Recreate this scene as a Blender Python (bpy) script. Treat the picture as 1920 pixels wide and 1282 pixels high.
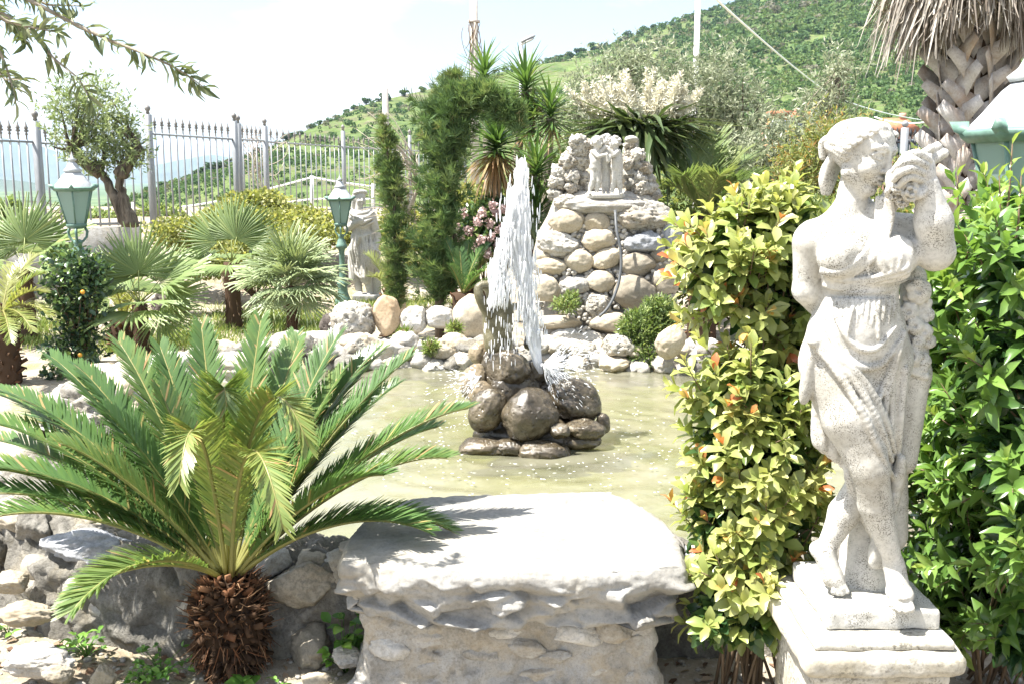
import bpy, math, random
import numpy as np
from mathutils import Vector, Matrix

random.seed(7); RNG = np.random.default_rng(7)
scene = bpy.context.scene
for _o in list(bpy.data.objects): bpy.data.objects.remove(_o)
COL = scene.collection

# ---------------------------------------------------------------- camera
PITCH = math.radians(9.45); FPX = 1867.0; CAMZ = 1.6
cam_d = bpy.data.cameras.new('camera'); cam = bpy.data.objects.new('camera', cam_d); COL.objects.link(cam)
cam_d.sensor_width = 36.0; cam_d.lens = 36.0 * FPX / 1920.0
cam_d.clip_start = 0.05; cam_d.clip_end = 20000
cam.location = (0, 0, CAMZ); cam.rotation_euler = (math.pi / 2 - PITCH, 0, 0)
scene.camera = cam

# ---------------------------------------------------------------- sky and sun
SUN_TO = Vector((-0.74, -0.17, 1.55)).normalized()
SUN_EL = math.asin(SUN_TO.z); SUN_AZ = math.atan2(SUN_TO.x, SUN_TO.y)
world = bpy.data.worlds.new('World'); scene.world = world; world.use_nodes = True
wn = world.node_tree; wn.nodes.clear()
w_out = wn.nodes.new('ShaderNodeOutputWorld'); w_bg = wn.nodes.new('ShaderNodeBackground')
w_sky = wn.nodes.new('ShaderNodeTexSky'); w_sky.sky_type = 'NISHITA'; w_sky.sun_disc = False
w_sky.sun_elevation = SUN_EL; w_sky.sun_rotation = SUN_AZ
w_sky.air_density = 1.0; w_sky.dust_density = 1.6; w_sky.ozone_density = 1.0
w_tc = wn.nodes.new('ShaderNodeTexCoord'); w_map = wn.nodes.new('ShaderNodeMapping')
w_map.inputs['Scale'].default_value = (1.0, 1.0, 2.6); w_map.inputs['Location'].default_value = (3.7, 1.5, 0.2)
w_nz = wn.nodes.new('ShaderNodeTexNoise'); w_nz.inputs['Scale'].default_value = 2.1
w_nz.inputs['Detail'].default_value = 7; w_nz.inputs['Roughness'].default_value = 0.52
w_rmp = wn.nodes.new('ShaderNodeValToRGB')
w_rmp.color_ramp.elements[0].position = 0.46; w_rmp.color_ramp.elements[0].color = (.10, .10, .10, 1); w_rmp.color_ramp.elements[1].position = 0.62
w_mix = wn.nodes.new('ShaderNodeMixRGB'); w_mix.inputs[2].default_value = (7.0, 7.15, 7.4, 1)
L = wn.links.new
L(w_tc.outputs['Generated'], w_map.inputs[0]); L(w_map.outputs[0], w_nz.inputs['Vector'])
L(w_nz.outputs['Fac'], w_rmp.inputs[0]); L(w_rmp.outputs[0], w_mix.inputs[0])
L(w_sky.outputs[0], w_mix.inputs[1]); L(w_mix.outputs[0], w_bg.inputs[0]); L(w_bg.outputs[0], w_out.inputs[0])
w_bg.inputs[1].default_value = 0.075
sun_d = bpy.data.lights.new('sun', 'SUN'); sun_d.energy = 4.7; sun_d.angle = math.radians(0.53)
sun_d.color = (1.0, 0.955, 0.88)
sun = bpy.data.objects.new('sun', sun_d); COL.objects.link(sun)
sun.location = (-20, -10, 40); sun.rotation_euler = SUN_TO.to_track_quat('Z', 'Y').to_euler()
scene.view_settings.view_transform = 'Standard'; scene.view_settings.look = 'None'
scene.view_settings.exposure = 1.88; scene.view_settings.gamma = 1.0
scene.view_settings.use_curve_mapping = False
cy = scene.cycles
cy.max_bounces = 6; cy.diffuse_bounces = 3; cy.glossy_bounces = 2; cy.transmission_bounces = 3
cy.transparent_max_bounces = 10; cy.volume_bounces = 0
cy.caustics_reflective = False; cy.caustics_refractive = False
cy.use_denoising = True; cy.sample_clamp_indirect = 6.0

# ---------------------------------------------------------------- maths helpers
CT, ST = math.cos(PITCH), math.sin(PITCH)
def W(px, py, Y):
    """world point at distance Y ahead for a place measured in the 1920x1282 photograph"""
    xc = (px - 960.0) / FPX; yc = -(py - 641.0) / FPX
    d = (xc, CT + yc * ST, -ST + yc * CT); t = Y / d[1]
    return np.array((d[0] * t, Y, CAMZ + d[2] * t))
def WZ(px, py, Z):
    xc = (px - 960.0) / FPX; yc = -(py - 641.0) / FPX
    d = (xc, CT + yc * ST, -ST + yc * CT); t = (Z - CAMZ) / d[2]
    return np.array((d[0] * t, d[1] * t, Z))
def PXS(Y): return Y / FPX * 1.02           # metres for one photograph pixel at distance Y
def unit(v):
    v = np.asarray(v, float); return v / (np.linalg.norm(v, axis=-1, keepdims=True) + 1e-12)
def frame(d, up=(0, 0, 1)):
    """3x3 with columns (side, forward=d, normal)"""
    d = unit(d); up = np.asarray(up, float)
    s = np.cross(d, up)
    if np.linalg.norm(s) < 1e-5: s = np.cross(d, (0.0, 1.0, 0.01))
    s = unit(s); n = np.cross(s, d)
    return np.stack([s, d, n], axis=1)
def smooth(a, b, x):
    t = np.clip((np.asarray(x, float) - a) / (b - a), 0, 1); return t * t * (3 - 2 * t)
def _hash(ix, iy, iz, seed):
    h = (ix.astype(np.int64) * 374761393 + iy.astype(np.int64) * 668265263 + iz.astype(np.int64) * 2147483647 + seed * 1274126177) & 0xFFFFFFFF
    h = ((h ^ (h >> 13)) * 1274126177) & 0xFFFFFFFF
    h = ((h ^ (h >> 16)) * 2246822519) & 0xFFFFFFFF
    return ((h ^ (h >> 15)) & 0xFFFFFF) / float(0xFFFFFF)
def vnoise(P, seed=0):
    P = np.asarray(P, float); i = np.floor(P).astype(np.int64); f = P - i; u = f * f * f * (f * (f * 6 - 15) + 10)
    x, y, z = i[..., 0], i[..., 1], i[..., 2]; ux, uy, uz = u[..., 0], u[..., 1], u[..., 2]
    def c(a, b, d): return _hash(x + a, y + b, z + d, seed)
    x00 = c(0,0,0)*(1-ux)+c(1,0,0)*ux; x10 = c(0,1,0)*(1-ux)+c(1,1,0)*ux
    x01 = c(0,0,1)*(1-ux)+c(1,0,1)*ux; x11 = c(0,1,1)*(1-ux)+c(1,1,1)*ux
    return ((x00*(1-uy)+x10*uy)*(1-uz)+(x01*(1-uy)+x11*uy)*uz)*2-1
def fbm(P, octv=4, seed=0, gain=0.5, lac=2.03):
    P = np.asarray(P, float); a = 1.0; s = np.zeros(P.shape[:-1]); n = 0
    for k in range(octv):
        s += a * vnoise(P + k * 17.3, seed + k); n += a; a *= gain; P = P * lac
    return s / n

# ---------------------------------------------------------------- mesh builder
class MB:
    def __init__(self): self.v = []; self.q = []; self.t = []; self.a = []; self.m = []; self.n = 0
    def add(self, V, F, tint=0.5):
        V = np.asarray(V, float).reshape(-1, 3); F = np.asarray(F, np.int64)
        if len(V) == 0: return self
        self.v.append(V)
        if F.ndim == 2 and len(F): (self.q if F.shape[1] == 4 else self.t).append(F + self.n)
        self.a.append(np.broadcast_to(np.asarray(tint, float), (len(V),)).copy()); self.n += len(V); return self
    def addqt(self, V, Q, T, tint=0.5):
        n0 = self.n; self.add(V, Q, tint)
        if len(T): self.t.append(np.asarray(T, np.int64) + n0)
        return self
    def tube(self, pts, rad, seg=8, tint=0.5, cap=True):
        pts = np.asarray(pts, float); n = len(pts); rad = np.broadcast_to(np.asarray(rad, float), (n,))
        tg = np.gradient(pts, axis=0) if n > 2 else np.repeat((pts[-1] - pts[0])[None], n, 0)
        tg = unit(tg); ref = np.array((0.0, 0.0, 1.0)) if abs(tg[0][2]) < 0.9 else np.array((0.0, 1.0, 0.0))
        ang = np.linspace(0, 2 * math.pi, seg, endpoint=False); V = []
        s = unit(np.cross(tg[0], ref))
        for i in range(n):
            s = unit(s - tg[i] * np.dot(s, tg[i])); b = np.cross(tg[i], s)
            V.append(pts[i] + rad[i] * (np.cos(ang)[:, None] * s + np.sin(ang)[:, None] * b))
        V = np.concatenate(V); F = []
        for i in range(n - 1):
            for k in range(seg):
                k2 = (k + 1) % seg; F.append((i*seg+k, i*seg+k2, (i+1)*seg+k2, (i+1)*seg+k))
        T = []
        if cap:
            V = np.concatenate([V, pts[:1], pts[-1:]]); c0 = n * seg; c1 = c0 + 1
            for k in range(seg):
                k2 = (k + 1) % seg; T.append((c0, k2, k)); T.append((c1, (n-1)*seg+k, (n-1)*seg+k2))
        return self.addqt(V, F, T, tint)
    def box(self, c, h, R=None, tint=0.5):
        s = np.array([(x, y, z) for z in (-1, 1) for y in (-1, 1) for x in (-1, 1)], float) * np.asarray(h, float)
        if R is not None: s = s @ np.asarray(R, float).T
        return self.add(s + np.asarray(c, float), [(0,2,3,1),(4,5,7,6),(0,1,5,4),(2,6,7,3),(0,4,6,2),(1,3,7,5)], tint)
    def lathe(self, prof, c=(0, 0, 0), seg=16, tint=0.5, squash=1.0):
        prof = np.asarray(prof, float); n = len(prof); a = np.linspace(0, 2*math.pi, seg, endpoint=False) + math.pi / seg
        V = np.stack([np.outer(prof[:, 0], np.cos(a)), np.outer(prof[:, 0], np.sin(a)) * squash, np.repeat(prof[:, 1:2], seg, 1)], -1).reshape(-1, 3) + np.asarray(c, float)
        F = [(i*seg+k, i*seg+(k+1)%seg, (i+1)*seg+(k+1)%seg, (i+1)*seg+k) for i in range(n-1) for k in range(seg)]
        return self.add(V, F, tint)
    def mesh(self, name, mat=None, shade=False, origin=(0, 0, 0)):
        V = np.concatenate(self.v) - np.asarray(origin, float) if self.v else np.zeros((0, 3))
        Q = np.concatenate(self.q) if self.q else np.zeros((0, 4), np.int64)
        T = np.concatenate(self.t) if self.t else np.zeros((0, 3), np.int64)
        me = bpy.data.meshes.new(name); me.vertices.add(len(V)); me.vertices.foreach_set('co', V.astype(np.float32).ravel())
        nl = len(Q) * 4 + len(T) * 3; me.loops.add(nl)
        me.loops.foreach_set('vertex_index', np.concatenate([Q.ravel(), T.ravel()]).astype(np.int32))
        me.polygons.add(len(Q) + len(T))
        st = np.concatenate([np.arange(len(Q)) * 4, len(Q) * 4 + np.arange(len(T)) * 3]).astype(np.int32)
        me.polygons.foreach_set('loop_start', st)
        at = me.attributes.new('tint', 'FLOAT', 'POINT'); at.data.foreach_set('value', np.concatenate(self.a).astype(np.float32))
        me.update(calc_edges=True); me.validate()
        if shade: me.polygons.foreach_set('use_smooth', np.ones(len(me.polygons), bool))
        if mat is not None: me.materials.append(mat)
        return me

ORG = {}
def link(o, parent=None, world_loc=None):
    COL.objects.link(o)
    if parent is not None: o.parent = parent
    return o
def thing(name, label, cat, loc=(0, 0, 0), group=None):
    o = bpy.data.objects.new(name, None); o.empty_display_size = 0.1; COL.objects.link(o)
    o.location = tuple(float(c) for c in loc); o['label'] = label; o['category'] = cat
    if group: o['group'] = group
    ORG[o] = np.array(loc, float); return o
def tag(o, label, cat, group=None, kind=None):
    o['label'] = label; o['category'] = cat
    if group: o['group'] = group
    if kind: o['kind'] = kind
    return o
def part(name, mb, mat, parent=None, shade=False, kind=None, origin=None):
    """link a builder (world coordinates) as one mesh object; a part sits in its parent's local space"""
    if parent is not None: org = ORG[parent]
    else: org = np.zeros(3) if origin is None else np.asarray(origin, float)
    me = mb.mesh(name, mat, shade, org); o = bpy.data.objects.new(name, me); COL.objects.link(o)
    if parent is not None: o.parent = parent
    else: o.location = tuple(org)
    ORG[o] = org
    if kind: o['kind'] = kind
    return o
def single(name, mb, mat, label, cat, loc=(0, 0, 0), group=None, shade=False, kind=None):
    o = part(name, mb, mat, None, shade, kind, origin=loc); tag(o, label, cat, group); return o
def structure(name, mb, mat, shade=False):
    o = part(name, mb, mat, None, shade); o['kind'] = 'structure'; return o
def piece(name, me, M, parent):
    """a piece that shares mesh data: M is its 4x4 world placement"""
    o = bpy.data.objects.new(name, me); COL.objects.link(o); M = Matrix([list(r) for r in M])
    o.parent = parent; T = Matrix.Translation(-Vector(ORG[parent])); o.matrix_basis = T @ M
    ORG[o] = ORG[parent]; return o
def mat4(R, t, s=1.0):
    M = np.eye(4); M[:3, :3] = np.asarray(R) * np.asarray(s); M[:3, 3] = t; return M
def rotz(a): c, s = math.cos(a), math.sin(a); return np.array(((c,-s,0),(s,c,0),(0,0,1.0)))
def rotx(a): c, s = math.cos(a), math.sin(a); return np.array(((1.0,0,0),(0,c,-s),(0,s,c)))
def roty(a): c, s = math.cos(a), math.sin(a); return np.array(((c,0,s),(0,1.0,0),(-s,0,c)))
def rrot(rng=RNG):
    q = rng.normal(size=4); q /= np.linalg.norm(q); w, x, y, z = q
    return np.array(((1-2*(y*y+z*z),2*(x*y-z*w),2*(x*z+y*w)),(2*(x*y+z*w),1-2*(x*x+z*z),2*(y*z-x*w)),(2*(x*z-y*w),2*(y*z+x*w),1-2*(x*x+y*y))))
def bez(p0, p1, p2, n):
    t = np.linspace(0, 1, n)[:, None]; p0, p1, p2 = (np.asarray(p, float) for p in (p0, p1, p2))
    return (1-t)**2*p0 + 2*(1-t)*t*p1 + t*t*p2
def bez3(p0, p1, p2, p3, n):
    t = np.linspace(0, 1, n)[:, None]; p0, p1, p2, p3 = (np.asarray(p, float) for p in (p0, p1, p2, p3))
    return (1-t)**3*p0 + 3*(1-t)**2*t*p1 + 3*(1-t)*t*t*p2 + t**3*p3
def bake(mb, TV, TF, Rs, Ps, Ss, tint):
    """copies of a template (TV,TF) with N rotations, places and scales"""
    Rs = np.asarray(Rs, float); Ps = np.asarray(Ps, float); N = len(Ps)
    if N == 0: return mb
    Ss = np.broadcast_to(np.asarray(Ss, float), (N,)) if np.ndim(Ss) < 2 else np.asarray(Ss, float)
    tv = TV[None] * (Ss[:, None, None] if Ss.ndim == 1 else Ss[:, None, :])
    V = np.einsum('nij,nkj->nki', Rs, tv) + Ps[:, None]
    F = TF[None] + (np.arange(N) * len(TV))[:, None, None]
    tn = np.repeat(np.broadcast_to(np.asarray(tint, float), (N,)), len(TV))
    return mb.add(V.reshape(-1, 3), F.reshape(-1, TF.shape[1]), tn)
def frames(D, U):
    """N frames: columns side, forward D, normal close to U"""
    D = unit(D); s = np.cross(D, U); bad = np.linalg.norm(s, axis=1) < 1e-4
    s[bad] = np.cross(D[bad], np.array((0.3, 0.9, 0.1))); s = unit(s); n = np.cross(s, D)
    return np.stack([s, D, n], axis=2)
def ico(sub):
    t = (1 + 5 ** 0.5) / 2
    V = [(-1,t,0),(1,t,0),(-1,-t,0),(1,-t,0),(0,-1,t),(0,1,t),(0,-1,-t),(0,1,-t),(t,0,-1),(t,0,1),(-t,0,-1),(-t,0,1)]
    F = [(0,11,5),(0,5,1),(0,1,7),(0,7,10),(0,10,11),(1,5,9),(5,11,4),(11,10,2),(10,7,6),(7,1,8),(3,9,4),(3,4,2),(3,2,6),(3,6,8),(3,8,9),(4,9,5),(2,4,11),(6,2,10),(8,6,7),(9,8,1)]
    V = [unit(v) for v in V]
    for _ in range(sub):
        c = {}; G = []
        def mid(a, b):
            k = (min(a, b), max(a, b))
            if k not in c: c[k] = len(V); V.append(unit((V[a] + V[b]) / 2))
            return c[k]
        for a, b, d in F:
            x, y, z = mid(a, b), mid(b, d), mid(d, a); G += [(a,x,z),(b,y,x),(d,z,y),(x,y,z)]
        F = G
    return np.array(V), np.array(F)
ICO = {k: ico(k) for k in (0, 1, 2, 3, 4)}
def rock(seed, r=(1, 1, 1), sub=3, lump=0.18, fine=0.05, cuts=0, pits=0, freq=1.3):
    """a stone: a ball lumped by noise, optionally cut by flat facets or pitted like tufa"""
    V, F = ICO[sub]; V = V.copy(); rg = np.random.default_rng(seed); o = rg.uniform(-50, 50, 3)
    rad = 1 + lump * fbm(V * freq + o, 3, seed)
    for _ in range(cuts):
        n = unit(rg.normal(size=3)); d = rg.uniform(0.62, 0.9); dt = V @ n
        rad = np.where(dt > 0.05, np.minimum(rad, d / np.maximum(dt, 0.05)), rad)
    rad = rad + fine * fbm(V * 5.0 + o, 3, seed + 9)
    if pits: rad = rad - pits * smooth(0.18, 0.55, fbm(V * 4.2 + o, 2, seed + 31))
    return V * rad[:, None] * np.asarray(r, float), F
def rock_px(mb, px, py, Y, rx, ry, seed, depth=0.8, tilt=0.0, **kw):
    s = PXS(Y); V, F = rock(seed, (rx * s, min(rx, ry) * s * depth if rx < ry else (rx * .5 + ry * .5) * s * depth, ry * s), **kw)
    V = V @ roty(tilt).T + W(px, py, Y); mb.add(V, F, np.random.default_rng(seed).random())
    return mb
# ---------------------------------------------------------------- materials
class NT:
    def __init__(self, name):
        self.m = bpy.data.materials.new(name); self.m.use_nodes = True; self.t = self.m.node_tree; self.t.nodes.clear()
        self.out = self.t.nodes.new('ShaderNodeOutputMaterial')
    def n(self, typ, **kw):
        nd = self.t.nodes.new(typ)
        for k, v in kw.items():
            if hasattr(nd, k): setattr(nd, k, v)
        return nd
    def l(self, a, b): self.t.links.new(a, b)
    def noise(self, vec, scale, detail=4, rough=0.55, dist=0.0):
        nd = self.n('ShaderNodeTexNoise'); nd.inputs['Scale'].default_value = scale; nd.inputs['Detail'].default_value = detail
        nd.inputs['Roughness'].default_value = rough; nd.inputs['Distortion'].default_value = dist
        if vec is not None: self.l(vec, nd.inputs['Vector'])
        return nd.outputs['Fac']
    def ramp(self, fac, stops, interp='LINEAR'):
        nd = self.n('ShaderNodeValToRGB'); cr = nd.color_ramp; cr.interpolation = interp
        while len(cr.elements) < len(stops): cr.elements.new(0.5)
        for e, (p, c) in zip(cr.elements, stops):
            e.position = p; e.color = (c, c, c, 1) if np.isscalar(c) else (*c, 1)
        self.l(fac, nd.inputs[0]); return nd.outputs[0]
    def mix(self, fac, a, b, typ='MIX'):
        nd = self.n('ShaderNodeMixRGB'); nd.blend_type = typ
        for i, x in ((0, fac), (1, a), (2, b)):
            if hasattr(x, 'links'): self.l(x, nd.inputs[i])
            elif i == 0: nd.inputs[0].default_value = x
            else: nd.inputs[i].default_value = (*x, 1)
        return nd.outputs[0]
    def math(self, op, a, b=0.0):
        nd = self.n('ShaderNodeMath'); nd.operation = op
        for i, x in ((0, a), (1, b)):
            if hasattr(x, 'links'): self.l(x, nd.inputs[i])
            else: nd.inputs[i].default_value = x
        return nd.outputs[0]
    def bump(self, h, strength=0.4, dist=0.01, normal=None):
        nd = self.n('ShaderNodeBump'); nd.inputs['Strength'].default_value = strength; nd.inputs['Distance'].default_value = dist
        self.l(h, nd.inputs['Height'])
        if normal is not None: self.l(normal, nd.inputs['Normal'])
        return nd.outputs[0]
    def bsdf(self, color, rough=0.8, spec=0.3, normal=None, metal=0.0):
        p = self.n('ShaderNodeBsdfPrincipled')
        if hasattr(color, 'links'): self.l(color, p.inputs['Base Color'])
        else: p.inputs['Base Color'].default_value = (*color, 1)
        if hasattr(rough, 'links'): self.l(rough, p.inputs['Roughness'])
        else: p.inputs['Roughness'].default_value = rough
        p.inputs['Specular IOR Level'].default_value = spec; p.inputs['Metallic'].default_value = metal
        if normal is not None: self.l(normal, p.inputs['Normal'])
        return p
    def done(self, sh): self.l(sh, self.out.inputs['Surface']); return self.m
    def coords(self):
        tc = self.n('ShaderNodeTexCoord'); oi = self.n('ShaderNodeObjectInfo'); va = self.n('ShaderNodeVectorMath'); va.operation = 'ADD'
        mu = self.math('MULTIPLY', oi.outputs['Random'], 40.0); self.l(tc.outputs['Object'], va.inputs[0]); self.l(mu, va.inputs[1])
        return va.outputs[0], oi.outputs['Random']
    def tint(self):
        a = self.n('ShaderNodeAttribute'); a.attribute_name = 'tint'; return a.outputs['Fac']

def stone(name, c_dark, c_mid, c_light, scale=6.0, bump=0.5, bdist=0.01, rough=0.9, speck=0.0, speck_col=(0.05, 0.05, 0.045), speck_scale=60.0, spec=0.2, var=0.25, stain=None, stain_amt=0.0, pit=0.0, pit_scale=30.0, grain=0.72):
    N = NT(name); v, rnd = N.coords()
    f = N.noise(v, scale, 8, 0.68, 0.4); col = N.ramp(f, [(0.3, c_dark), (0.5, c_mid), (0.7, c_light)])
    gr_ = N.ramp(N.noise(v, scale * 14, 5, 0.75), [(0.32, grain), (0.5, 1.0), (0.72, 1.12)]); col = N.mix(1.0, col, gr_, 'MULTIPLY')
    rv = N.ramp(rnd, [(0.0, 1 - var), (1.0, 1 + var * 0.4)]); col = N.mix(1.0, col, rv, 'MULTIPLY')
    if stain is not None:
        sf = N.ramp(N.noise(v, scale * 0.45, 5, 0.65, 0.8), [(0.5, 0.0), (0.66, stain_amt)]); col = N.mix(sf, col, stain)
    if speck > 0:
        big = N.ramp(N.noise(v, speck_scale * 0.05, 5, 0.65), [(0.42, 0.04), (0.58, 1.0)])
        sm = N.ramp(N.noise(v, speck_scale, 3, 0.7), [(0.50, 0.0), (0.60, 1.0)])
        col = N.mix(N.math('MULTIPLY', N.math('MULTIPLY', big, sm), speck), col, speck_col)
    h = N.noise(v, scale * 5, 8, 0.65)
    nm = N.bump(h, bump, bdist, N.bump(N.noise(v, scale * 22, 4, 0.7), bump * .8, bdist * .35))
    if pit > 0:
        vo = N.n('ShaderNodeTexVoronoi'); vo.inputs['Scale'].default_value = pit_scale; N.l(v, vo.inputs['Vector'])
        ph = N.ramp(vo.outputs['Distance'], [(0.0, 0.0), (0.35, 1.0)])
        gate = N.ramp(N.noise(v, pit_scale * 0.25, 2), [(0.45, 1.0), (0.55, 0.0)])
        ph = N.math('MAXIMUM', ph, gate); nm = N.bump(ph, pit, bdist * 2, nm)
    return N.done(N.bsdf(col, rough, spec, nm).outputs[0])

def leafmat(name, stops, trans=0.35, rough=0.45, spec=0.4, hue_noise=0.0, trans_gain=1.6, warm=0.62):
    N = NT(name); t = N.tint(); col = N.ramp(t, stops)
    if hue_noise:
        v, rnd = N.coords(); nz = N.ramp(N.noise(v, 3.0, 2), [(0.3, 1 - hue_noise), (0.7, 1 + hue_noise * 0.6)]); col = N.mix(1.0, col, nz, 'MULTIPLY')
    p = N.bsdf(col, rough, spec); tr = N.n('ShaderNodeBsdfTranslucent')
    tc = N.mix(1.0, col, (trans_gain * 1.0, trans_gain, trans_gain * warm), 'MULTIPLY'); N.l(tc, tr.inputs['Color'])
    ms = N.n('ShaderNodeMixShader'); ms.inputs[0].default_value = trans; N.l(p.outputs[0], ms.inputs[1]); N.l(tr.outputs[0], ms.inputs[2])
    return N.done(ms.outputs[0])

def plain(name, col, rough=0.6, spec=0.4, metal=0.0, bump=0.0, scale=20.0, var=0.12):
    N = NT(name); v, rnd = N.coords()
    f = N.noise(v, scale, 5, 0.6); c = N.mix(1.0, col, N.ramp(f, [(0.3, 1 - var), (0.7, 1 + var)]), 'MULTIPLY')
    nm = N.bump(N.noise(v, scale * 3, 5), bump, 0.004) if bump else None
    return N.done(N.bsdf(c, rough, spec, nm, metal).outputs[0])

M = {}
# stone kinds
M['marble'] = stone('weathered_marble', (0.36, 0.35, 0.315), (0.47, 0.46, 0.425), (0.56, 0.55, 0.52), 7, 0.45, 0.0025, 0.85, 0.85, (0.075, 0.068, 0.05), 300, var=0.05, stain=(0.24, 0.215, 0.16), stain_amt=0.42, grain=.78)
M['marble_far'] = stone('pale_cast_stone', (0.40, 0.385, 0.35), (0.50, 0.485, 0.45), (0.55, 0.53, 0.50), 6, 0.3, 0.003, 0.85, 0.4, (0.10, 0.09, 0.075), 90, var=0.05)
M['pedestal'] = stone('pedestal_stone', (0.30, 0.28, 0.23), (0.45, 0.43, 0.38), (0.55, 0.53, 0.48), 6, 0.5, 0.004, 0.9, 0.75, (0.10, 0.09, 0.07), 90, var=0.05, stain=(0.30, 0.25, 0.15), stain_amt=0.5)
M['slab'] = stone('slab_stone', (0.19, 0.18, 0.165), (0.265, 0.26, 0.245), (0.34, 0.335, 0.32), 5, 0.6, 0.006, 0.92, 0.25, (0.2, 0.18, 0.14), 70, var=0.03, stain=(0.40, 0.345, 0.25), stain_amt=0.4)
M['rubble'] = stone('pale_rubble', (0.33, 0.30, 0.25), (0.45, 0.43, 0.39), (0.55, 0.54, 0.52), 9, 0.9, 0.008, 0.95, 0.35, (0.15, 0.13, 0.10), 60, stain=(0.42, 0.33, 0.20), stain_amt=0.45)
M['mortar'] = stone('grey_mortar', (0.12, 0.112, 0.098), (0.20, 0.19, 0.168), (0.33, 0.315, 0.285), 9, 1.0, 0.01, 0.95, 0.5, (0.08, 0.075, 0.06), 50, stain=(0.26, 0.22, 0.14), stain_amt=0.4)
M['smooth_tan'] = stone('smooth_tan_boulder', (0.36, 0.305, 0.22), (0.42, 0.365, 0.275), (0.48, 0.43, 0.34), 5, 0.35, 0.004, 0.85, 0.3, (0.15, 0.13, 0.1), 90)
M['orange_tan'] = stone('orange_tan_boulder', (0.40, 0.28, 0.17), (0.44, 0.34, 0.23), (0.48, 0.40, 0.30), 4, 0.3, 0.004, 0.85, 0.15, var=0.02)
M['grey_blue'] = stone('blue_grey_boulder', (0.20, 0.21, 0.23), (0.30, 0.31, 0.33), (0.42, 0.43, 0.45), 8, 0.8, 0.008, 0.9, 0.4, (0.1, 0.1, 0.1), 60)
M['brown_grey'] = stone('brown_grey_boulder', (0.24, 0.205, 0.155), (0.31, 0.275, 0.215), (0.38, 0.345, 0.285), 7, 0.4, 0.004, 0.85, 0.4, (0.12, 0.1, 0.08), 80)
M['tufa'] = stone('pitted_tufa', (0.32, 0.29, 0.24), (0.44, 0.42, 0.37), (0.52, 0.50, 0.46), 9, 0.8, 0.01, 0.95, 0.4, (0.12, 0.1, 0.075), 55, pit=0.9, pit_scale=38, stain=(0.45, 0.33, 0.2), stain_amt=0.35)
M['lava'] = stone('dark_lava', (0.05, 0.04, 0.035), (0.10, 0.085, 0.075), (0.19, 0.165, 0.145), 10, 1.0, 0.012, 0.95, 0.2, pit=0.9, pit_scale=30)
M['wet'] = stone('wet_boulder', (0.03, 0.024, 0.016), (0.075, 0.06, 0.038), (0.20, 0.165, 0.115), 7, 0.7, 0.008, 0.16, 0.5, (0.02, 0.016, 0.01), 60, spec=0.6, pit=0.5, pit_scale=40)
M['wet_pale'] = stone('wet_pale_boulder', (0.16, 0.125, 0.075), (0.25, 0.20, 0.13), (0.34, 0.29, 0.21), 6, 0.6, 0.005, 0.3, 0.4, (0.06, 0.05, 0.03), 60, spec=0.5)
M['mossy'] = stone('mossy_vessel', (0.07, 0.065, 0.035), (0.14, 0.125, 0.07), (0.27, 0.25, 0.17), 12, 0.8, 0.005, 0.35, 0.4, (0.03, 0.03, 0.02), 70, spec=0.5)
M['pebble'] = stone('pebble_stone', (0.34, 0.30, 0.24), (0.44, 0.41, 0.36), (0.53, 0.51, 0.47), 14, 0.2, 0.002, 0.8, 0.1, var=0.45)
# metals, wood
M['lamp_green'] = plain('lamp_green_paint', (0.105, 0.185, 0.15), 0.5, 0.4, 0, 0.1, 30, 0.25)
M['lamp_pale'] = plain('lamp_faded_roof', (0.36, 0.38, 0.39), 0.55, 0.4, 0, 0.1, 30, 0.15)
M['lamp_black'] = plain('lamp_dark_paint', (0.05, 0.055, 0.055), 0.5, 0.4)
M['fence'] = plain('galvanised_fence', (0.27, 0.285, 0.30), 0.5, 0.5, 0.3, 0, 20, 0.1)
M['fence_dark'] = plain('rusty_spear_iron', (0.20, 0.19, 0.18), 0.6, 0.4, 0.2, 0, 20, 0.2)
M['black_iron'] = plain('black_iron', (0.03, 0.03, 0.035), 0.5)
M['white_paint'] = plain('white_paint', (0.75, 0.76, 0.76), 0.5)
M['concrete'] = plain('pole_concrete', (0.42, 0.39, 0.35), 0.85, 0.2, 0, 0.3, 12, 0.15)
M['grey_wood'] = plain('grey_wood', (0.36, 0.33, 0.30), 0.85, 0.2, 0, 0.3, 15, 0.2)
M['hose'] = plain('black_hose', (0.09, 0.095, 0.10), 0.45)
M['galv_bright'] = plain('galvanised_pole', (0.55, 0.57, 0.58), 0.5, 0.5, 0.1)
_N = NT('lamp_glass'); _p = _N.bsdf((0.34, 0.46, 0.42), 0.25, 0.5); _tr = _N.n('ShaderNodeBsdfTranslucent'); _tr.inputs['Color'].default_value = (0.42, 0.56, 0.51, 1)
_tp = _N.n('ShaderNodeBsdfTransparent'); _tp.inputs['Color'].default_value = (0.8, 0.92, 0.88, 1)
_m1 = _N.n('ShaderNodeMixShader'); _m1.inputs[0].default_value = 0.45; _N.l(_p.outputs[0], _m1.inputs[1]); _N.l(_tr.outputs[0], _m1.inputs[2])
_m2 = _N.n('ShaderNodeMixShader'); _m2.inputs[0].default_value = 0.12; _N.l(_m1.outputs[0], _m2.inputs[1]); _N.l(_tp.outputs[0], _m2.inputs[2])
M['lamp_glass'] = _N.done(_m2.outputs[0])
def barkmat(name, a, b, scale=18, bump=0.9):
    N = NT(name); v, rnd = N.coords(); mp = N.n('ShaderNodeMapping'); mp.inputs['Scale'].default_value = (1, 1, 0.25); N.l(v, mp.inputs[0])
    f = N.noise(mp.outputs[0], scale, 6, 0.65, 0.6); c = N.ramp(f, [(0.35, a), (0.65, b)])
    return N.done(N.bsdf(c, 0.95, 0.1, N.bump(f, bump, 0.02)).outputs[0])
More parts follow.
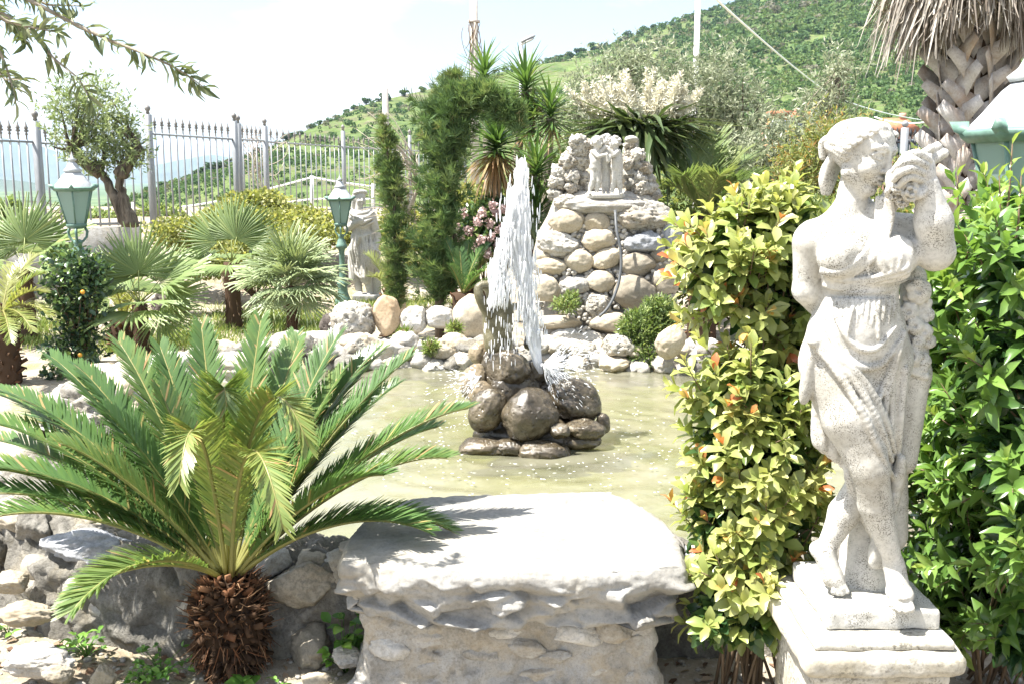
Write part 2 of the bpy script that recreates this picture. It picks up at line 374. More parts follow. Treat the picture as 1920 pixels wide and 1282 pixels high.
M['bark'] = barkmat('olive_bark', (0.045, 0.036, 0.028), (0.20, 0.165, 0.13))
M['bark_pale'] = barkmat('pale_bark', (0.20, 0.17, 0.13), (0.38, 0.34, 0.28))
M['twig'] = plain('twig', (0.16, 0.115, 0.075), 0.9, 0.1)
M['twig_pale'] = plain('bare_twig', (0.40, 0.35, 0.29), 0.9, 0.1)
M['twig_red'] = plain('red_twig', (0.15, 0.05, 0.03), 0.8, 0.2)
# leaves: colour runs along 'tint'
M['cycad'] = leafmat('cycad_leaf', [(0.0, (0.040, 0.104, 0.040)), (0.5, (0.098, 0.179, 0.051)), (0.75, (0.201, 0.245, 0.066)), (0.93, (0.345, 0.288, 0.113)), (1.0, (0.414, 0.261, 0.125))], 0.32, 0.36, 0.5)
M['cycad_rib'] = leafmat('cycad_rib', [(0, (0.24, 0.24, 0.07)), (1, (0.30, 0.27, 0.10))], 0.1, 0.5)
M['cycad_dry'] = leafmat('cycad_dry_base', [(0, (0.028, 0.018, 0.012)), (0.5, (0.085, 0.05, 0.03)), (0.85, (0.20, 0.09, 0.045)), (1, (0.30, 0.20, 0.12))], 0.05, 0.9, 0.1)
M['fan'] = leafmat('fan_palm_leaf', [(0, (0.112, 0.172, 0.063)), (0.5, (0.188, 0.255, 0.095)), (0.8, (0.315, 0.345, 0.126)), (1, (0.540, 0.428, 0.189))], 0.3, 0.42, 0.45)
M['fan_silver'] = leafmat('silver_fan_leaf', [(0, (0.138, 0.198, 0.107)), (0.5, (0.241, 0.297, 0.158)), (0.8, (0.359, 0.383, 0.202)), (1, (0.497, 0.409, 0.214))], 0.25, 0.45, 0.4)
M['palm_fiber'] = leafmat('palm_fibre', [(0, (0.04, 0.026, 0.018)), (0.5, (0.105, 0.07, 0.048)), (1, (0.24, 0.17, 0.11))], 0.05, 0.95, 0.05)
M['phoenix'] = leafmat('date_palm_leaf', [(0, (0.063, 0.121, 0.044)), (0.5, (0.132, 0.196, 0.069)), (1, (0.287, 0.299, 0.115))], 0.3, 0.42)
M['yucca'] = leafmat('yucca_leaf', [(0, (0.042, 0.090, 0.031)), (0.5, (0.098, 0.174, 0.048)), (0.8, (0.180, 0.240, 0.074)), (0.92, (0.336, 0.276, 0.144)), (1, (0.324, 0.198, 0.108))], 0.25, 0.4)
M['dracaena'] = leafmat('dracaena_leaf', [(0, (0.03, 0.055, 0.022)), (0.6, (0.075, 0.11, 0.042)), (1, (0.20, 0.20, 0.10))], 0.2, 0.35)
M['cream_flower'] = leafmat('cream_flower', [(0, (0.52, 0.48, 0.34)), (0.5, (0.68, 0.65, 0.52)), (1, (0.76, 0.75, 0.68))], 0.15, 0.8, 0.1, trans_gain=1.1, warm=.95)
M['pink_flower'] = leafmat('pink_flower', [(0, (0.52, 0.33, 0.31)), (0.5, (0.62, 0.47, 0.45)), (1, (0.70, 0.60, 0.58))], 0.2, 0.8, 0.1, trans_gain=1.0, warm=1.0)
M['conifer'] = leafmat('conifer_spray', [(0, (0.052, 0.098, 0.040)), (0.5, (0.103, 0.167, 0.067)), (0.85, (0.178, 0.230, 0.092)), (1, (0.276, 0.253, 0.127))], 0.25, 0.7, 0.2)
M['olive'] = leafmat('olive_leaf', [(0, (0.13, 0.155, 0.10)), (0.4, (0.20, 0.235, 0.14)), (0.7, (0.28, 0.305, 0.20)), (1, (0.38, 0.40, 0.30))], 0.3, 0.5, 0.35, warm=.95)
M['olive_green'] = leafmat('olive_green_leaf', [(0, (0.11, 0.15, 0.065)), (0.5, (0.20, 0.255, 0.11)), (1, (0.31, 0.35, 0.20))], 0.35, 0.5, 0.35, warm=.8)
M['olive_near'] = leafmat('olive_leaf_near', [(0, (0.065, 0.09, 0.045)), (0.5, (0.12, 0.155, 0.07)), (1, (0.21, 0.23, 0.13))], 0.22, 0.42, 0.4)
M['photinia'] = leafmat('photinia_leaf', [(0, (0.03, 0.07, 0.026)), (0.3, (0.11, 0.18, 0.042)), (0.5, (0.25, 0.30, 0.09)), (0.78, (0.40, 0.40, 0.16)), (0.9, (0.42, 0.25, 0.075)), (1, (0.45, 0.13, 0.055))], 0.32, 0.33, 0.5)
M['laurel'] = leafmat('laurel_leaf', [(0, (0.02, 0.055, 0.018)), (0.4, (0.07, 0.15, 0.032)), (0.75, (0.155, 0.26, 0.055)), (1, (0.27, 0.35, 0.085))], 0.32, 0.28, 0.5)
M['dark_leaf'] = leafmat('dark_shrub_leaf', [(0, (0.021, 0.046, 0.028)), (0.5, (0.052, 0.098, 0.048)), (0.85, (0.138, 0.218, 0.069)), (1, (0.230, 0.299, 0.092))], 0.22, 0.3, 0.5)
M['ivy'] = leafmat('ivy_leaf', [(0, (0.10, 0.125, 0.04)), (0.5, (0.24, 0.26, 0.08)), (0.85, (0.36, 0.345, 0.125)), (1, (0.34, 0.23, 0.10))], 0.38, 0.5)
M['shrub'] = leafmat('garden_shrub_leaf', [(0, (0.075, 0.115, 0.038)), (0.5, (0.17, 0.215, 0.07)), (0.85, (0.27, 0.285, 0.105)), (1, (0.36, 0.21, 0.08))], 0.35, 0.5)
M['fern'] = leafmat('fern_leaf', [(0, (0.066, 0.110, 0.033)), (0.5, (0.143, 0.209, 0.061)), (1, (0.253, 0.297, 0.110))], 0.3, 0.6)
M['weed'] = leafmat('weed_leaf', [(0, (0.05, 0.125, 0.025)), (0.6, (0.11, 0.24, 0.04)), (1, (0.20, 0.34, 0.07))], 0.35, 0.45)
M['grass'] = leafmat('grass_blade', [(0, (0.07, 0.12, 0.03)), (0.5, (0.17, 0.235, 0.055)), (0.85, (0.29, 0.31, 0.10)), (1, (0.42, 0.36, 0.19))], 0.3, 0.6)
M['litter'] = leafmat('leaf_litter', [(0, (0.07, 0.04, 0.025)), (0.5, (0.19, 0.12, 0.08)), (1, (0.34, 0.27, 0.19))], 0.1, 0.8, 0.1)
M['thatch'] = leafmat('palm_thatch', [(0, (0.06, 0.045, 0.032)), (0.35, (0.17, 0.14, 0.115)), (0.7, (0.29, 0.265, 0.235)), (1, (0.46, 0.43, 0.39))], 0.1, 0.8, 0.15)
M['boot'] = stone('palm_boot', (0.26, 0.20, 0.15), (0.43, 0.40, 0.375), (0.52, 0.50, 0.48), 6, 0.6, 0.006, 0.85, 0.0, stain=(0.26, 0.15, 0.075), stain_amt=0.55, var=0.15)
M['hill_tree'] = leafmat('hill_foliage', [(0, (0.034, 0.068, 0.034)), (0.45, (0.064, 0.115, 0.045)), (0.75, (0.102, 0.162, 0.058)), (0.9, (0.145, 0.187, 0.075)), (1, (0.162, 0.140, 0.130))], 0.3, 0.8, 0.1)
# ---------------------------------------------------------------- setting: ground, hill, mountains, pond
PC = np.array((-0.05, 5.25)); PRX, PRY = 2.15, 1.78; WATER_Z = 0.25
def pond_k(a): return (np.abs(np.cos(a)) ** 3 + np.abs(np.sin(a)) ** 3) ** (-1 / 3) * (1 + 0.03 * np.sin(3 * a + 0.6) + 0.02 * np.sin(5 * a))
def pond_r(x, y):
    dx, dy = (np.asarray(x) - PC[0]) / PRX, (np.asarray(y) - PC[1]) / PRY
    a = np.arctan2(dy, dx); return np.sqrt(dx * dx + dy * dy) / pond_k(a)
def G(x, y):
    x = np.asarray(x, float); y = np.asarray(y, float)
    z = 0.05 * smooth(3.5, 8, y) + 0.8 * smooth(12.6, 16, y + np.clip(-x - 3.5, 0, 3) * 1.0) * (1 - smooth(1.0, 4.0, x))
    z = z - 32.0 * smooth(24, 170, y)
    return z
def Gn(x, y):
    P = np.stack([np.asarray(x, float), np.asarray(y, float), np.zeros_like(np.asarray(x, float))], -1)
    near = 1 - smooth(14, 30, y)
    return G(x, y) + (0.035 * fbm(P * 0.9, 3, 5) + 0.014 * fbm(P * 5, 3, 6)) * near
def axis(fine_lo, fine_hi, step, lo, hi, n):
    g = np.arange(fine_lo, fine_hi, step); e = np.linspace(0, 1, n)[1:]
    a = fine_lo - (fine_lo - lo) * e ** 4; b = fine_hi + (hi - fine_hi) * e ** 4
    return np.concatenate([a[::-1], g, b])
def grid_faces(nx, ny):
    i = np.arange(nx * ny).reshape(ny, nx); return np.stack([i[:-1, :-1], i[:-1, 1:], i[1:, 1:], i[1:, :-1]], -1).reshape(-1, 4)

N = NT('garden_soil'); tc = N.n('ShaderNodeTexCoord'); v = tc.outputs['Object']
f1 = N.noise(v, 0.55, 5, 0.6, 0.5); f2 = N.noise(v, 7, 6, 0.65); f3 = N.noise(v, 55, 4, 0.7)
soil = N.ramp(f2, [(0.3, (0.155, 0.12, 0.085)), (0.5, (0.27, 0.225, 0.17)), (0.7, (0.37, 0.325, 0.26))])
pale = N.ramp(f2, [(0.3, (0.24, 0.205, 0.155)), (0.7, (0.38, 0.345, 0.285))])
col = N.mix(N.ramp(f1, [(0.42, 0.0), (0.55, 1.0)]), soil, pale)
grn = N.ramp(N.noise(v, 1.3, 4, 0.6), [(0.54, 0.0), (0.64, 0.55)]); col = N.mix(grn, col, (0.16, 0.19, 0.06))
vo = N.n('ShaderNodeTexVoronoi'); vo.inputs['Scale'].default_value = 42; N.l(v, vo.inputs['Vector'])
col = N.mix(N.ramp(vo.outputs['Distance'], [(0.12, 0.55), (0.3, 0.0)]), col, (0.43, 0.40, 0.35))
nm = N.bump(f3, 0.8, 0.012, N.bump(f2, 0.7, 0.03))
sp = N.n('ShaderNodeSeparateXYZ'); N.l(v, sp.inputs[0]); far = N.ramp(N.math('DIVIDE', sp.outputs['Y'], 100.0), [(0.24, 0.0), (0.6, 1.0)])
field = N.ramp(N.noise(v, 0.01, 5, 0.6), [(0.35, (0.05, 0.09, 0.03)), (0.65, (0.12, 0.16, 0.06))])
col = N.mix(far, col, field)
M['soil'] = N.done(N.bsdf(col, 0.95, 0.1, nm).outputs[0])

gx = axis(-3.6, 3.4, 0.05, -6000, 6000, 40); gy = axis(2.0, 9.5, 0.05, -60, 9000, 60)
X, Y = np.meshgrid(gx, gy); Z = Gn(X, Y)
mb = MB(); mb.add(np.stack([X, Y, Z], -1).reshape(-1, 3), grid_faces(len(gx), len(gy))); structure('ground', mb, M['soil'], True)

# pond bed and water
N = NT('pond_bed'); tc = N.n('ShaderNodeTexCoord'); v = tc.outputs['Object']
f = N.noise(v, 2.2, 6, 0.65, 0.6); col = N.ramp(f, [(0.32, (0.12, 0.115, 0.035)), (0.5, (0.27, 0.25, 0.10)), (0.68, (0.40, 0.37, 0.22))])
vo = N.n('ShaderNodeTexVoronoi'); vo.inputs['Scale'].default_value = 9; N.l(v, vo.inputs['Vector'])
col = N.mix(N.ramp(vo.outputs['Distance'], [(0.2, 0.35), (0.5, 0.0)]), col, (0.42, 0.40, 0.30))
M['pond_bed'] = N.done(N.bsdf(col, 0.9, 0.1, N.bump(f, 0.5, 0.03)).outputs[0])
a = np.linspace(0, 2 * math.pi, 72, endpoint=False); rr = np.linspace(0.02, 1.12, 26)
def pond_pt(a, r): 
    k = pond_k(a) * r
    return PC[0] + PRX * k * np.cos(a), PC[1] + PRY * k * np.sin(a)
A, R = np.meshgrid(a, rr); bx, by = pond_pt(A, R)
bz = 0.135 + 0.03 * fbm(np.stack([bx, by, 0 * bx], -1) * 2.2, 3, 44) + 0.03 * smooth(0.8, 1.1, R)
def polar_faces(na, nr):
    return np.array([(i*na+k, i*na+(k+1)%na, (i+1)*na+(k+1)%na, (i+1)*na+k) for i in range(nr-1) for k in range(na)])
mb = MB(); mb.add(np.stack([bx, by, bz], -1).reshape(-1, 3), polar_faces(72, 26)[:, ::-1]); structure('pond_bed', mb, M['pond_bed'], True)

N = NT('pond_water'); tc = N.n('ShaderNodeTexCoord'); v = tc.outputs['Object']
fr = N.n('ShaderNodeFresnel'); fr.inputs['IOR'].default_value = 1.33
h = N.noise(v, 14, 5, 0.6, 0.9); h2 = N.noise(v, 46, 3, 0.6, 0.5); nm = N.bump(h2, 0.12, 0.006, N.bump(h, 0.22, 0.02))
tp = N.n('ShaderNodeBsdfTransparent'); tp.inputs['Color'].default_value = (0.80, 0.83, 0.66, 1)
gl = N.n('ShaderNodeBsdfGlossy'); gl.inputs['Roughness'].default_value = 0.04; N.l(nm, gl.inputs['Normal'])
murk = N.bsdf(N.ramp(N.noise(v, 1.6, 5, .6, .8), [(.35, (0.22, 0.225, 0.125)), (.65, (0.36, 0.345, 0.265))]), 0.3, 0.5, nm)
ms = N.n('ShaderNodeMixShader'); ms.inputs[0].default_value = 0.5; N.l(tp.outputs[0], ms.inputs[1]); N.l(murk.outputs[0], ms.inputs[2])
m2 = N.n('ShaderNodeMixShader'); N.l(fr.outputs[0], m2.inputs[0]); N.l(ms.outputs[0], m2.inputs[1]); N.l(gl.outputs[0], m2.inputs[2])
M['water'] = N.done(m2.outputs[0])
rr2 = np.linspace(0.01, 1.06, 90); a2 = np.linspace(0, 2 * math.pi, 220, endpoint=False); A, R = np.meshgrid(a2, rr2); bx, by = pond_pt(A, R)
FC = W(1000, 800, 5.05)[:2]                        # where the jet falls
dist = np.hypot(bx - FC[0], by - FC[1])
bz = WATER_Z + 0.006 * np.sin(dist * 34 + 3 * fbm(np.stack([bx, by, 0*bx], -1) * 3, 2, 3)) * np.exp(-dist * 0.9) + 0.008 * fbm(np.stack([bx, by, 0*bx], -1) * 7, 3, 12)
mb = MB(); mb.add(np.stack([bx, by, bz], -1).reshape(-1, 3), polar_faces(220, 90)[:, ::-1]); structure('pond_water', mb, M['water'], True)

# hillside
RU = [-300, 60, 150, 245, 330, 500, 590, 690, 800, 930, 1060, 1240, 1420, 1650, 1920, 2300, 2800]
RP = [470, 440, 412, 374, 345, 278, 240, 194, 168, 140, 108, 50, -4, -60, -110, -160, -190]
RD = [150, 160, 170, 185, 205, 255, 285, 330, 380, 420, 450, 480, 490, 490, 490, 490, 490]
def hill(u, v):
    """point on the hillside: u across (photograph px), v from foot (0) to ridge (1) and over"""
    u = np.asarray(u, float); v = np.asarray(v, float)
    py = np.interp(u, RU, RP); Dr = np.interp(u, RU, RD); yc = -(py - 641.0) / FPX
    zr = CAMZ + Dr * (-ST + yc * CT) / (CT + yc * ST); sx = (u - 960.0) / FPX / (CT + yc * ST)
    Db = 58 + 0.12 * Dr; zb = -5.5 + 0 * u; d = Db + (Dr - Db) * v
    vv = np.clip(v, 0, 1); z = zb + (zr - zb) * (0.72 * vv + 0.28 * vv ** 2.2) - np.clip(v - 1, 0, 9) * (zr - zb + 8) * 1.6
    P = np.stack([sx * d, d, z], -1); am = 0.012 * d * smooth(0, .25, v) * (1 - smooth(0.86, 1.0, v) * .8)
    P[..., 2] += am * (fbm(P * 0.022, 4, 21)); return P
us = np.arange(-300, 2801, 14); vs = np.concatenate([np.linspace(0, 1, 64), np.array((1.06, 1.14, 1.25, 1.45))])
U, VV = np.meshgrid(us, vs); P = hill(U, VV)
N = NT('hill_grass'); tc = N.n('ShaderNodeTexCoord'); v = tc.outputs['Object']
f = N.noise(v, 0.045, 6, 0.62, 0.5); f2 = N.noise(v, 0.35, 5, 0.7)
col = N.ramp(f, [(0.32, (0.085, 0.125, 0.05)), (0.46, (0.115, 0.165, 0.055)), (0.58, (0.14, 0.18, 0.065)), (0.70, (0.16, 0.145, 0.105))])
f3_ = N.noise(v, 0.13, 6, .7, .6); col = N.mix(N.ramp(f3_, [(.52, 0.0), (.62, .75)]), col, (0.15, 0.135, 0.09)); col = N.mix(N.ramp(f3_, [(.36, .7), (.46, 0.0)]), col, (0.05, 0.085, 0.035)); col = N.mix(1.0, col, N.ramp(f2, [(0.3, 0.5), (0.7, 1.0)]), 'MULTIPLY')
M['hill'] = N.done(N.bsdf(col, 0.95, 0.05, N.bump(f2, 1.0, 0.6)).outputs[0])
mb = MB(); mb.add(P.reshape(-1, 3), grid_faces(len(us), len(vs))); structure('hillside', mb, M['hill'], True)

# far mountains beyond the valley
M['mountain'] = plain('mountain_forest', (0.07, 0.095, 0.06), 0.95, 0.05, 0, 0, 0.004, 0.3)
for D, uu, pp in ((2300, (-900, -400, -100, 0, 60, 110, 200, 330, 520), (290, 300, 322, 335, 345, 360, 392, 420, 445)),
                  (5200, (-1600, -400, -100, 0, 100, 220, 300, 400, 480, 700, 1200), (250, 240, 248, 258, 284, 322, 312, 290, 300, 335, 380))):
    us = np.linspace(uu[0], uu[-1], 220); py = np.interp(us, uu, pp) + 4 * fbm(np.stack([us * .03, 0 * us, 0 * us + D], -1), 4, 8)
    yc = -(py - 641.0) / FPX; zr = CAMZ + D * (-ST + yc * CT) / (CT + yc * ST); sx = (us - 960) / FPX / (CT + yc * ST)
    rows = []
    for k, (dd, zz) in enumerate(((-0.16, 0), (-0.12, .2), (-.08, .45), (-.04, .75), (0, 1), (.05, .7), (.12, 0))):
        d = D * (1 + dd); z = -36 + (zr + 36) * zz; rows.append(np.stack([sx * D, np.full_like(us, d) + 0.02 * D * fbm(np.stack([us * .012, 0 * us + k, 0 * us], -1), 3, 4), z], -1))
    mb = MB(); mb.add(np.concatenate(rows), grid_faces(220, 7)); structure('far_mountain', mb, M['mountain'], True)

# scrub wood over the hill: thousands of crowns that read as one mass
def leafball(n, seed, s=0.34):
    rg = np.random.default_rng(seed); d = unit(rg.normal(size=(n, 3))); r = rg.uniform(0.55, 1.0, n) ** 0.6
    c = d * r[:, None] * (0.8 + 0.3 * fbm(d * 1.7 + seed, 2, seed))[:, None]; c[:, 2] *= 0.85
    nrm = unit(d + 0.7 * rg.normal(size=(n, 3))); fr_ = frames(unit(rg.normal(size=(n, 3))), nrm)
    q = np.array(((-1, -1, 0), (1, -1, 0), (1, 1, 0), (-1, 1, 0)), float) * s * 0.5
    V = np.einsum('nij,kj->nki', fr_, q) * rg.uniform(0.7, 1.3, n)[:, None, None] + c[:, None]
    return V.reshape(-1, 3), np.arange(n * 4).reshape(-1, 4), np.repeat(rg.uniform(-.12, .12, n), 4)
BALLS = [leafball(34, 100 + k) for k in range(6)]
rg = np.random.default_rng(11); mb = MB(); cnt = 0
cu = rg.uniform(150, 2400, 34000); cv = rg.uniform(0.02, 1.0, 34000) ** 0.8; P = hill(cu, cv)
n1 = fbm(P * np.array((0.03, 0.03, 0.03)), 4, 77); n2 = fbm(P * 0.008, 3, 78)
forest = smooth(1000, 1500, cu) * (1.0 - 0.55 * smooth(0.55, 0.95, cv)); dens = 0.32 + 0.95 * forest + 0.5 * (n1 - 0.05) + 0.5 * n2 - 0.10 * (cu < 1000)
dens += 0.25 * (cu > 1350) * (cv < .8)
dens += 0.7 * smooth(0.975, 1.0, cv) * (cu > 1000)
keep = rg.random(34000) < np.clip(dens, 0.0, 0.95) * 0.5
for i in np.nonzero(keep)[0]:
    V, F, tn = BALLS[i % 6]; d = P[i, 1]; r = d / FPX * rg.uniform(5.0, 13.0) * (1.1 if forest[i] > .5 else 0.75)
    bare = rg.random() < (0.22 if cv[i] > 0.75 else 0.04)
    Rz = rotz(rg.uniform(0, 6.28)); base = 0.97 if bare else np.clip(0.42 + 0.35 * n1[i] + rg.normal() * 0.12 + (0.2 if forest[i] > .5 else 0), 0.05, 0.85)
    mb.add((V @ Rz.T) * (r, r, r * rg.uniform(.8, 1.15)) + P[i] + (0, 0, r * 0.45), F, np.clip(base + (tn if not bare else 0), 0, 1)); cnt += 1
o = part('hillside_scrub', mb, M['hill_tree'], None, False, 'stuff'); tag(o, 'green scrub and small trees covering the hillside', 'scrub')
print('scrub', cnt)

# trees that stand apart on the skyline of the ridge
def hill_tree_meshes(k):
    rg = np.random.default_rng(300 + k); c = MB(); t = MB()
    for j in range(7):
        V, F, tn = leafball(70, 900 + k * 10 + j, 0.3); off = np.array((rg.uniform(-.6, .6), rg.uniform(-.6, .6), rg.uniform(0.25, 1.3)))
        c.add(V * rg.uniform(.45, .7) + off, F, np.clip(0.28 + tn + rg.normal() * .1, 0, 1))
    t.tube([(0, 0, -0.9), (0.05, 0, 0.3), (0.0, 0.1, 1.2)], [0.12, 0.09, 0.04], 6)
    for j in range(4):
        e = np.array((rg.uniform(-.7, .7), rg.uniform(-.5, .5), rg.uniform(1.2, 1.9))); t.tube([(0.03, 0.02, 0.6 + .1 * j), e], [0.05, 0.02], 5)
    return c.mesh('crown', M['hill_tree']), t.mesh('trunk', M['bark'])
HT = [hill_tree_meshes(k) for k in range(4)]
rg = np.random.default_rng(5)
spots = [u for u in np.arange(250, 560, 13)] + [u for u in np.arange(566, 700, 17)] + [u for u in np.arange(700, 800, 10)] + [u for u in np.arange(1035, 1400, 16)]
for u in spots:
    if rg.random() < 0.16: continue
    u = u + rg.uniform(-5, 5); v = rg.uniform(0.975, 1.0); p = hill(u, v); d = p[1]
    s = d / FPX * rg.uniform(4, 9) * (1.25 if 250 < u < 480 else 1.0); k = rg.integers(4)
    t = thing('ridge_tree', 'small dark tree standing against the sky on the ridge of the hill', 'tree', p, 'trees along the ridge skyline')
    t.scale = (s * rg.uniform(1.0, 1.6), s * 1.3, s * rg.uniform(.7, 1.0)); t.rotation_euler = (0, 0, rg.uniform(0, 6.28))
    for nm_, me in (('crown', HT[k][0]), ('trunk', HT[k][1])):
        o = bpy.data.objects.new(nm_, me); COL.objects.link(o); o.parent = t

# the air
N = NT('haze_air'); pv = N.n('ShaderNodeVolumePrincipled'); pv.inputs['Color'].default_value = (0.60, 0.77, 1.0, 1)
pv.inputs['Density'].default_value = 1.3e-4; pv.inputs['Anisotropy'].default_value = 0.25
N.l(pv.outputs[0], N.out.inputs['Volume']); M['haze'] = N.m
mb = MB(); mb.box((0, 4400, 60), (6500, 5200, 160)); o = part('haze', mb, M['haze'], None); o['kind'] = 'stuff'; o['label'] = 'pale summer haze over the valley'; o['category'] = 'haze'
# ---------------------------------------------------------------- sculpting: blended solids turned into one skin
class Field:
    def __init__(self, lo, hi, h):
        self.lo = np.asarray(lo, float); self.h = h; self.n = np.ceil((np.asarray(hi) - self.lo) / h).astype(int) + 1
        self.ax = [self.lo[i] + h * np.arange(self.n[i]) for i in range(3)]; self.D = np.full(self.n, 0.5, np.float32)
    def win(self, lo, hi):
        i0 = np.clip(np.floor((np.asarray(lo) - self.lo) / self.h).astype(int), 0, self.n - 1); i1 = np.clip(np.ceil((np.asarray(hi) - self.lo) / self.h).astype(int) + 1, 1, self.n)
        sl = tuple(slice(a, b) for a, b in zip(i0, i1)); g = np.stack(np.meshgrid(*[self.ax[i][sl[i]] for i in range(3)], indexing='ij'), -1).astype(np.float32); return sl, g
    def put(self, d, sl, k, sub=False):
        A = self.D[sl]; d = d.astype(np.float32)
        if sub: h = np.maximum(k - np.abs(A + d), 0) / k; self.D[sl] = np.maximum(A, -d) + h * h * k * .25
        else: h = np.maximum(k - np.abs(A - d), 0) / k; self.D[sl] = np.minimum(A, d) - h * h * k * .25
    def cone(self, a, b, ra, rb, k=0.012, sub=False):
        a, b = np.asarray(a, float), np.asarray(b, float); m = max(ra, rb) + k + 3 * self.h
        sl, g = self.win(np.minimum(a, b) - m, np.maximum(a, b) + m)
        if 0 in g.shape: return
        ab = b - a; l2 = max(ab @ ab, 1e-9); t = np.clip(((g - a) @ ab) / l2, 0, 1)
        self.put(np.linalg.norm(g - a - t[..., None] * ab, axis=-1) - (ra + (rb - ra) * t), sl, k, sub)
    def chain(self, pts, rad, k=0.006, sub=False, n=None):
        pts = np.asarray(pts, float); n = n or len(pts) * 4; t = np.linspace(0, len(pts) - 1, n); ix = np.arange(len(pts))
        rad = np.interp(t, ix, np.broadcast_to(rad, (len(pts),))); q = np.stack([np.interp(t, ix, pts[:, i]) for i in range(3)], -1)
        for _ in range(3 if n < 20 else 7): q[1:-1] = (q[:-2] + 2 * q[1:-1] + q[2:]) / 4
        for i in range(n - 1): self.cone(q[i], q[i + 1], rad[i], rad[i + 1], k, sub)
    def ell(self, c, r, R=None, k=0.015, sub=False):
        c = np.asarray(c, float); r = np.broadcast_to(np.asarray(r, float), (3,)); m = r.max() + k + 3 * self.h; sl, g = self.win(c - m, c + m)
        if 0 in g.shape: return
        q = g - c
        if R is not None: q = q @ np.asarray(R, float)
        k0 = np.linalg.norm(q / r, axis=-1); k1 = np.linalg.norm(q / (r * r), axis=-1); self.put(k0 * (k0 - 1) / np.maximum(k1, 1e-6), sl, k, sub)
    def rbox(self, c, h, rad=0.01, R=None, k=0.004, sub=False):
        c = np.asarray(c, float); h = np.asarray(h, float); m = np.linalg.norm(h) + 4 * self.h; sl, g = self.win(c - m, c + m); q = g - c
        if R is not None: q = q @ np.asarray(R, float)
        q = np.abs(q) - h + rad; self.put(np.linalg.norm(np.maximum(q, 0), axis=-1) + np.minimum(q.max(-1), 0) - rad, sl, k, sub)
    def ripple(self, lo, hi, fn):
        sl, g = self.win(lo, hi); near = np.abs(self.D[sl]) < 0.03; d = np.zeros(self.D[sl].shape, np.float32); d[near] = fn(g[near]); self.D[sl] += d
    def mesh(self, mb, tint=0.5):
        D = self.D; s = D < 0; c = np.stack([s[i:s.shape[0]-1+i, j:s.shape[1]-1+j, k:s.shape[2]-1+k] for i in (0, 1) for j in (0, 1) for k in (0, 1)], -1).sum(-1)
        act = (c > 0) & (c < 8); idx = np.full(act.shape, -1, np.int64); cells = np.argwhere(act); idx[act] = np.arange(len(cells))
        acc = np.zeros((len(cells), 3)); cn = np.zeros(len(cells)); off = [(i, j, k) for i in (0, 1) for j in (0, 1) for k in (0, 1)]
        val = {o: D[cells[:, 0] + o[0], cells[:, 1] + o[1], cells[:, 2] + o[2]] for o in off}
        for a in off:
            for ax in range(3):
                if a[ax]: continue
                b = tuple(1 if i == ax else a[i] for i in range(3)); va, vb = val[a], val[b]; m = (va < 0) != (vb < 0); t = va[m] / (va[m] - vb[m])
                p = np.tile(np.array(a, float), (m.sum(), 1)); p[:, ax] += t; acc[m] += p; cn[m] += 1
        V = self.lo + self.h * (cells + acc / cn[:, None]); Q = []
        for ax in range(3):
            b, e = [i for i in range(3) if i != ax]; sh = list(s.shape); sh[ax] -= 1
            s0 = np.take(s, range(sh[ax]), ax); s1 = np.take(s, range(1, sh[ax] + 1), ax); E = np.argwhere(s0 != s1); E = E[(E[:, b] > 0) & (E[:, e] > 0) & (E[:, b] < s.shape[b] - 1) & (E[:, e] < s.shape[e] - 1)]
            fl = s0[tuple(E.T)]
            def ci(db, de): q = E.copy(); q[:, b] += db; q[:, e] += de; return idx[tuple(q.T)]
            q = np.stack([ci(-1, -1), ci(0, -1), ci(0, 0), ci(-1, 0)], -1)
            if ax == 1: fl = ~fl
            q[~fl] = q[~fl][:, ::-1]; Q.append(q)
        Q = np.concatenate(Q); Q = Q[(Q >= 0).all(1)]
        mb.add(V, Q, tint); return mb

def chipped_block(name, x0, x1, y0, y1, z0, z1, rad, mat, parent, h=.006, amp=.004, seed=5):
    fl = Field((x0 - .02, y0 - .02, z0 - .02), (x1 + .02, y1 + .02, z1 + .02), h); fl.rbox(((x0 + x1) / 2, (y0 + y1) / 2, (z0 + z1) / 2), ((x1 - x0) / 2, (y1 - y0) / 2, (z1 - z0) / 2), rad)
    fl.ripple(fl.lo, fl.lo + (fl.n - 1) * fl.h, lambda p: amp * fbm(p * 18, 3, seed)); m_ = MB(); fl.mesh(m_); return part(name, m_, mat, parent, True)
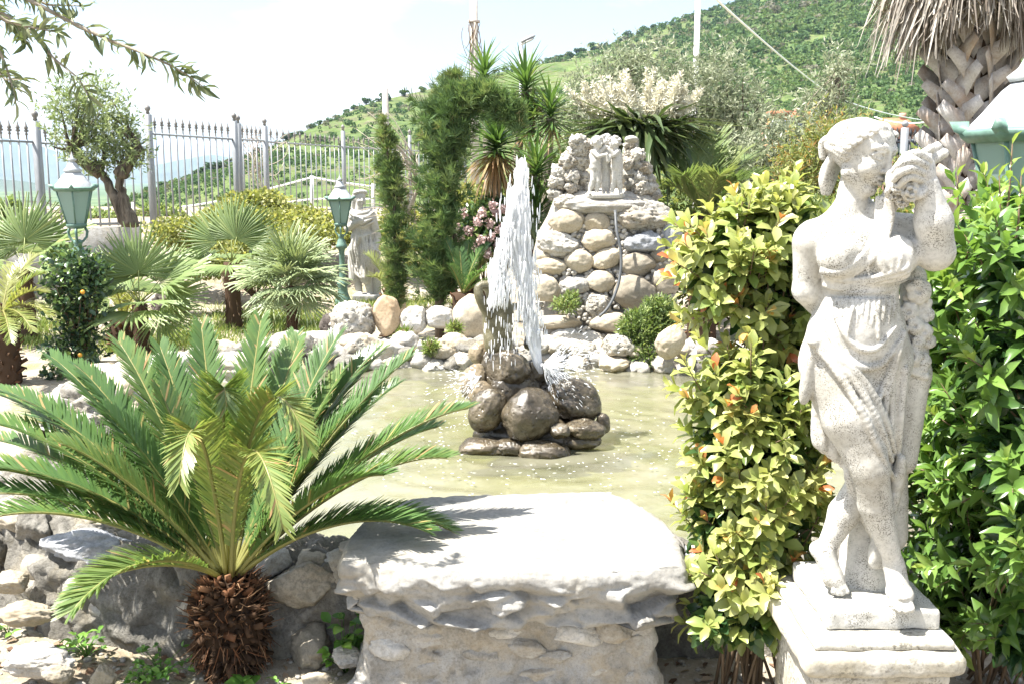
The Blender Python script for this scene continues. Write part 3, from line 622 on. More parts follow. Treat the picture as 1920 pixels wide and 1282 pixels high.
# ---------------------------------------------------------------- pond wall: mortar core with single stones
def ring_core(a0, a1, n, w_in, w_out, top, mat, name, parent, seed, zlow=-0.08):
    a = np.linspace(a0, a1, n); prof = [(w_in, zlow), (w_in, .08), (w_in, .17), (w_in + .01, .25), (w_in + .05, top - .02), (w_in + .13, top), (w_out - .12, top), (w_out - .03, top - .04), (w_out, top - .13), (w_out + .02, top - .22), (w_out + .04, .06), (w_out + .07, zlow)]
    pf = np.array(prof, float); q = np.linspace(0, len(pf) - 1, 64); pf = np.stack([np.interp(q, range(len(pf)), pf[:, i]) for i in (0, 1)], -1); rows = []
    for off, z in pf:
        x, y = pond_pt(a, 1.0); nx, ny = np.cos(a) / PRX, np.sin(a) / PRY; l = np.hypot(nx, ny); tp = smooth(0, .3, (a - a0) / (a1 - a0)) * (1 - smooth(.7, 1, (a - a0) / (a1 - a0))); of = off if w_out < .5 else np.minimum(off, .30 + (off - .30) * tp) if off > .3 else off
        rows.append(np.stack([x + nx / l * of, y + ny / l * of, np.full(n, z)], -1))
    V = np.stack(rows, 0); d = fbm(V * 5, 4, seed)[..., None]; d2 = np.abs(fbm(V * 11, 3, seed + 3))[..., None]; d3 = fbm(V * 34, 3, seed + 5)[..., None]
    c = V.mean(0, keepdims=True); V = V + unit(V - c) * (0.06 * d - 0.07 * d2 + 0.016 * d3 + .015)
    mb = MB(); mb.add(V.reshape(-1, 3), grid_faces(n, len(pf))); return part(name, mb, mat, parent, True)
pw = thing('pond_wall', 'low rubble stone wall ringing the garden pond', 'wall', (PC[0], PC[1], 0.0))
ring_core(math.radians(8), math.radians(192), 420, 0.0, 0.80, 0.36, M['rubble'], 'far_core', pw, 31)
ring_core(math.radians(190), math.radians(372), 620, -0.02, 0.30, 0.33, M['mortar'], 'near_core', pw, 41)
def rim_point(ad, off, z):
    a = math.radians(ad); x, y = pond_pt(a, 1.0); nx, ny = math.cos(a) / PRX, math.sin(a) / PRY; l = math.hypot(nx, ny)
    return np.array((x + nx / l * off, y + ny / l * off, z))
rg = np.random.default_rng(42); SM = ['rubble', 'rubble', 'tufa', 'smooth_tan', 'mortar']
def rim_stone(p, r, seed, mat, **kw):
    V, F = rock(seed, r, **kw); R = rotz(rg.uniform(0, 6.28)); b = MB(); b.add(V @ R.T + p, F, rg.random()); return part('stone', b, M[mat], pw, True)
k = 0
for ad in np.arange(14, 192, 3.3):
    for row in range(3):
        if rg.random() < 0.14: continue
        off, z = ((-0.01, .27), (.08, .37), (.26, .37))[row]; s = rg.uniform(.055, .125); k += 1
        kind = rg.choice(SM)
        rim_stone(rim_point(ad + rg.uniform(-1.5, 1.5), off + rg.uniform(-.04, .04), z + rg.uniform(-.04, .03)), (s * rg.uniform(.9, 1.5), s * rg.uniform(.8, 1.2), s * rg.uniform(.6, .95)), 1000 + k, kind, sub=3 if s > .08 else 2, lump=.28, fine=.16, cuts=6)
for ad in np.arange(192, 262, 3.1):
    for row in range(4):
        if rg.random() < 0.5: continue
        off, z = ((.05, .30), (.22, .30), (.27, .18), (.30, .05))[row]; s = rg.uniform(.04, .10); k += 1
        rim_stone(rim_point(ad + rg.uniform(-1.5, 1.5), off + rg.uniform(-.02, .03), z + rg.uniform(-.03, .03)), (s * rg.uniform(.9, 1.5), s * rg.uniform(.7, 1.0), s * rg.uniform(.6, 1.0)), 1500 + k, rg.choice(['mortar', 'brown_grey', 'rubble', 'mortar']), sub=3 if s > .07 else 2, lump=.3, fine=.18, cuts=8)
# named blocks of the near wall
for (px, py, Yd, rx, ry, mt, kw) in (
    (572, 1092, 3.16, 78, 50, 'brown_grey', dict(lump=.2, fine=.08, cuts=10, sub=4, tilt=.03)),
    (180, 1030, 3.40, 105, 40, 'grey_blue', dict(lump=.3, fine=.14, cuts=8, sub=4, tilt=.1)),
    (72, 1072, 3.42, 30, 38, 'brown_grey', dict(lump=.1, fine=.03, cuts=0, sub=3, tilt=-.5)),
    (325, 1108, 3.24, 42, 34, 'brown_grey', dict(lump=.2, fine=.08, cuts=6, sub=4)),
        (195, 1140, 3.27, 28, 20, 'rubble', dict(lump=.25, fine=.1, cuts=4, sub=3)),
    (235, 1085, 3.3, 30, 26, 'smooth_tan', dict(lump=.2, fine=.06, cuts=3, sub=3)),
    (1300, 1055, 3.2, 40, 55, 'grey_blue', dict(lump=.2, fine=.08, cuts=4, sub=3))):
    b = MB(); rock_px(b, px, py, Yd, rx, ry, int(px), **kw); part('stone', b, M[mt], pw, True)

# ---------------------------------------------------------------- boulders set on the far rim (each its own thing)
def boulder(px, py, Yd, rx, ry, mt, label, name='boulder', **kw):
    b = MB(); rock_px(b, px, py, Yd, rx, ry, int(px * 3 + py), **kw); c = W(px, py + ry, Yd)
    return single(name, b, M[mt], label, 'boulder', c, 'boulders along the far pond rim', True)
boulder(663, 600, 7.62, 42, 38, 'tufa', 'grey pitted rock with a hole at the feet of the grape statue', sub=4, lump=.2, fine=.2, pits=.22)
boulder(725, 592, 7.6, 26, 38, 'orange_tan', 'smooth upright orange-tan boulder beside the pitted rock', sub=4, lump=.16, fine=.03, cuts=2, depth=.8)
boulder(775, 600, 7.62, 29, 27, 'rubble', 'rough cone-shaped pale rock next to the upright orange boulder', sub=4, lump=.2, fine=.08, cuts=4)
boulder(827, 596, 7.66, 30, 22, 'rubble', 'low rounded pale rock on the rim between cone-shaped rock and large boulder', sub=4, lump=.2, fine=.06, cuts=2)
boulder(885, 596, 7.66, 38, 42, 'smooth_tan', 'largest smooth cream boulder on the rim behind the jug', sub=4, lump=.12, fine=.02, cuts=1)
boulder(622, 608, 7.7, 24, 22, 'lava', 'dark grey rock at the foot of the green lamp post', sub=3, lump=.2, fine=.1, cuts=3)
boulder(545, 645, 7.0, 42, 24, 'tufa', 'broad pitted pale rock on the rim below the silver fan palm', sub=3, lump=.2, fine=.15, pits=.1)
boulder(600, 638, 7.2, 48, 22, 'rubble', 'long flat pale rock on the rim below the dark grey rock', sub=3, lump=.2, fine=.1, cuts=3)
boulder(1256, 640, 6.75, 27, 34, 'smooth_tan', 'pale rounded boulder at the water beside the fern', sub=4, lump=.15, fine=.06, cuts=1, tilt=.5)
boulder(320, 572, 10.2, 32, 30, 'lava', 'dark brown lava lump on the grass between the fan palms', sub=4, lump=.25, fine=.2, pits=.25)
boulder(390, 665, 6.9, 30, 22, 'tufa', 'brown jagged tufa rock on the rim above the cycad fronds', sub=3, lump=.3, fine=.2, pits=.2)
boulder(300, 700, 6.3, 42, 24, 'rubble', 'pale angular rock on the rim below the trachycarpus trunk', sub=3, lump=.2, fine=.1, cuts=4)
boulder(440, 690, 6.6, 55, 30, 'rubble', 'large broken white rock of the rim behind the tallest cycad fronds', sub=4, lump=.25, fine=.12, cuts=5)
# loose stones on the soil in front
for (px, py, Yd, rx, ry, mt, lb) in (
    (50, 1150, 3.15, 62, 26, 'smooth_tan', 'flat pale stone lying on the soil against the near wall'),
    (70, 1236, 2.95, 75, 30, 'rubble', 'broad mossy-topped stone on the soil in the front corner'),
    (192, 1270, 2.9, 26, 26, 'smooth_tan', 'small pointed tan stone on the soil before the cycad'),
    (112, 1262, 2.9, 30, 20, 'brown_grey', 'brown stone wedged beside the broad mossy-topped stone'),
    (20, 1090, 3.3, 40, 22, 'smooth_tan', 'long smooth stone at the foot of the wall beside the flat pale stone'),
    (650, 1232, 2.98, 40, 22, 'rubble', 'pale stone on the soil between cycad trunk and slab pier'),
    (590, 1275, 2.85, 34, 14, 'smooth_tan', 'low cream stone on the soil before the slab pier')):
    b = MB(); rock_px(b, px, py, Yd, rx, ry, int(px * 5 + py), sub=4, lump=.25, fine=.12, cuts=7)
    single('loose_stone', b, M[mt], lb, 'stone', W(px, py + ry, Yd), 'loose stones on the soil', True)

# ---------------------------------------------------------------- slab bench and its masonry pier
SZ = 0.5
outl = [(640, 1050), (652, 1012), (700, 950), (760, 938), (860, 926), (1000, 924), (1135, 919), (1180, 936), (1245, 975), (1276, 1012), (1284, 1062), (1200, 1068), (1050, 1074), (900, 1072), (780, 1066)]
P = np.array([WZ(x, y, SZ)[:2] for x, y in outl]); C0 = P.mean(0)
seg = np.linalg.norm(np.roll(P, -1, 0) - P, axis=1); cum = np.concatenate([[0], np.cumsum(seg)]); n = 420
tt = np.linspace(0, cum[-1], n, endpoint=False); PP = np.vstack([P, P[:1]]); O = np.stack([np.interp(tt, cum, PP[:, i]) for i in (0, 1)], -1)
for _ in range(3): O = (np.roll(O, 1, 0) + 2 * O + np.roll(O, -1, 0)) / 4
nrm = np.roll(O, -1, 0) - np.roll(O, 1, 0); nrm = unit(np.stack([nrm[:, 1], -nrm[:, 0]], -1)); nrm *= np.sign(((O - C0) * nrm).sum(1))[:, None]
rows = []
for s in np.linspace(0.03, 0.985, 22):
    V = np.concatenate([C0 + (O - C0) * s, np.full((n, 1), SZ)], 1); V[:, 2] += 0.008 * fbm(V * 6, 4, 61) + 0.005 * fbm(V * 34, 3, 62); rows.append(V)
NR = 40; per = cum[-1]; rgs = np.random.default_rng(77); nf = 150; fs_ = rgs.uniform(0, per, nf); fz = rgs.uniform(-.02, .2, nf); fo = rgs.uniform(-.030, .014, nf); fa = rgs.normal(size=nf) * .30; fb_ = rgs.normal(size=nf) * .55
def facet(sv, dz):
    ds = (sv[:, None] - fs_[None] + per / 2) % per - per / 2; dd = dz - fz[None]; dist = np.hypot(ds * .8, dd * 1.5) + 0 * ds; o = np.argsort(dist, 1)[:, :2]; r_ = np.arange(len(sv))
    v0 = fo[o[:, 0]] + fa[o[:, 0]] * ds[r_, o[:, 0]] + fb_[o[:, 0]] * dd[0, o[:, 0]]; v1 = fo[o[:, 1]] + fa[o[:, 1]] * ds[r_, o[:, 1]] + fb_[o[:, 1]] * dd[0, o[:, 1]]
    w = .5 * (1 - smooth(0, .012, dist[r_, o[:, 1]] - dist[r_, o[:, 0]])); return v0 * (1 - w) + v1 * w
for k in range(NR + 1):
    t = k / NR; z = SZ - 0.004 - 0.175 * t; base = np.concatenate([O, np.full((n, 1), z)], 1); am = smooth(.10, .42, t)
    off = 0.004 - 0.008 * (1 - t) ** 24 + facet(tt, 0.175 * t) * am - 0.05 * max(0, t - .3) + .012 * math.sin(math.pi * min(1, t * 1.4)) + 0.008 * fbm(base * np.array((20, 20, 40)), 3, 72) * (.3 + am) + 0.004 * fbm(base * 80, 2, 75)
    V = base.copy(); V[:, :2] += nrm * off[:, None]; V[:, 2] += 0.005 * fbm(base * 9, 2, 74); rows.append(V)
V = np.concatenate(rows + [rows[0].mean(0)[None], np.array([[C0[0], C0[1], SZ - .19]])]); nr = 22 + NR + 1
F = polar_faces(n, nr)[:, ::-1]; T = [(nr * n, k, (k + 1) % n) for k in range(n)] + [(nr * n + 1, (nr - 1) * n + (k + 1) % n, (nr - 1) * n + k) for k in range(n)]
mb = MB(); mb.addqt(V, F, T); single('stone_slab', mb, M['slab'], 'thick pale stone slab with split front edge laid as a bench at the pond', 'stone slab', (C0[0], C0[1], SZ - .19), None, True)

pl = W(682, 1180, 2.8)[0]; pr = W(1226, 1180, 2.8)[0]
pier = thing('slab_pier', 'rough masonry pier of pale rubble holding up the stone slab', 'masonry pier', ((pl + pr) / 2, 3.05, -.06))
fl = Field((pl - .12, 2.66, -.1), (pr + .12, 3.5, .36), .0085); fl.rbox(((pl + pr) / 2, 3.11, .12), ((pr - pl) / 2, .32, .212), .02); fl.rbox(((pl + pr) / 2 - .01, 3.10, -.04), ((pr - pl) / 2 + .03, .36, .15), .04, k=.06)
fl.ripple(fl.lo, fl.lo + (fl.n - 1) * fl.h, lambda q: .030 * np.abs(fbm(q * np.array((7, 7, 11)), 3, 81)) + .014 * fbm(q * 26, 3, 82) - .012)
b = MB(); fl.mesh(b); part('masonry', b, M['rubble'], pier, True)
rg = np.random.default_rng(91)
for (px, py, rx, ry) in ((730, 1215, 40, 22), (800, 1195, 48, 18), (905, 1225, 45, 24), (990, 1215, 40, 18), (1080, 1190, 55, 24), (1150, 1180, 40, 26), (1195, 1210, 26, 34), (700, 1262, 34, 22), (800, 1255, 50, 22), (900, 1272, 40, 18), (1010, 1262, 52, 20), (1120, 1255, 58, 24), (1195, 1270, 30, 18), (860, 1180, 30, 12), (945, 1185, 34, 14), (1040, 1230, 34, 14)):
    b = MB(); rock_px(b, px, py, 2.79 + rg.uniform(-.02, .015), rx, ry, int(px * 7 + py), depth=.5, sub=3, lump=.28, fine=.12, cuts=4, tilt=rg.uniform(-.3, .3)); part('stone', b, M['rubble'], pier, True)

# ---------------------------------------------------------------- fountain: boulder pile, jug
fc = W(1000, 800, 5.1); ft = thing('fountain', 'wet boulder pile fountain with a mossy jug in the middle of the pond', 'fountain', (fc[0], 5.1, 0.12))
for (px, py, Yd, rx, ry, tl, mt, kw) in (
    (954, 691, 5.0, 39, 35, .1, 'wet', dict(cuts=2)), (1006, 700, 5.08, 24, 28, .2, 'wet', dict(cuts=3)), (993, 778, 4.82, 51, 52, 0, 'wet', {}),
    (914, 768, 4.86, 34, 43, .45, 'wet', {}), (1076, 750, 4.98, 53, 43, .25, 'wet', {}), (889, 717, 5.05, 25, 34, .3, 'wet_pale', {}), (902, 738, 4.96, 22, 25, .2, 'wet_pale', {}),
    (901, 662, 5.2, 21, 23, 0, 'wet_pale', {}), (997, 640, 5.25, 15, 18, .3, 'wet', {}), (1050, 808, 4.74, 20, 17, .4, 'wet', dict(cuts=5)), (1096, 804, 4.84, 37, 21, .1, 'wet', dict(cuts=2)),
    (1130, 795, 4.92, 14, 22, 0, 'wet', {}), (1020, 846, 4.74, 50, 22, .05, 'wet', {}), (905, 838, 4.82, 62, 20, -.03, 'wet', dict(cuts=2)), (960, 838, 4.8, 45, 18, 0, 'wet', {}), (1085, 826, 4.86, 45, 16, 0, 'wet', {}), (960, 735, 5.05, 55, 50, 0, 'wet', {}), (1030, 735, 5.15, 50, 45, 0, 'wet', {}), (935, 690, 5.2, 40, 50, 0, 'wet', {}), (1000, 815, 5.0, 110, 45, 0, 'wet', {})):
    b = MB(); kw2 = dict(lump=.18, fine=.045, sub=4); kw2.update(kw); rock_px(b, px, py, Yd, rx, ry, int(px * 11 + py), depth=.9, tilt=tl, **kw2); part('boulder', b, M[mt], ft, True)
# jug: body, spout rim and bent handle
s = PXS(5.1); jc = W(934, 660, 5.12); b = MB()
prof = [(0.0, 0), (20, 0), (25, 6), (27, 22), (29, 50), (30, 72), (28, 84), (24, 94), (22, 104), (25, 114), (33, 121), (36, 124), (34, 125), (22, 110), (18, 96), (0, 94)]
b.lathe([(r * s, z * s) for r, z in prof], jc, 28); part('jug_body', b, M['mossy'], ft, True)
b = MB(); hp = [W(x, y, yy) for x, y, yy in ((948, 541, 5.08), (930, 534, 5.06), (905, 534, 5.04), (896, 540, 5.03), (898, 556, 5.02), (908, 578, 5.03), (918, 594, 5.06))]
hp = np.array(hp); hh = np.stack([np.interp(np.linspace(0, 6, 30), np.arange(7), hp[:, i]) for i in range(3)], -1)
for _ in range(3): hh[1:-1] = (hh[:-2] + 2 * hh[1:-1] + hh[2:]) / 4
b.tube(hh, np.linspace(7, 9.5, 30) * s, 10); part('jug_handle', b, M['mossy'], ft, True)
b = MB(); b.tube([W(975, 712, 5.0), W(978, 690, 5.0), W(980, 672, 5.02)], 5 * s, 10); part('nozzle', b, M['lamp_black'], ft, True)

# ---------------------------------------------------------------- grotto of stacked stones
GY = 7.45; gp = W(1130, 640, GY)
gr = thing('stone_grotto', 'stacked boulder grotto with pebble joints standing behind the pond', 'grotto', (gp[0], GY, gp[2] - .1))
# core body: an upright irregular mass
prof = [(660, 985, 1300), (620, 985, 1290), (580, 990, 1283), (530, 995, 1278), (480, 1005, 1278), (440, 1015, 1272), (410, 1030, 1262), (385, 1038, 1250), (368, 1046, 1236), (360, 1060, 1220)]
rows = []; m = 60
for i, (py, x0, x1) in enumerate(prof):
    yb = GY + .05 + .03 * i; w0 = W(x0, py, yb); w1 = W(x1, py, yb); aa = np.linspace(0, 2 * math.pi, m, endpoint=False); c = (w0 + w1) / 2; hx = (w1[0] - w0[0]) / 2
    sgn = lambda q: np.sign(q) * np.abs(q) ** 0.6
    rows.append(np.stack([c[0] + hx * sgn(np.cos(aa)), c[1] + .40 + .33 * sgn(np.sin(aa)), np.full(m, c[2])], -1))
V = np.concatenate(rows + [rows[-1].mean(0)[None] + (0, 0, .02)]); V += (0.03 * fbm(V * 6, 3, 15))[:, None] * np.array((1, 1, .4))
b = MB(); nn = len(prof); b.addqt(V, polar_faces(m, nn), [(nn * m, (nn - 1) * m + k, (nn - 1) * m + (k + 1) % m) for k in range(m)]); part('mortar_core', b, M['rubble'], gr, True)
GS = [(1062, 415, 31, 22, 0, 'smooth_tan'), (1119, 419, 23, 20, 0, 'smooth_tan'), (1206, 405, 49, 31, .1, 'tufa'), (1045, 458, 38, 23, .1, 'rubble'), (1122, 451, 31, 19, -.1, 'smooth_tan'), (1208, 456, 36, 21, .1, 'grey_blue'),
      (1260, 438, 17, 30, .1, 'grey_blue'), (1031, 500, 30, 15, .05, 'smooth_tan'), (1086, 490, 26, 20, 0, 'smooth_tan'), (1137, 486, 28, 18, -.45, 'smooth_tan'), (1194, 497, 33, 21, 0, 'brown_grey'), (1019, 544, 31, 26, 0, 'smooth_tan'),
      (1075, 535, 28, 20, 0, 'rubble'), (1127, 530, 25, 20, 0, 'smooth_tan'), (1190, 551, 39, 31, 0, 'brown_grey'), (1249, 525, 25, 27, 0, 'brown_grey'), (1121, 574, 25, 22, .1, 'tufa'), (1045, 605, 46, 13, .03, 'smooth_tan'), (1144, 607, 36, 19, -.15, 'smooth_tan'),
      (1236, 480, 16, 12, 0, 'brown_grey'), (1019, 482, 13, 7, 0, 'smooth_tan'), (1062, 634, 34, 17, 0, 'rubble'), (1104, 640, 28, 18, 0, 'rubble'), (998, 632, 16, 16, 0, 'brown_grey'), (1165, 640, 26, 18, 0, 'rubble'), (1210, 610, 30, 26, 0, 'rubble'), (1060, 380, 20, 14, 0, 'tufa')]
for (px, py, rx, ry, tl, mt) in GS:
    b = MB(); kw = dict(lump=.16, fine=.035, cuts=1, sub=4) if mt in ('smooth_tan', 'brown_grey') else dict(lump=.2, fine=.12, cuts=3, sub=4, pits=.1 if mt == 'tufa' else 0)
    rock_px(b, px, py, GY + (640 - py) * .0011 + .03, rx * 1.06, ry * 1.08, int(px * 13 + py), depth=.75, tilt=tl, **kw); part('stone', b, M[mt], gr, True)
rg = np.random.default_rng(17); pm = []
for k in range(5): V, F = rock(400 + k, (1, .8, .8), 1, .15, .03); bb = MB(); bb.add(V, F, rg.random()); pm.append(bb.mesh('pebble', M['pebble'], True))
cnt = 0
for _ in range(6000):
    if cnt >= 290: break
    py = rg.uniform(400, 640); x0 = np.interp(py, [360, 440, 530, 640], [1060, 1020, 1000, 990]); x1 = np.interp(py, [360, 440, 530, 640], [1220, 1268, 1272, 1250]); px = rg.uniform(x0, x1)
    rmin = min(math.hypot((px - a_) / (rx + 1), (py - b_) / (ry + 1)) for a_, b_, rx, ry, _, _ in GS)
    if rmin < 1.0 or rmin > 1.42: continue
    Yd = GY + (640 - py) * .0011 + .0; s = PXS(Yd) * rg.uniform(3.2, 6.2)
    piece('pebble', pm[rg.integers(5)], mat4(roty(rg.uniform(-.8, .8)), W(px, py, Yd + .01 + .03 * rg.random()), s), gr); cnt += 1
# knobbly tufa arch at the top, cement ledge
for side, cols in ((0, [(1084, 268, 15), (1098, 272, 12), (1098, 296, 12), (1066, 302, 16), (1084, 305, 16), (1044, 344, 14), (1042, 364, 13), (1052, 325, 16), (1074, 330, 15), (1096, 335, 14), (1050, 350, 14), (1070, 352, 12), (1090, 358, 12), (1062, 368, 12), (1104, 350, 10), (1074, 288, 13), (1088, 286, 13)]),
                   (1, [(1184, 272, 13), (1180, 288, 11), (1196, 290, 13), (1176, 306, 11), (1194, 310, 14), (1210, 316, 12), (1178, 326, 12), (1198, 332, 14), (1214, 338, 13), (1182, 346, 11), (1202, 354, 14), (1220, 352, 12), (1228, 366, 11), (1176, 362, 9), (1192, 368, 10)])):
    for (px, py, r) in cols:
        b = MB(); rock_px(b, px, py, GY + .46 + rg.uniform(-.05, .05), r * 1.15, r, int(px * 17 + py), depth=1.0, sub=3, lump=.35, fine=.3, cuts=2, pits=.2, tilt=rg.uniform(-.5, .5)); part('tufa_stone', b, M['tufa'], gr, True)
b = MB(); V, F = rock(77, (PXS(7.8) * 13, .05, PXS(7.8) * 7), 2, .1, .1, 5); b.add(V + W(1184, 262, 7.76), F); part('cap_stone', b, M['tufa'], gr, True)
b = MB(); rock_px(b, 1138, 330, GY + .92, 58, 48, 555, depth=.3, sub=4, lump=.2, fine=.2); part('back_wall', b, M['brown_grey'], gr, True)
b = MB(); rock_px(b, 1135, 386, GY + .34, 96, 20, 556, depth=.6, sub=4, lump=.15, fine=.06); part('ledge', b, M['rubble'], gr, True)
# hose down the face
hp = np.array([W(x, y, yy) for x, y, yy in ((1152, 395, 7.62), (1154, 432, 7.52), (1162, 462, 7.5), (1164, 495, 7.48), (1159, 530, 7.46), (1148, 560, 7.42), (1136, 580, 7.40), (1122, 592, 7.40))])
hh = np.stack([np.interp(np.linspace(0, 7, 36), np.arange(8), hp[:, i]) for i in range(3)], -1)
for _ in range(4): hh[1:-1] = (hh[:-2] + 2 * hh[1:-1] + hh[2:]) / 4
hh[:, 1] -= .06
b = MB(); b.tube(hh, .011, 8); single('garden_hose', b, M['hose'], 'black hose hanging down the face of the stone grotto', 'hose', hh[-1], None, True)
# ---------------------------------------------------------------- the near statue
SY = 2.42; ss = PXS(SY)
def S(px, py, d=0.0): return W(px, py, SY + d * ss)
def SP(l): return [S(*p) for p in l]
lo = np.minimum.reduce([S(1470, 1190, -95), S(1470, 205, -95), S(1470, 1190, 110)]) - .01; hi = np.maximum.reduce([S(1800, 205, 110), S(1800, 1190, 110), S(1800, 205, -95)]) + .01
lo[1] = SY - .175; hi[1] = SY + .17; lo[2] = S(1600, 1150, -60)[2] - .03
B = Field(lo, hi, 0.0032)
def onto(fl, pts, inset=0.0, MAP=None):
    """lay points (photograph px, py) on the front of the solid built so far; inset in px, deeper is positive"""
    mp = MAP or S; out = []
    for p in pts:
        ds = np.arange(-125, 95, 1.5); q = np.array([mp(p[0], p[1], d) for d in ds]); ii = np.round((q - fl.lo) / fl.h).astype(int)
        ok = ((ii >= 0) & (ii < fl.n)).all(1); v = np.full(len(ds), 1.0); v[ok] = fl.D[tuple(ii[ok].T)]
        hit = np.nonzero(v < 0)[0]; d = ds[hit[0]] + v[hit[0]] / (ss if MAP is None else q2) if len(hit) else (p[2] if len(p) > 2 else 0)
        out.append(mp(p[0], p[1], d + inset))
    return out
def over(fl, pts, inset, n=14, w=2, MAP=None):
    """like onto, but the fold bridges hollows: its depth follows the highest neighbours"""
    mp = MAP or S; P0 = np.array([p[:2] for p in pts], float); t = np.linspace(0, len(P0) - 1, n); P1 = np.stack([np.interp(t, range(len(P0)), P0[:, i]) for i in (0, 1)], -1)
    d = np.array([(q[1] - SY) / ss if MAP is None else 0 for q in onto(fl, P1, 0, MAP)])
    m = np.array([d[max(0, i - w):i + w + 1].min() for i in range(n)])
    for _ in range(5): m[1:-1] = (m[:-2] + 2 * m[1:-1] + m[2:]) / 4
    return [mp(x, y, q + inset) for (x, y), q in zip(P1, np.minimum(m, d + 3))]
# trunk of the body
B.ell(S(1613, 476, 6), np.array((74, 52, 78)) * ss, k=.03)
B.cone(S(1530, 446, 6), S(1690, 436, 8), 28 * ss, 28 * ss, .03)
B.ell(S(1612, 545, 6), np.array((70, 50, 62)) * ss, k=.04)
B.ell(S(1606, 618, 4), np.array((90, 60, 70)) * ss, k=.04)
B.ell(S(1605, 668, 6), np.array((99, 62, 66)) * ss, k=.04)
B.ell(S(1604, 615, -38), np.array((52, 28, 58)) * ss, k=.04)                 # belly
B.ell(S(1570, 484, -42), np.array((36, 30, 35)) * ss, k=.022)               # breasts
B.ell(S(1674, 480, -44), np.array((38, 32, 36)) * ss, k=.022)
B.cone(S(1592, 412, 8), S(1604, 342, 6), 31 * ss, 26 * ss, .016)            # neck
B.cone(S(1526, 434, 10), S(1586, 394, 12), 16 * ss, 18 * ss, .022)
B.cone(S(1692, 424, 10), S(1624, 394, 12), 16 * ss, 18 * ss, .022)
# bent arm held behind the back
B.ell(S(1522, 452, 6), np.array((31, 32, 33)) * ss, k=.02)
B.cone(S(1518, 456, 6), S(1512, 540, 18), 30 * ss, 25 * ss, .014)
B.cone(S(1512, 545, 18), S(1550, 592, 62), 25 * ss, 19 * ss, .012)
# raised arm
B.cone(S(1706, 440, 6), S(1752, 474, -46), 36 * ss, 33 * ss, .02)
B.cone(S(1754, 470, -50), S(1750, 415, -66), 33 * ss, 31 * ss, .014)
B.cone(S(1750, 415, -66), S(1738, 345, -72), 31 * ss, 20 * ss, .014)
# legs: draped standing leg, bare crossing leg
B.cone(S(1652, 680, 4), S(1644, 790, 4), 53 * ss, 47 * ss, .03); B.cone(S(1644, 790, 4), S(1632, 900, 18), 46 * ss, 32 * ss, .01)
B.cone(S(1630, 890, 20), S(1582, 962, 26), 31 * ss, 29 * ss, .008); B.cone(S(1582, 962, 26), S(1547, 1030, 26), 29 * ss, 16.5 * ss, .012)
B.ell(S(1532, 1028, 36), np.array((15, 16, 15)) * ss, k=.012)
B.cone(S(1546, 1036, 22), S(1562, 1082, 6), 21 * ss, 19 * ss, .014); B.cone(S(1562, 1082, 6), S(1577, 1101, -6), 18 * ss, 11 * ss, .012)
B.cone(S(1562, 688, -6), S(1596, 780, -34), 60 * ss, 52 * ss, .03); B.cone(S(1596, 780, -34), S(1631, 876, -52), 52 * ss, 36 * ss, .02)
B.ell(S(1628, 872, -62), np.array((25, 22, 30)) * ss, k=.016)                 # knee
B.cone(S(1632, 882, -52), S(1641, 945, -40), 33 * ss, 31 * ss, .008); B.cone(S(1641, 945, -40), S(1676, 1056, -34), 31 * ss, 16 * ss, .006)
B.cone(S(1676, 1058, -30), S(1686, 1108, -52), 20 * ss, 21 * ss, .014); B.ell(S(1688, 1112, -58), np.array((25, 26, 14)) * ss, k=.012)
for i, (tx, ty, td, r) in enumerate(((1708, 1140, -84, 7.5), (1698, 1144, -86, 6.5), (1687, 1143, -85, 6.2), (1677, 1139, -82, 6), (1669, 1132, -78, 5.5))):
    B.cone(S(1688 + (tx - 1688) * .55, 1116, -66), S(tx, ty, td), r * ss * 1.05, r * ss, .004)
for i, (tx, ty) in enumerate(((1588, 1108), (1579, 1112), (1570, 1112), (1562, 1109))): B.cone(S(1573 + (tx - 1573) * .5, 1097, -6), S(tx, ty, -12), 6 * ss, 5 * ss, .004)
# tree stump and garland behind
B.cone(S(1640, 860, 84), S(1620, 1130, 78), 38 * ss, 62 * ss, .02); B.cone(S(1672, 760, 62), S(1665, 1000, 78), 30 * ss, 38 * ss, .02)
B.cone(S(1712, 520, 32), S(1716, 700, 32), 24 * ss, 26 * ss, .02); B.cone(S(1716, 700, 34), S(1690, 860, 42), 28 * ss, 30 * ss, .02)
rg = np.random.default_rng(3)
for (px, py, d, r) in ((1722, 546, 8, 23), (1704, 585, 10, 18), (1738, 590, 14, 14), (1716, 612, 4, 16), (1734, 622, 6, 15), (1742, 640, 12, 13), (1722, 640, 4, 13), (1710, 668, 8, 20), (1728, 676, 14, 17), (1706, 560, 16, 14), (1736, 568, 16, 12)):
    B.ell(S(px, py, d), r * ss, k=.005)
    for j in range(6):
        aa = j * 1.047 + px; B.ell(S(px + math.cos(aa) * r * .68, py + math.sin(aa) * r * .68, d - r * .45), np.array((r * .42, r * .3, r * .42)) * ss, k=.003)
    B.ell(S(px, py, d - r * .9), r * .28 * ss, k=.003, sub=True)
for j in range(5): B.cone(S(1692 + j * 5, 690 + j * 2, 2), S(1722 + j * 3, 652 + j * 13, 6), 6 * ss, 9 * ss, .003)
# base block
pc = (W(1552, 1150, 2.335) + W(1764, 1152, 2.335)) / 2; PT = W(1650, 1146, 2.335)[2]; PB = W(1650, 1181, 2.335)[2]
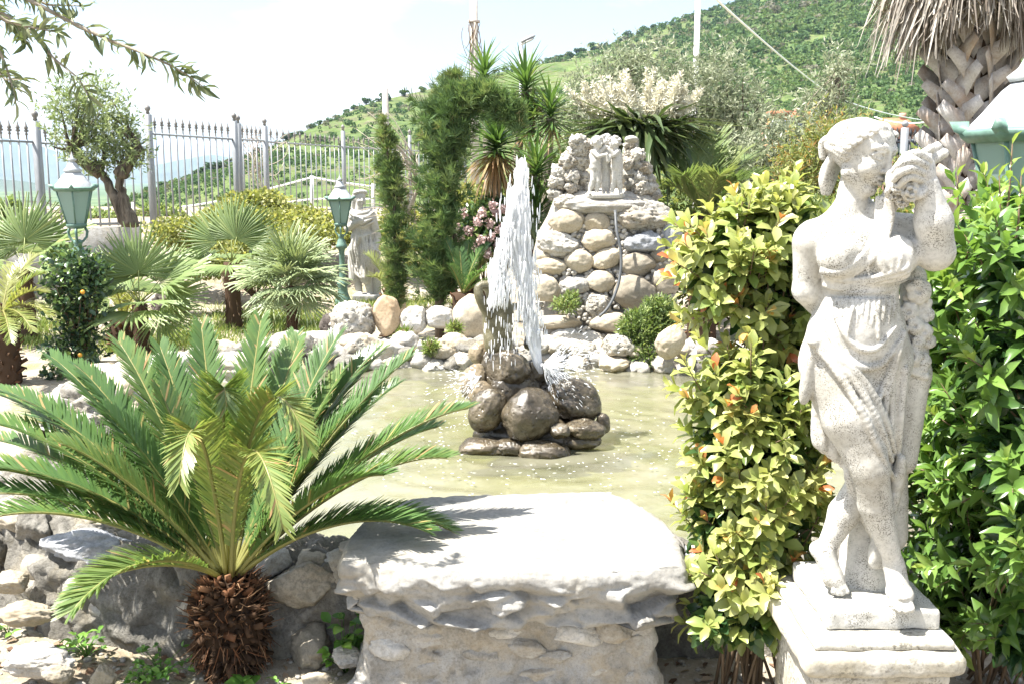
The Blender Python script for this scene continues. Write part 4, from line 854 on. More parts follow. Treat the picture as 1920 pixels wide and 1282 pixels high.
# head, bouquet and hand on a finer grid
E = Field(S(1530, 412, -125), S(1785, 205, 95), 0.0019); E.lo[1] = min(E.lo[1], SY - .16)
HF = unit(np.array((0.62, -0.74, -0.25))); HR = unit(np.cross(HF, (0.10, 0, 1.0))); HU = np.cross(HR, HF); HM = np.stack([HR, HF, HU], 1)
Hc = S(1616, 290, -2)
def H(r, f, u): return Hc + HM @ (np.array((r, f, u)) * ss)
E.ell(H(0, -8, 14), np.array((46, 54, 50)) * ss, HM, k=.01)
E.ell(H(0, 18, 24), np.array((41, 32, 34)) * ss, HM, k=.014)                 # forehead
E.ell(H(0, 15, -12), np.array((38, 37, 44)) * ss, HM, k=.014)                # face
for sd in (-1, 1): E.cone(H(sd * 27, 2, -34), H(sd * 6, 32, -56), 14 * ss, 10 * ss, .014)
E.ell(H(0, 37, -56), np.array((12, 11, 10)) * ss, HM, k=.012)                # chin
for sd in (-1, 1):
    E.ell(H(sd * 19, 56, 8), np.array((13, 10, 8)) * ss, HM, k=.009, sub=True)
    E.ell(H(sd * 24, 36, -18), np.array((15, 14, 15)) * ss, HM, k=.012)
    E.chain([H(sd * 6, 51, 19), H(sd * 19, 49, 23), H(sd * 34, 37, 17)], np.array((3, 3.6, 3)) * ss, .008, n=10)
E.cone(H(0, 49, 14), H(0, 61, -16), 4.6 * ss, 6.6 * ss, .006); E.ell(H(0, 60, -17), np.array((7, 7, 5.5)) * ss, HM, k=.004)
for sd in (-1, 1):
    E.ell(H(sd * 7, 54, -19), np.array((4.5, 5, 4)) * ss, HM, k=.003); E.ell(H(sd * 4.5, 60, -23), 2.4 * ss, k=.002, sub=True)
    E.ell(H(sd * 19, 38.5, 7), np.array((11, 9.5, 8.5)) * ss, HM, k=.002)
    E.chain([H(sd * 8, 47, 8), H(sd * 13, 50, 13.5), H(sd * 20, 50, 15), H(sd * 27, 45, 12), H(sd * 32, 39, 6)], np.array((1.8, 2.4, 2.6, 2.4, 1.8)) * ss, .0018, n=14)
    E.chain([H(sd * 9, 46.5, 4), H(sd * 16, 48.5, .5), H(sd * 24, 46, .5), H(sd * 31, 40, 4)], 1.8 * ss, .0018, n=12)
    E.chain([H(sd * 8, 48, 17), H(sd * 20, 47.5, 19.5), H(sd * 31, 40, 14)], 1.3 * ss, .003, sub=True, n=12)
    E.ell(H(sd * 43, -6, -4), np.array((5, 10, 15)) * ss, HM, k=.004); E.ell(H(sd * 47, -4, 0), np.array((3, 5, 7)) * ss, HM, k=.003, sub=True)
E.ell(H(0, 45, -36), np.array((16, 9, 11)) * ss, HM, k=.010)
E.chain([H(-12, 46, -33), H(-5, 54, -30.5), H(0, 54.5, -32), H(5, 54, -30.5), H(12, 46, -33)], np.array((1.8, 3.2, 2.8, 3.2, 1.8)) * ss, .002, n=16)
E.chain([H(-10, 46, -38), H(0, 53, -40.5), H(10, 46, -38)], np.array((2, 3.8, 2)) * ss, .002, n=12)
E.chain([H(-14, 45, -34), H(0, 56.5, -35.5), H(14, 45, -34)], 1.1 * ss, .0016, sub=True, n=16)
E.chain([H(-9, 46, -45), H(0, 49, -47.5), H(9, 46, -45)], 1.8 * ss, .004, sub=True, n=10)
# hair: locks combed back from the hairline to a knot
hl = np.array(((2, 36, 52), (16, 33, 51), (28, 26, 44), (37, 17, 34), (43, 8, 21), (46, 1, 6), (46, -6, -10)), float); cen = np.array((0, -8, 12.0)); rad_ = np.array((49.5, 58, 54.0))
for sd in (-1, 1):
    for j in range(13):
        t = j / 12 * 6; p0 = np.array([np.interp(t, range(7), hl[:, i]) for i in range(3)]); p1 = np.array((6, -60, 4.0)); pts = []
        for q in np.linspace(0, 1, 12):
            d = (p0 - cen) / rad_ * (1 - q) + (p1 - cen) / rad_ * q + np.array((.55, 0, .35)) * math.sin(q * math.pi) * (0.55 - .03 * j); d = d / np.linalg.norm(d); w = 1 + .035 * math.sin(q * 9 + j * 2.3) * math.sin(q * 3.1)
            x = cen + d * rad_ * w; pts.append(H(sd * x[0], x[1], x[2]))
        E.chain(pts, np.concatenate([[4.5, 7], np.full(8, 6.6), [6, 4]]) * ss, .0018, n=26)
    for (r0, f0, u0, R0) in ((30, 30, 40, 9), (40, 18, 27, 9.5), (45, 6, 10, 8.5)):          # curls over the temple
        aa = np.linspace(0, 5.2, 16); E.chain([H(sd * (r0 + 5 + .35 * a_), f0 - 4 + (R0 - 1.1 * a_) * math.cos(a_ + .8), u0 + (R0 - 1.1 * a_) * math.sin(a_ + .8)) for a_ in aa], np.linspace(5.4, 3, 16) * ss, .0016, n=24)
E.ell(H(0, -56, 2), np.array((27, 20, 25)) * ss, HM, k=.006)
for j in range(6): E.chain([H(-26 + 10 * j, -48, 22), H(-28 + 11 * j, -70, 4), H(-22 + 9 * j, -62, -22)], np.array((6, 8, 6)) * ss, .002, n=10)
for j in range(6): E.chain([H(-16 + 6 * j, -46, -12), H(-14 + 6 * j, -52, -38), H(-10 + 6 * j, -48, -62), H(-4 + 4 * j, -42, -84)], np.array((8, 9, 8, 4)) * ss, .002, n=14)
E.cone(S(1592, 405, 8), S(1606, 330, 4), 29 * ss, 27 * ss, .012)
# bouquet
E.cone(S(1758, 276, -54), S(1700, 310, -62), 9 * ss, 12 * ss, .004); E.cone(S(1769, 288, -58), S(1715, 318, -64), 9 * ss, 11 * ss, .004); E.cone(S(1745, 279, -66), S(1672, 328, -58), 7 * ss, 9 * ss, .004)
E.ell(S(1758, 276, -54) + np.array((.004, 0, .004)), 5 * ss, k=.003, sub=True)
E.ell(S(1690, 340, -56), np.array((28, 22, 24)) * ss, k=.006); B.cone(S(1684, 356, -46), S(1652, 400, -14), 18 * ss, 20 * ss, .015)
for j in range(7): E.chain([S(1744 - 6 * j, 292 + 4 * j, -70), S(1704 - 5 * j, 308 + 7 * j, -82), S(1674 - 2 * j, 330 + 5 * j, -76), S(1664, 346 + 4 * j, -62)], np.array((4, 5, 5, 3)) * ss, .0015, n=14)
for (px, py, d, r) in ((1708, 360, -80, 20), (1684, 354, -78, 13), (1676, 368, -66, 12), (1692, 378, -64, 14)):
    E.ell(S(px, py, d), r * .8 * ss, k=.003)
    for ring, (m_, rr_, dd) in enumerate(((5, .68, .25), (4, .36, .62))):
        for j in range(m_):
            aa = j * 6.283 / m_ + px + ring * .7; q = np.array([S(px + math.cos(aa + w) * r * rr_ * 1.15, py + math.sin(aa + w) * r * rr_ * 1.15, d - r * (dd + .35 - .25 * abs(w))) for w in (-.62, -.3, 0, .3, .62)]); E.chain(q, np.array((1.6, 3, 3.6, 3, 1.6)) * r / 18 * ss, .0012, n=10)
# hand closed round the stems
E.ell(S(1731, 322, -74), np.array((20, 13, 27)) * ss, roty(.3), k=.008); E.cone(S(1738, 350, -72), S(1733, 326, -74), 18 * ss, 17 * ss, .01)
for (k0, k1, k2, k3, r) in (((1740, 302, -80), (1720, 288, -92), (1700, 293, -93), (1688, 304, -84), 8), ((1734, 312, -86), (1709, 300, -100), (1688, 308, -99), (1676, 321, -88), 8), ((1729, 325, -88), (1706, 316, -103), (1686, 324, -101), (1676, 338, -90), 7.6), ((1726, 338, -86), (1708, 331, -99), (1695, 339, -99), (1686, 350, -90), 6.8)):
    E.chain(SP((k0, k1, k2, k3)), np.array((r, r, r * .9, r * .7)) * ss, .002, n=18)
E.chain(SP(((1740, 340, -72), (1732, 358, -84), (1722, 368, -92))), np.array((9, 8.5, 6.5)) * ss, .004, n=10)
# drapery: strap, rolled bands, bust cloth (each fold laid on the body below it)
B.ell(S(1676, 484, -43), np.array((40, 32, 38)) * ss, k=.018)
strap = [[(1648 + o * .9, 372), (1648 + o, 410), (1638 + o * .9, 452), (1611 + o * .55, 492 + o * .4), (1578 + o * .25, 512 + o * .45), (1552, 514 + o * .5), (1541, 508 + o * .4)] for o in (-3, 4, 10, 16, 22, 28)]
bands = [[(1544, 516 + dy), (1572, 530 + dy * .7), (1618, 527 + dy * .7), (1660, 519 + dy * .7), (1690, 510 + dy), (1702, 503 + dy)] for dy in (-4, 4, 12, 19)]
strap = [over(B, p, -1.5, 16, 1) for p in strap]; bands = [over(B, p, 1, 16, 1) for p in bands]
for p, r in zip(strap, (4, 4.6, 4, 4.6, 4, 3.2)): B.chain(p, r * ss, .0025, n=34)
for p, r in zip(bands, (4.6, 5, 4.6, 3.6)): B.chain(p, r * ss, .003, n=32)
for (x0, x1, b0) in ((1668, 1674, 452), (1686, 1683, 458), (1700, 1692, 470), (1654, 1660, 484)):
    B.chain(onto(B, [(x0, b0), (x0 + 5, b0 + 24), (x1, 508)], 1.5), np.array((1.5, 3, 3)) * ss, .005, n=10)
B.chain(onto(B, [(1704, 455), (1708, 482), (1700, 516)], 2), np.array((4, 5, 4)) * ss, .006, n=10)
# skirt: gathered waist, swags, overfold edges
B.chain(onto(B, [(1550, 552), (1570, 556), (1612, 558), (1655, 556), (1674, 553)], -1), 3.4 * ss, .006, sub=True, n=24)
for j in range(13):
    x = 1558 + j * 10; B.chain(onto(B, [(x, 562), (x - 1, 574 + 6 * (j % 3)), (x - 2, 592 + 9 * (j % 3))], 0), np.array((3, 2.8, 1)) * ss, .004, n=6)
folds = (
    ([(1534, 646), (1575, 672), (1610, 706), (1643, 752), (1666, 806), (1678, 846)], (10, 10, 10, 9, 8, 4), 4),
    ([(1536, 656), (1572, 698), (1606, 752), (1636, 812), (1658, 868), (1684, 910)], (6, 7, 7, 7, 6, 4), 3),
    ([(1540, 652), (1582, 690), (1622, 742), (1654, 806), (1672, 862)], (6, 7, 7, 7, 5), 3),
    ([(1548, 612), (1574, 662), (1610, 690), (1652, 688), (1688, 640)], (4, 6, 7, 6, 3), 3),
    ([(1562, 590), (1586, 634), (1612, 656), (1646, 656), (1680, 612)], (2, 4.5, 5, 4.5, 2), 3),
    ([(1696, 622), (1682, 672), (1664, 730), (1658, 790)], (4, 6, 7, 4), 3),
    ([(1698, 690), (1690, 750), (1684, 830), (1678, 900)], (5, 7, 7, 5), 3),
    ([(1686, 650), (1660, 716), (1645, 752)], (3, 6, 5), 3),
    ([(1676, 690), (1672, 760), (1668, 840)], (3, 6, 5), 3),
    ([(1600, 575), (1590, 610), (1588, 640)], (2, 3, 2), 2), ([(1640, 575), (1648, 606), (1648, 636)], (2, 3, 2), 2))
folds = [(over(B, p, i - 4.0, 16, 1), np.interp(np.linspace(0, len(r) - 1, 16), range(len(r)), r)) for p, r, i in folds]
for p, r in folds: B.chain(p, np.array(r, float) * ss, .0035, n=30)
B.chain(SP([(1526, 648, -38), (1516, 690, -34), (1511, 730, -28), (1507, 752, -24)]), np.array((9, 10, 11, 6)) * ss, .007, n=14)
B.chain(SP([(1534, 656, -40), (1528, 700, -28), (1525, 742, -16)]), np.array((8, 9, 8)) * ss, .008, n=14)
B.ell(onto(B, [(1527, 640)], 0)[0], np.array((14, 12, 11)) * ss, k=.006)
# cloth falling between the legs
for j in range(6):
    x = 1530 + j * 11; B.chain(SP([(x + 8, 700, 10), (x + 2, 770, 12), (x, 822 + 8 * (j % 2) + j * 4, 10 - 6 * (j % 2)), (x + 4, 836 + j * 9, 6)]), np.array((11, 10, 9, 5)) * ss, .008, n=12)
for j in range(4): B.chain(SP([(1596 + j * 6, 850, 2), (1590 + j * 8, 890 + j * 4, -4), (1604 + j * 8, 930 + j * 10, 6), (1622 + j * 8, 975 + j * 16, 20)]), np.array((9, 9, 9, 6)) * ss, .008, n=12)
for j in range(4): B.chain(SP([(1690, 860 + j * 10, -20 + 8 * j), (1668, 960, 0 + 8 * j), (1652 - j * 5, 1030, 4), (1660 - j * 8, 1060, 6)]), np.array((9, 10, 9, 5)) * ss, .01, n=14)
B.ripple(B.lo, B.lo + (B.n - 1) * B.h, lambda p: 0.0012 * fbm(p * 34, 3, 7))
st = thing('marble_statue', 'large weathered white marble statue of a draped woman smelling a bouquet', 'statue', (pc[0], SY, PB))
E.ripple(E.lo, E.lo + (E.n - 1) * E.h, lambda p: 0.0008 * fbm(p * 60, 2, 9))
mb = MB(); B.mesh(mb); E.mesh(mb); part('figure', mb, M['marble'], st, True); print('statue verts', mb.n)
xl, xr = W(1552, 1150, 2.335)[0], W(1764, 1152, 2.335)[0]
chipped_block('base_block', xl, xr, 2.335, 2.66, PB, PT + .004, .008, M['marble'], st)
pdx0, pdx1 = W(1512, 1240, 2.24)[0], W(1822, 1240, 2.24)[0]; CZ = PB - .001
pd = thing('statue_pedestal', 'moulded pale stone pedestal under the large marble statue', 'pedestal', ((pdx0 + pdx1) / 2, 2.45, 0))
cy0, cy1 = 2.24, 2.74
chipped_block('cap_plate', pdx0 + .028, pdx1 - .028, cy0 + .028, cy1 - .028, CZ - .022, CZ, .006, M['pedestal'], pd, seed=8)
chipped_block('cap_moulding', pdx0, pdx1, cy0, cy1, CZ - .085, CZ - .021, .024, M['pedestal'], pd, h=.007, amp=.007, seed=9)
chipped_block('cap_neck', pdx0 + .03, pdx1 - .03, cy0 + .03, cy1 - .03, CZ - .115, CZ - .084, .010, M['pedestal'], pd, h=.008, seed=10)
chipped_block('shaft', pdx0 + .05, pdx1 - .05, cy0 + .05, cy1 - .05, -.05, CZ - .114, .008, M['pedestal'], pd, h=.012, seed=11)

# ---------------------------------------------------------------- the far statue with grapes
s2Y = 12.3; q2 = PXS(s2Y)
def S2(px, py, d=0.0): return W(px, py, s2Y + d * q2)
def SP2(l): return [S2(*p) for p in l]
A2 = Field(S2(636, 572, -34) - (0, 0, .02), S2(724, 334, 40), 0.0068)
f2 = unit(np.array((.45, -.85, -.12))); r2 = unit(np.cross(f2, (0, 0, 1.0))); u2 = np.cross(r2, f2); H2M = np.stack([r2, f2, u2], 1); h2c = S2(675, 371, 0)
def H2(r, f, u): return h2c + H2M @ (np.array((r, f, u)) * q2)
A2.ell(H2(0, -1, 1), np.array((10.5, 11.5, 13)) * q2, H2M, k=.01); A2.ell(H2(0, 4, -6), np.array((8, 8, 9)) * q2, H2M, k=.01); A2.cone(H2(0, 10, 1), H2(0, 13, -4), 1.4 * q2, 2 * q2, .008); A2.ell(H2(0, 8, -13), 3.2 * q2, k=.008)
for sd in (-1, 1): A2.ell(H2(sd * 4.4, 12, 1), np.array((3, 2.6, 2)) * q2, H2M, k=.006, sub=True); A2.ell(H2(sd * 5, 9, -5), 3 * q2, k=.008)
A2.ell(H2(0, 12.5, -8.6), np.array((3, 1.2, 1)) * q2, H2M, k=.004)
for j in range(9):
    aa = -1.6 + j * .4; A2.chain([H2(11 * math.sin(aa), 7 * math.cos(aa), 8 + 4 * math.cos(aa)), H2(7 * math.sin(aa), -1, 13.5), H2(8 * math.sin(aa), -11, 2)], 3 * q2, .004, n=8)
for j in range(5): A2.cone(H2(9 - 3 * j, -9, 0), H2(10 - 3 * j, -10, -26 - 2 * j), 4 * q2, 3 * q2, .004)
A2.cone(S2(673, 400, 0), S2(674, 384, 0), 7 * q2, 7 * q2, .012); A2.cone(S2(660, 405, 0), S2(694, 404, 0), 10 * q2, 10 * q2, .02)
A2.ell(S2(677, 420, 0), np.array((20, 15, 22)) * q2, k=.03); A2.ell(S2(680, 446, 0), np.array((22, 16, 20)) * q2, k=.03); A2.ell(S2(682, 468, 0), np.array((25, 17, 24)) * q2, k=.03)
A2.cone(S2(656, 408, -2), S2(652, 428, -8), 8 * q2, 7 * q2, .01); A2.cone(S2(652, 428, -8), S2(677, 414, -20), 7 * q2, 5 * q2, .008)
A2.cone(S2(698, 408, 0), S2(708, 446, 2), 8 * q2, 7 * q2, .01); A2.cone(S2(708, 446, 2), S2(704, 468, -10), 6.5 * q2, 5 * q2, .008)
rg = np.random.default_rng(8)
for _ in range(20): A2.ell(S2(702 + rg.normal() * 4, 474 + rg.normal() * 4, -16 + rg.normal() * 2), 2.8 * q2, k=.002)
A2.cone(S2(690, 470, -4), S2(686, 522, -10), 19 * q2, 11 * q2, .02); A2.cone(S2(668, 470, 0), S2(666, 520, 2), 16 * q2, 12 * q2, .02)
A2.cone(S2(668, 515, 2), S2(674, 549, 0), 9 * q2, 6 * q2, .01); A2.cone(S2(688, 515, -4), S2(694, 549, -6), 9 * q2, 6 * q2, .01); A2.cone(S2(674, 549, 0), S2(677, 553, -10), 5 * q2, 4 * q2, .006); A2.cone(S2(694, 549, -4), S2(692, 554, -16), 5 * q2, 4 * q2, .006)
A2.cone(S2(704, 478, 8), S2(704, 556, 6), 9 * q2, 11 * q2, .01)
fl2 = ([(657, 400), (672, 411), (688, 408), (700, 398)], 4.5), ([(656, 408), (676, 420), (698, 410)], 4), ([(660, 394), (672, 402), (688, 399), (697, 392)], 4), ([(658, 415), (678, 427), (700, 416)], 3.2), ([(676, 430), (683, 455), (691, 485), (692, 520)], 4), ([(694, 440), (697, 470), (695, 522)], 3.5), ([(668, 432), (672, 450), (664, 468), (674, 484), (668, 500), (680, 521)], 4), ([(662, 446), (658, 470), (664, 490)], 4), ([(684, 468), (685, 500), (685, 521)], 3.2), ([(688, 440), (689, 470), (688, 500)], 3), ([(660, 500), (668, 513), (678, 522)], 4), ([(664, 436), (676, 446), (692, 440)], 3)
fl2 = [(onto(A2, p, -.5, S2), r) for p, r in fl2]
for p, r in fl2: A2.chain(p, np.concatenate([[.35 * r], np.full(len(p) - 2, r), [.5 * r]]) * q2, .008, n=16)
A2.ripple(A2.lo, A2.lo + (A2.n - 1) * A2.h, lambda p: .004 * np.sin(p[:, 0] * 190 + p[:, 2] * 25) * smooth(S2(684, 530)[2], S2(684, 500)[2], p[:, 2]) * (1 - smooth(S2(684, 470)[2], S2(684, 440)[2], p[:, 2])))
stt = thing('grape_statue', 'small pale statue of a woman with grapes and a shawl beside the green lamp', 'statue', S2(684, 566, 0))
mb = MB(); A2.mesh(mb); part('figure', mb, M['marble_far'], stt, True)
x0, x1 = S2(662, 560, -14)[0], S2(712, 560, -14)[0]; chipped_block('base_block', x0, x1, s2Y - .16, s2Y + .16, S2(684, 567, -14)[2], S2(684, 553, -14)[2], .006, M['marble_far'], stt, h=.009)

# ---------------------------------------------------------------- the group of embracing figures on the grotto
cY = 7.72; qc = PXS(cY)
def C(px, py, d=0.0): return W(px, py, cY + d * qc)
A3 = Field(C(1094, 374, -30) - (0, 0, .02), C(1176, 234, 34), 0.0036)
def putto(hx, hy, sx0, sy0, hipx, hipy, feet, d, hr=8.5, face=(0, -1, 0)):
    c = C(hx, hy, d); fv = unit(np.array(face, float)); A3.ell(c, np.array((hr * .92, hr * .95, hr * 1.1)) * qc, k=.006); A3.ell(c + fv * 4 * qc - np.array((0, 0, 4 * qc)), hr * .6 * qc, k=.008); A3.ell(c + fv * (hr + .6) * qc - np.array((0, 0, 1.6 * qc)), 1.5 * qc, k=.005)
    sv = np.array((-fv[1], fv[0], 0))
    for sg in (-1, 1): A3.ell(c + fv * hr * .95 * qc + sv * sg * 3.2 * qc, 1.7 * qc, k=.004, sub=True)
    rgc = np.random.default_rng(int(hx))
    for j in range(46):
        dv = unit(rgc.normal(size=3) + np.array((0, 0, .7)) - fv * .55)
        if dv @ fv > .55 and dv[2] < .55: continue
        A3.ell(c + dv * (hr + .8) * qc, rgc.uniform(2.2, 3.4) * qc, k=.0015)
    A3.cone(C(hx, hy + 8, d), C(sx0, sy0 + 2, d), 4 * qc, 5 * qc, .008); A3.ell(C(sx0, sy0 + 8, d), np.array((11, 8, 10)) * qc, k=.014); A3.ell(C((sx0 + hipx) / 2, (sy0 + hipy) / 2 + 4, d - 2), np.array((9.5, 8.5, 12)) * qc, k=.014); A3.ell(C(hipx, hipy, d), np.array((11, 9.5, 9)) * qc, k=.012)
    for (kx, ky, fx, fy) in feet:
        A3.cone(C(hipx + (kx - hipx) * .55, hipy + 4, d), C(kx, ky, d - 2), 7.6 * qc, 5 * qc, .006); A3.cone(C(kx, ky, d - 2), C(kx + (fx - kx) * .4, ky + (fy - ky) * .4, d), 5 * qc, 5.2 * qc, .006); A3.cone(C(kx + (fx - kx) * .4, ky + (fy - ky) * .4, d), C(fx, fy - 3, d), 5 * qc, 3 * qc, .006); A3.cone(C(fx, fy - 2, d), C(fx + 1, fy, d - 7), 3 * qc, 2.6 * qc, .004)
putto(1120, 268, 1116, 285, 1116, 314, [(1112, 338, 1105, 364), (1122, 340, 1118, 364)], -2, 9.5, (.75, -.6, 0))
putto(1136, 263, 1135, 284, 1135, 314, [(1133, 340, 1132, 364), (1139, 340, 1140, 364)], 12, 8.5, (0, -1, 0))
putto(1153, 267, 1156, 285, 1155, 314, [(1152, 338, 1147, 364), (1161, 340, 1164, 364)], -2, 8.8, (-.75, -.6, 0))
for a_, b_, c_ in (((1112, 285, -8), (1122, 294, -16), (1138, 290, -14)), ((1160, 284, -6), (1150, 292, -14), (1142, 280, -14)), ((1146, 292, -12), (1140, 302, -14), (1138, 290, -16)), ((1126, 284, 0), (1134, 276, 2), (1144, 278, 4))):
    A3.cone(C(*a_), C(*b_), 4.4 * qc, 3.6 * qc, .003); A3.cone(C(*b_), C(*c_), 3.6 * qc, 2.8 * qc, .003)
A3.cone(C(1162, 300, 2), C(1164, 326, 4), 6 * qc, 4 * qc, .01)
cg = thing('figure_group', 'white sculpture of three embracing curly-haired children on top of the grotto', 'sculpture', C(1135, 366, 0))
mb = MB(); A3.mesh(mb); part('figures', mb, M['marble_far'], cg, True)
b = MB(); b.lathe([(0, -.03), (.15, -.03), (.155, -.005), (.15, .004), (0, .004)], C(1135, 365, 4), 24, squash=.55); part('base', b, M['marble_far'], cg)
# ---------------------------------------------------------------- leaf templates and plant builders
LT = []
for y, w, z in ((0, .07, 0), (.3, .5, .05), (.65, .46, .05), (1.0, .03, -.10)): LT += [(-w, y, z + .10 * w), (0, y, z - .02), (w, y, z + .10 * w)]
LT = np.array(LT); LF = np.array([(i*3+k, i*3+k+1, i*3+k+4, i*3+k+3) for i in range(3) for k in (0, 1)])
SLT = np.array([(-.35, 0, 0), (.35, 0, 0), (-.5, .35, .012), (.5, .35, .012), (-.4, .75, 0), (.4, .75, 0), (-.05, 1, -.05), (.05, 1, -.05)]); SF = np.array([(0,1,3,2),(2,3,5,4),(4,5,7,6)])   # narrow strip leaflet
LTO = []
for y, w, z in ((0, .06, 0), (.35, .40, .04), (.72, .50, .02), (1.0, .10, -.12)): LTO += [(-w, y, z + .12 * w), (0, y, z - .02), (w, y, z + .12 * w)]
LTO = np.array(LTO)
def scaled(T, w, l=1.0, z=1.0): return T * np.array((w, l, z))

def pinnate(mb, C, out, nl, L, width, sweep=55, vee=30, tint=.4, rg=RNG, droop=0.0, rib=.012, rib_tint=.88, t0=.12, jit=.06, dry=0.0):
    """one feather frond along curve C (n,3)"""
    C = np.asarray(C, float); n = len(C); s = np.linspace(0, 1, n); ref = np.array((0, 0, 1.0)) - 0.7 * np.asarray(out)
    mb.tube(C, np.linspace(rib, rib * .25, n), 5, rib_tint)
    t = np.linspace(t0, .995, nl); P = np.stack([np.interp(t, s, C[:, i]) for i in range(3)], -1); tg = np.gradient(C, axis=0); T = unit(np.stack([np.interp(t, s, tg[:, i]) for i in range(3)], -1))
    side = unit(np.cross(T, ref)); nrm = np.cross(side, T)
    for sg in (-1, 1):
        sw = np.radians(sweep * (1 - .45 * t) + rg.normal(size=nl) * 4)[:, None]; ve = np.radians(vee + rg.normal(size=nl) * 5)[:, None]
        D = np.cos(sw) * T + np.sin(sw) * (sg * side * np.cos(ve) + nrm * np.sin(ve)); D[:, 2] -= droop * rg.uniform(.5, 1.2, nl); D = unit(D + rg.normal(size=(nl, 3)) * jit)
        U = nrm - sg * side * math.sin(math.radians(vee)) * .6; ln = L * (np.minimum(1, .25 + 3.2 * (t - t0))) * (1 - .55 * np.clip((t - .6) / .4, 0, 1) ** 1.6) * rg.uniform(.92, 1.06, nl)
        tn = np.clip(tint + rg.normal(size=nl) * .06, 0, .8); tn = np.where(rg.random(nl) < dry, rg.uniform(.9, 1, nl), tn)
        S3 = np.stack([np.full(nl, width), ln, ln * .6], -1); bake(mb, SLT, SF, frames(D, U), P, S3, tn)
    return mb

def fan_leaf(seed, nseg=30, spread=200, split=.55, droop=.12, fold=.05, wide=1.0):
    """a fan blade of radius 1 in the XY plane, opening towards +Y"""
    rg = np.random.default_rng(seed); b = MB(); A = np.radians(np.linspace(90 - spread / 2, 90 + spread / 2, nseg))
    da = A[1] - A[0]; rows = (.05, .25, split, .8, 1.0)
    for i, a in enumerate(A):
        ln = (1 - .22 * abs((a - math.pi / 2) / math.radians(spread / 2)) ** 2) * rg.uniform(.93, 1.04); V = []; aj = a + rg.normal() * .02; dr = droop * rg.uniform(.4, 1.8)
        for r in rows:
            hw = da * .5 * r if r <= split else da * .5 * split * (1 - (r - split) / (1 - split) * .92); q = r * ln; z = -dr * max(0, r - .35) ** 2 * 2.0
            for k in (-1, 0, 1):
                x, y = q * math.cos(aj), q * math.sin(aj); V.append((x - k * hw * ln * math.sin(aj) * wide, y + k * hw * ln * math.cos(aj) * wide, z + (fold * r * (1 if k == 0 else -.4)) * (1 if r <= split else .5)))
        F = [(j*3+k, j*3+k+1, j*3+k+4, j*3+k+3) for j in range(4) for k in (0, 1)]; b.add(V, F, np.clip(.45 + rg.normal() * .1, 0, .8))
    return b

def clumps(blobs, n, rg):
    """n points with outward normals on the outer skin of a union of ellipsoids (centre, radii)"""
    c = np.array([b[0] for b in blobs]); r = np.array([b[1] for b in blobs]); ar = (r[:, 0] * r[:, 2]) ** 1.0; w = ar / ar.sum(); P = []; Nn = []
    while sum(len(p) for p in P) < n:
        k = rg.choice(len(blobs), size=n, p=w); d = unit(rg.normal(size=(n, 3))); p = c[k] + d * r[k] * (rg.uniform(.78, 1.16, n))[:, None]
        inside = np.zeros(n, bool)
        for j in range(len(blobs)): inside |= (np.linalg.norm((p - c[j]) / r[j], axis=1) < .8) & (k != j)
        P.append(p[~inside]); Nn.append(unit(d[~inside] / r[k][~inside]))
    return np.concatenate(P)[:n], np.concatenate(Nn)[:n]

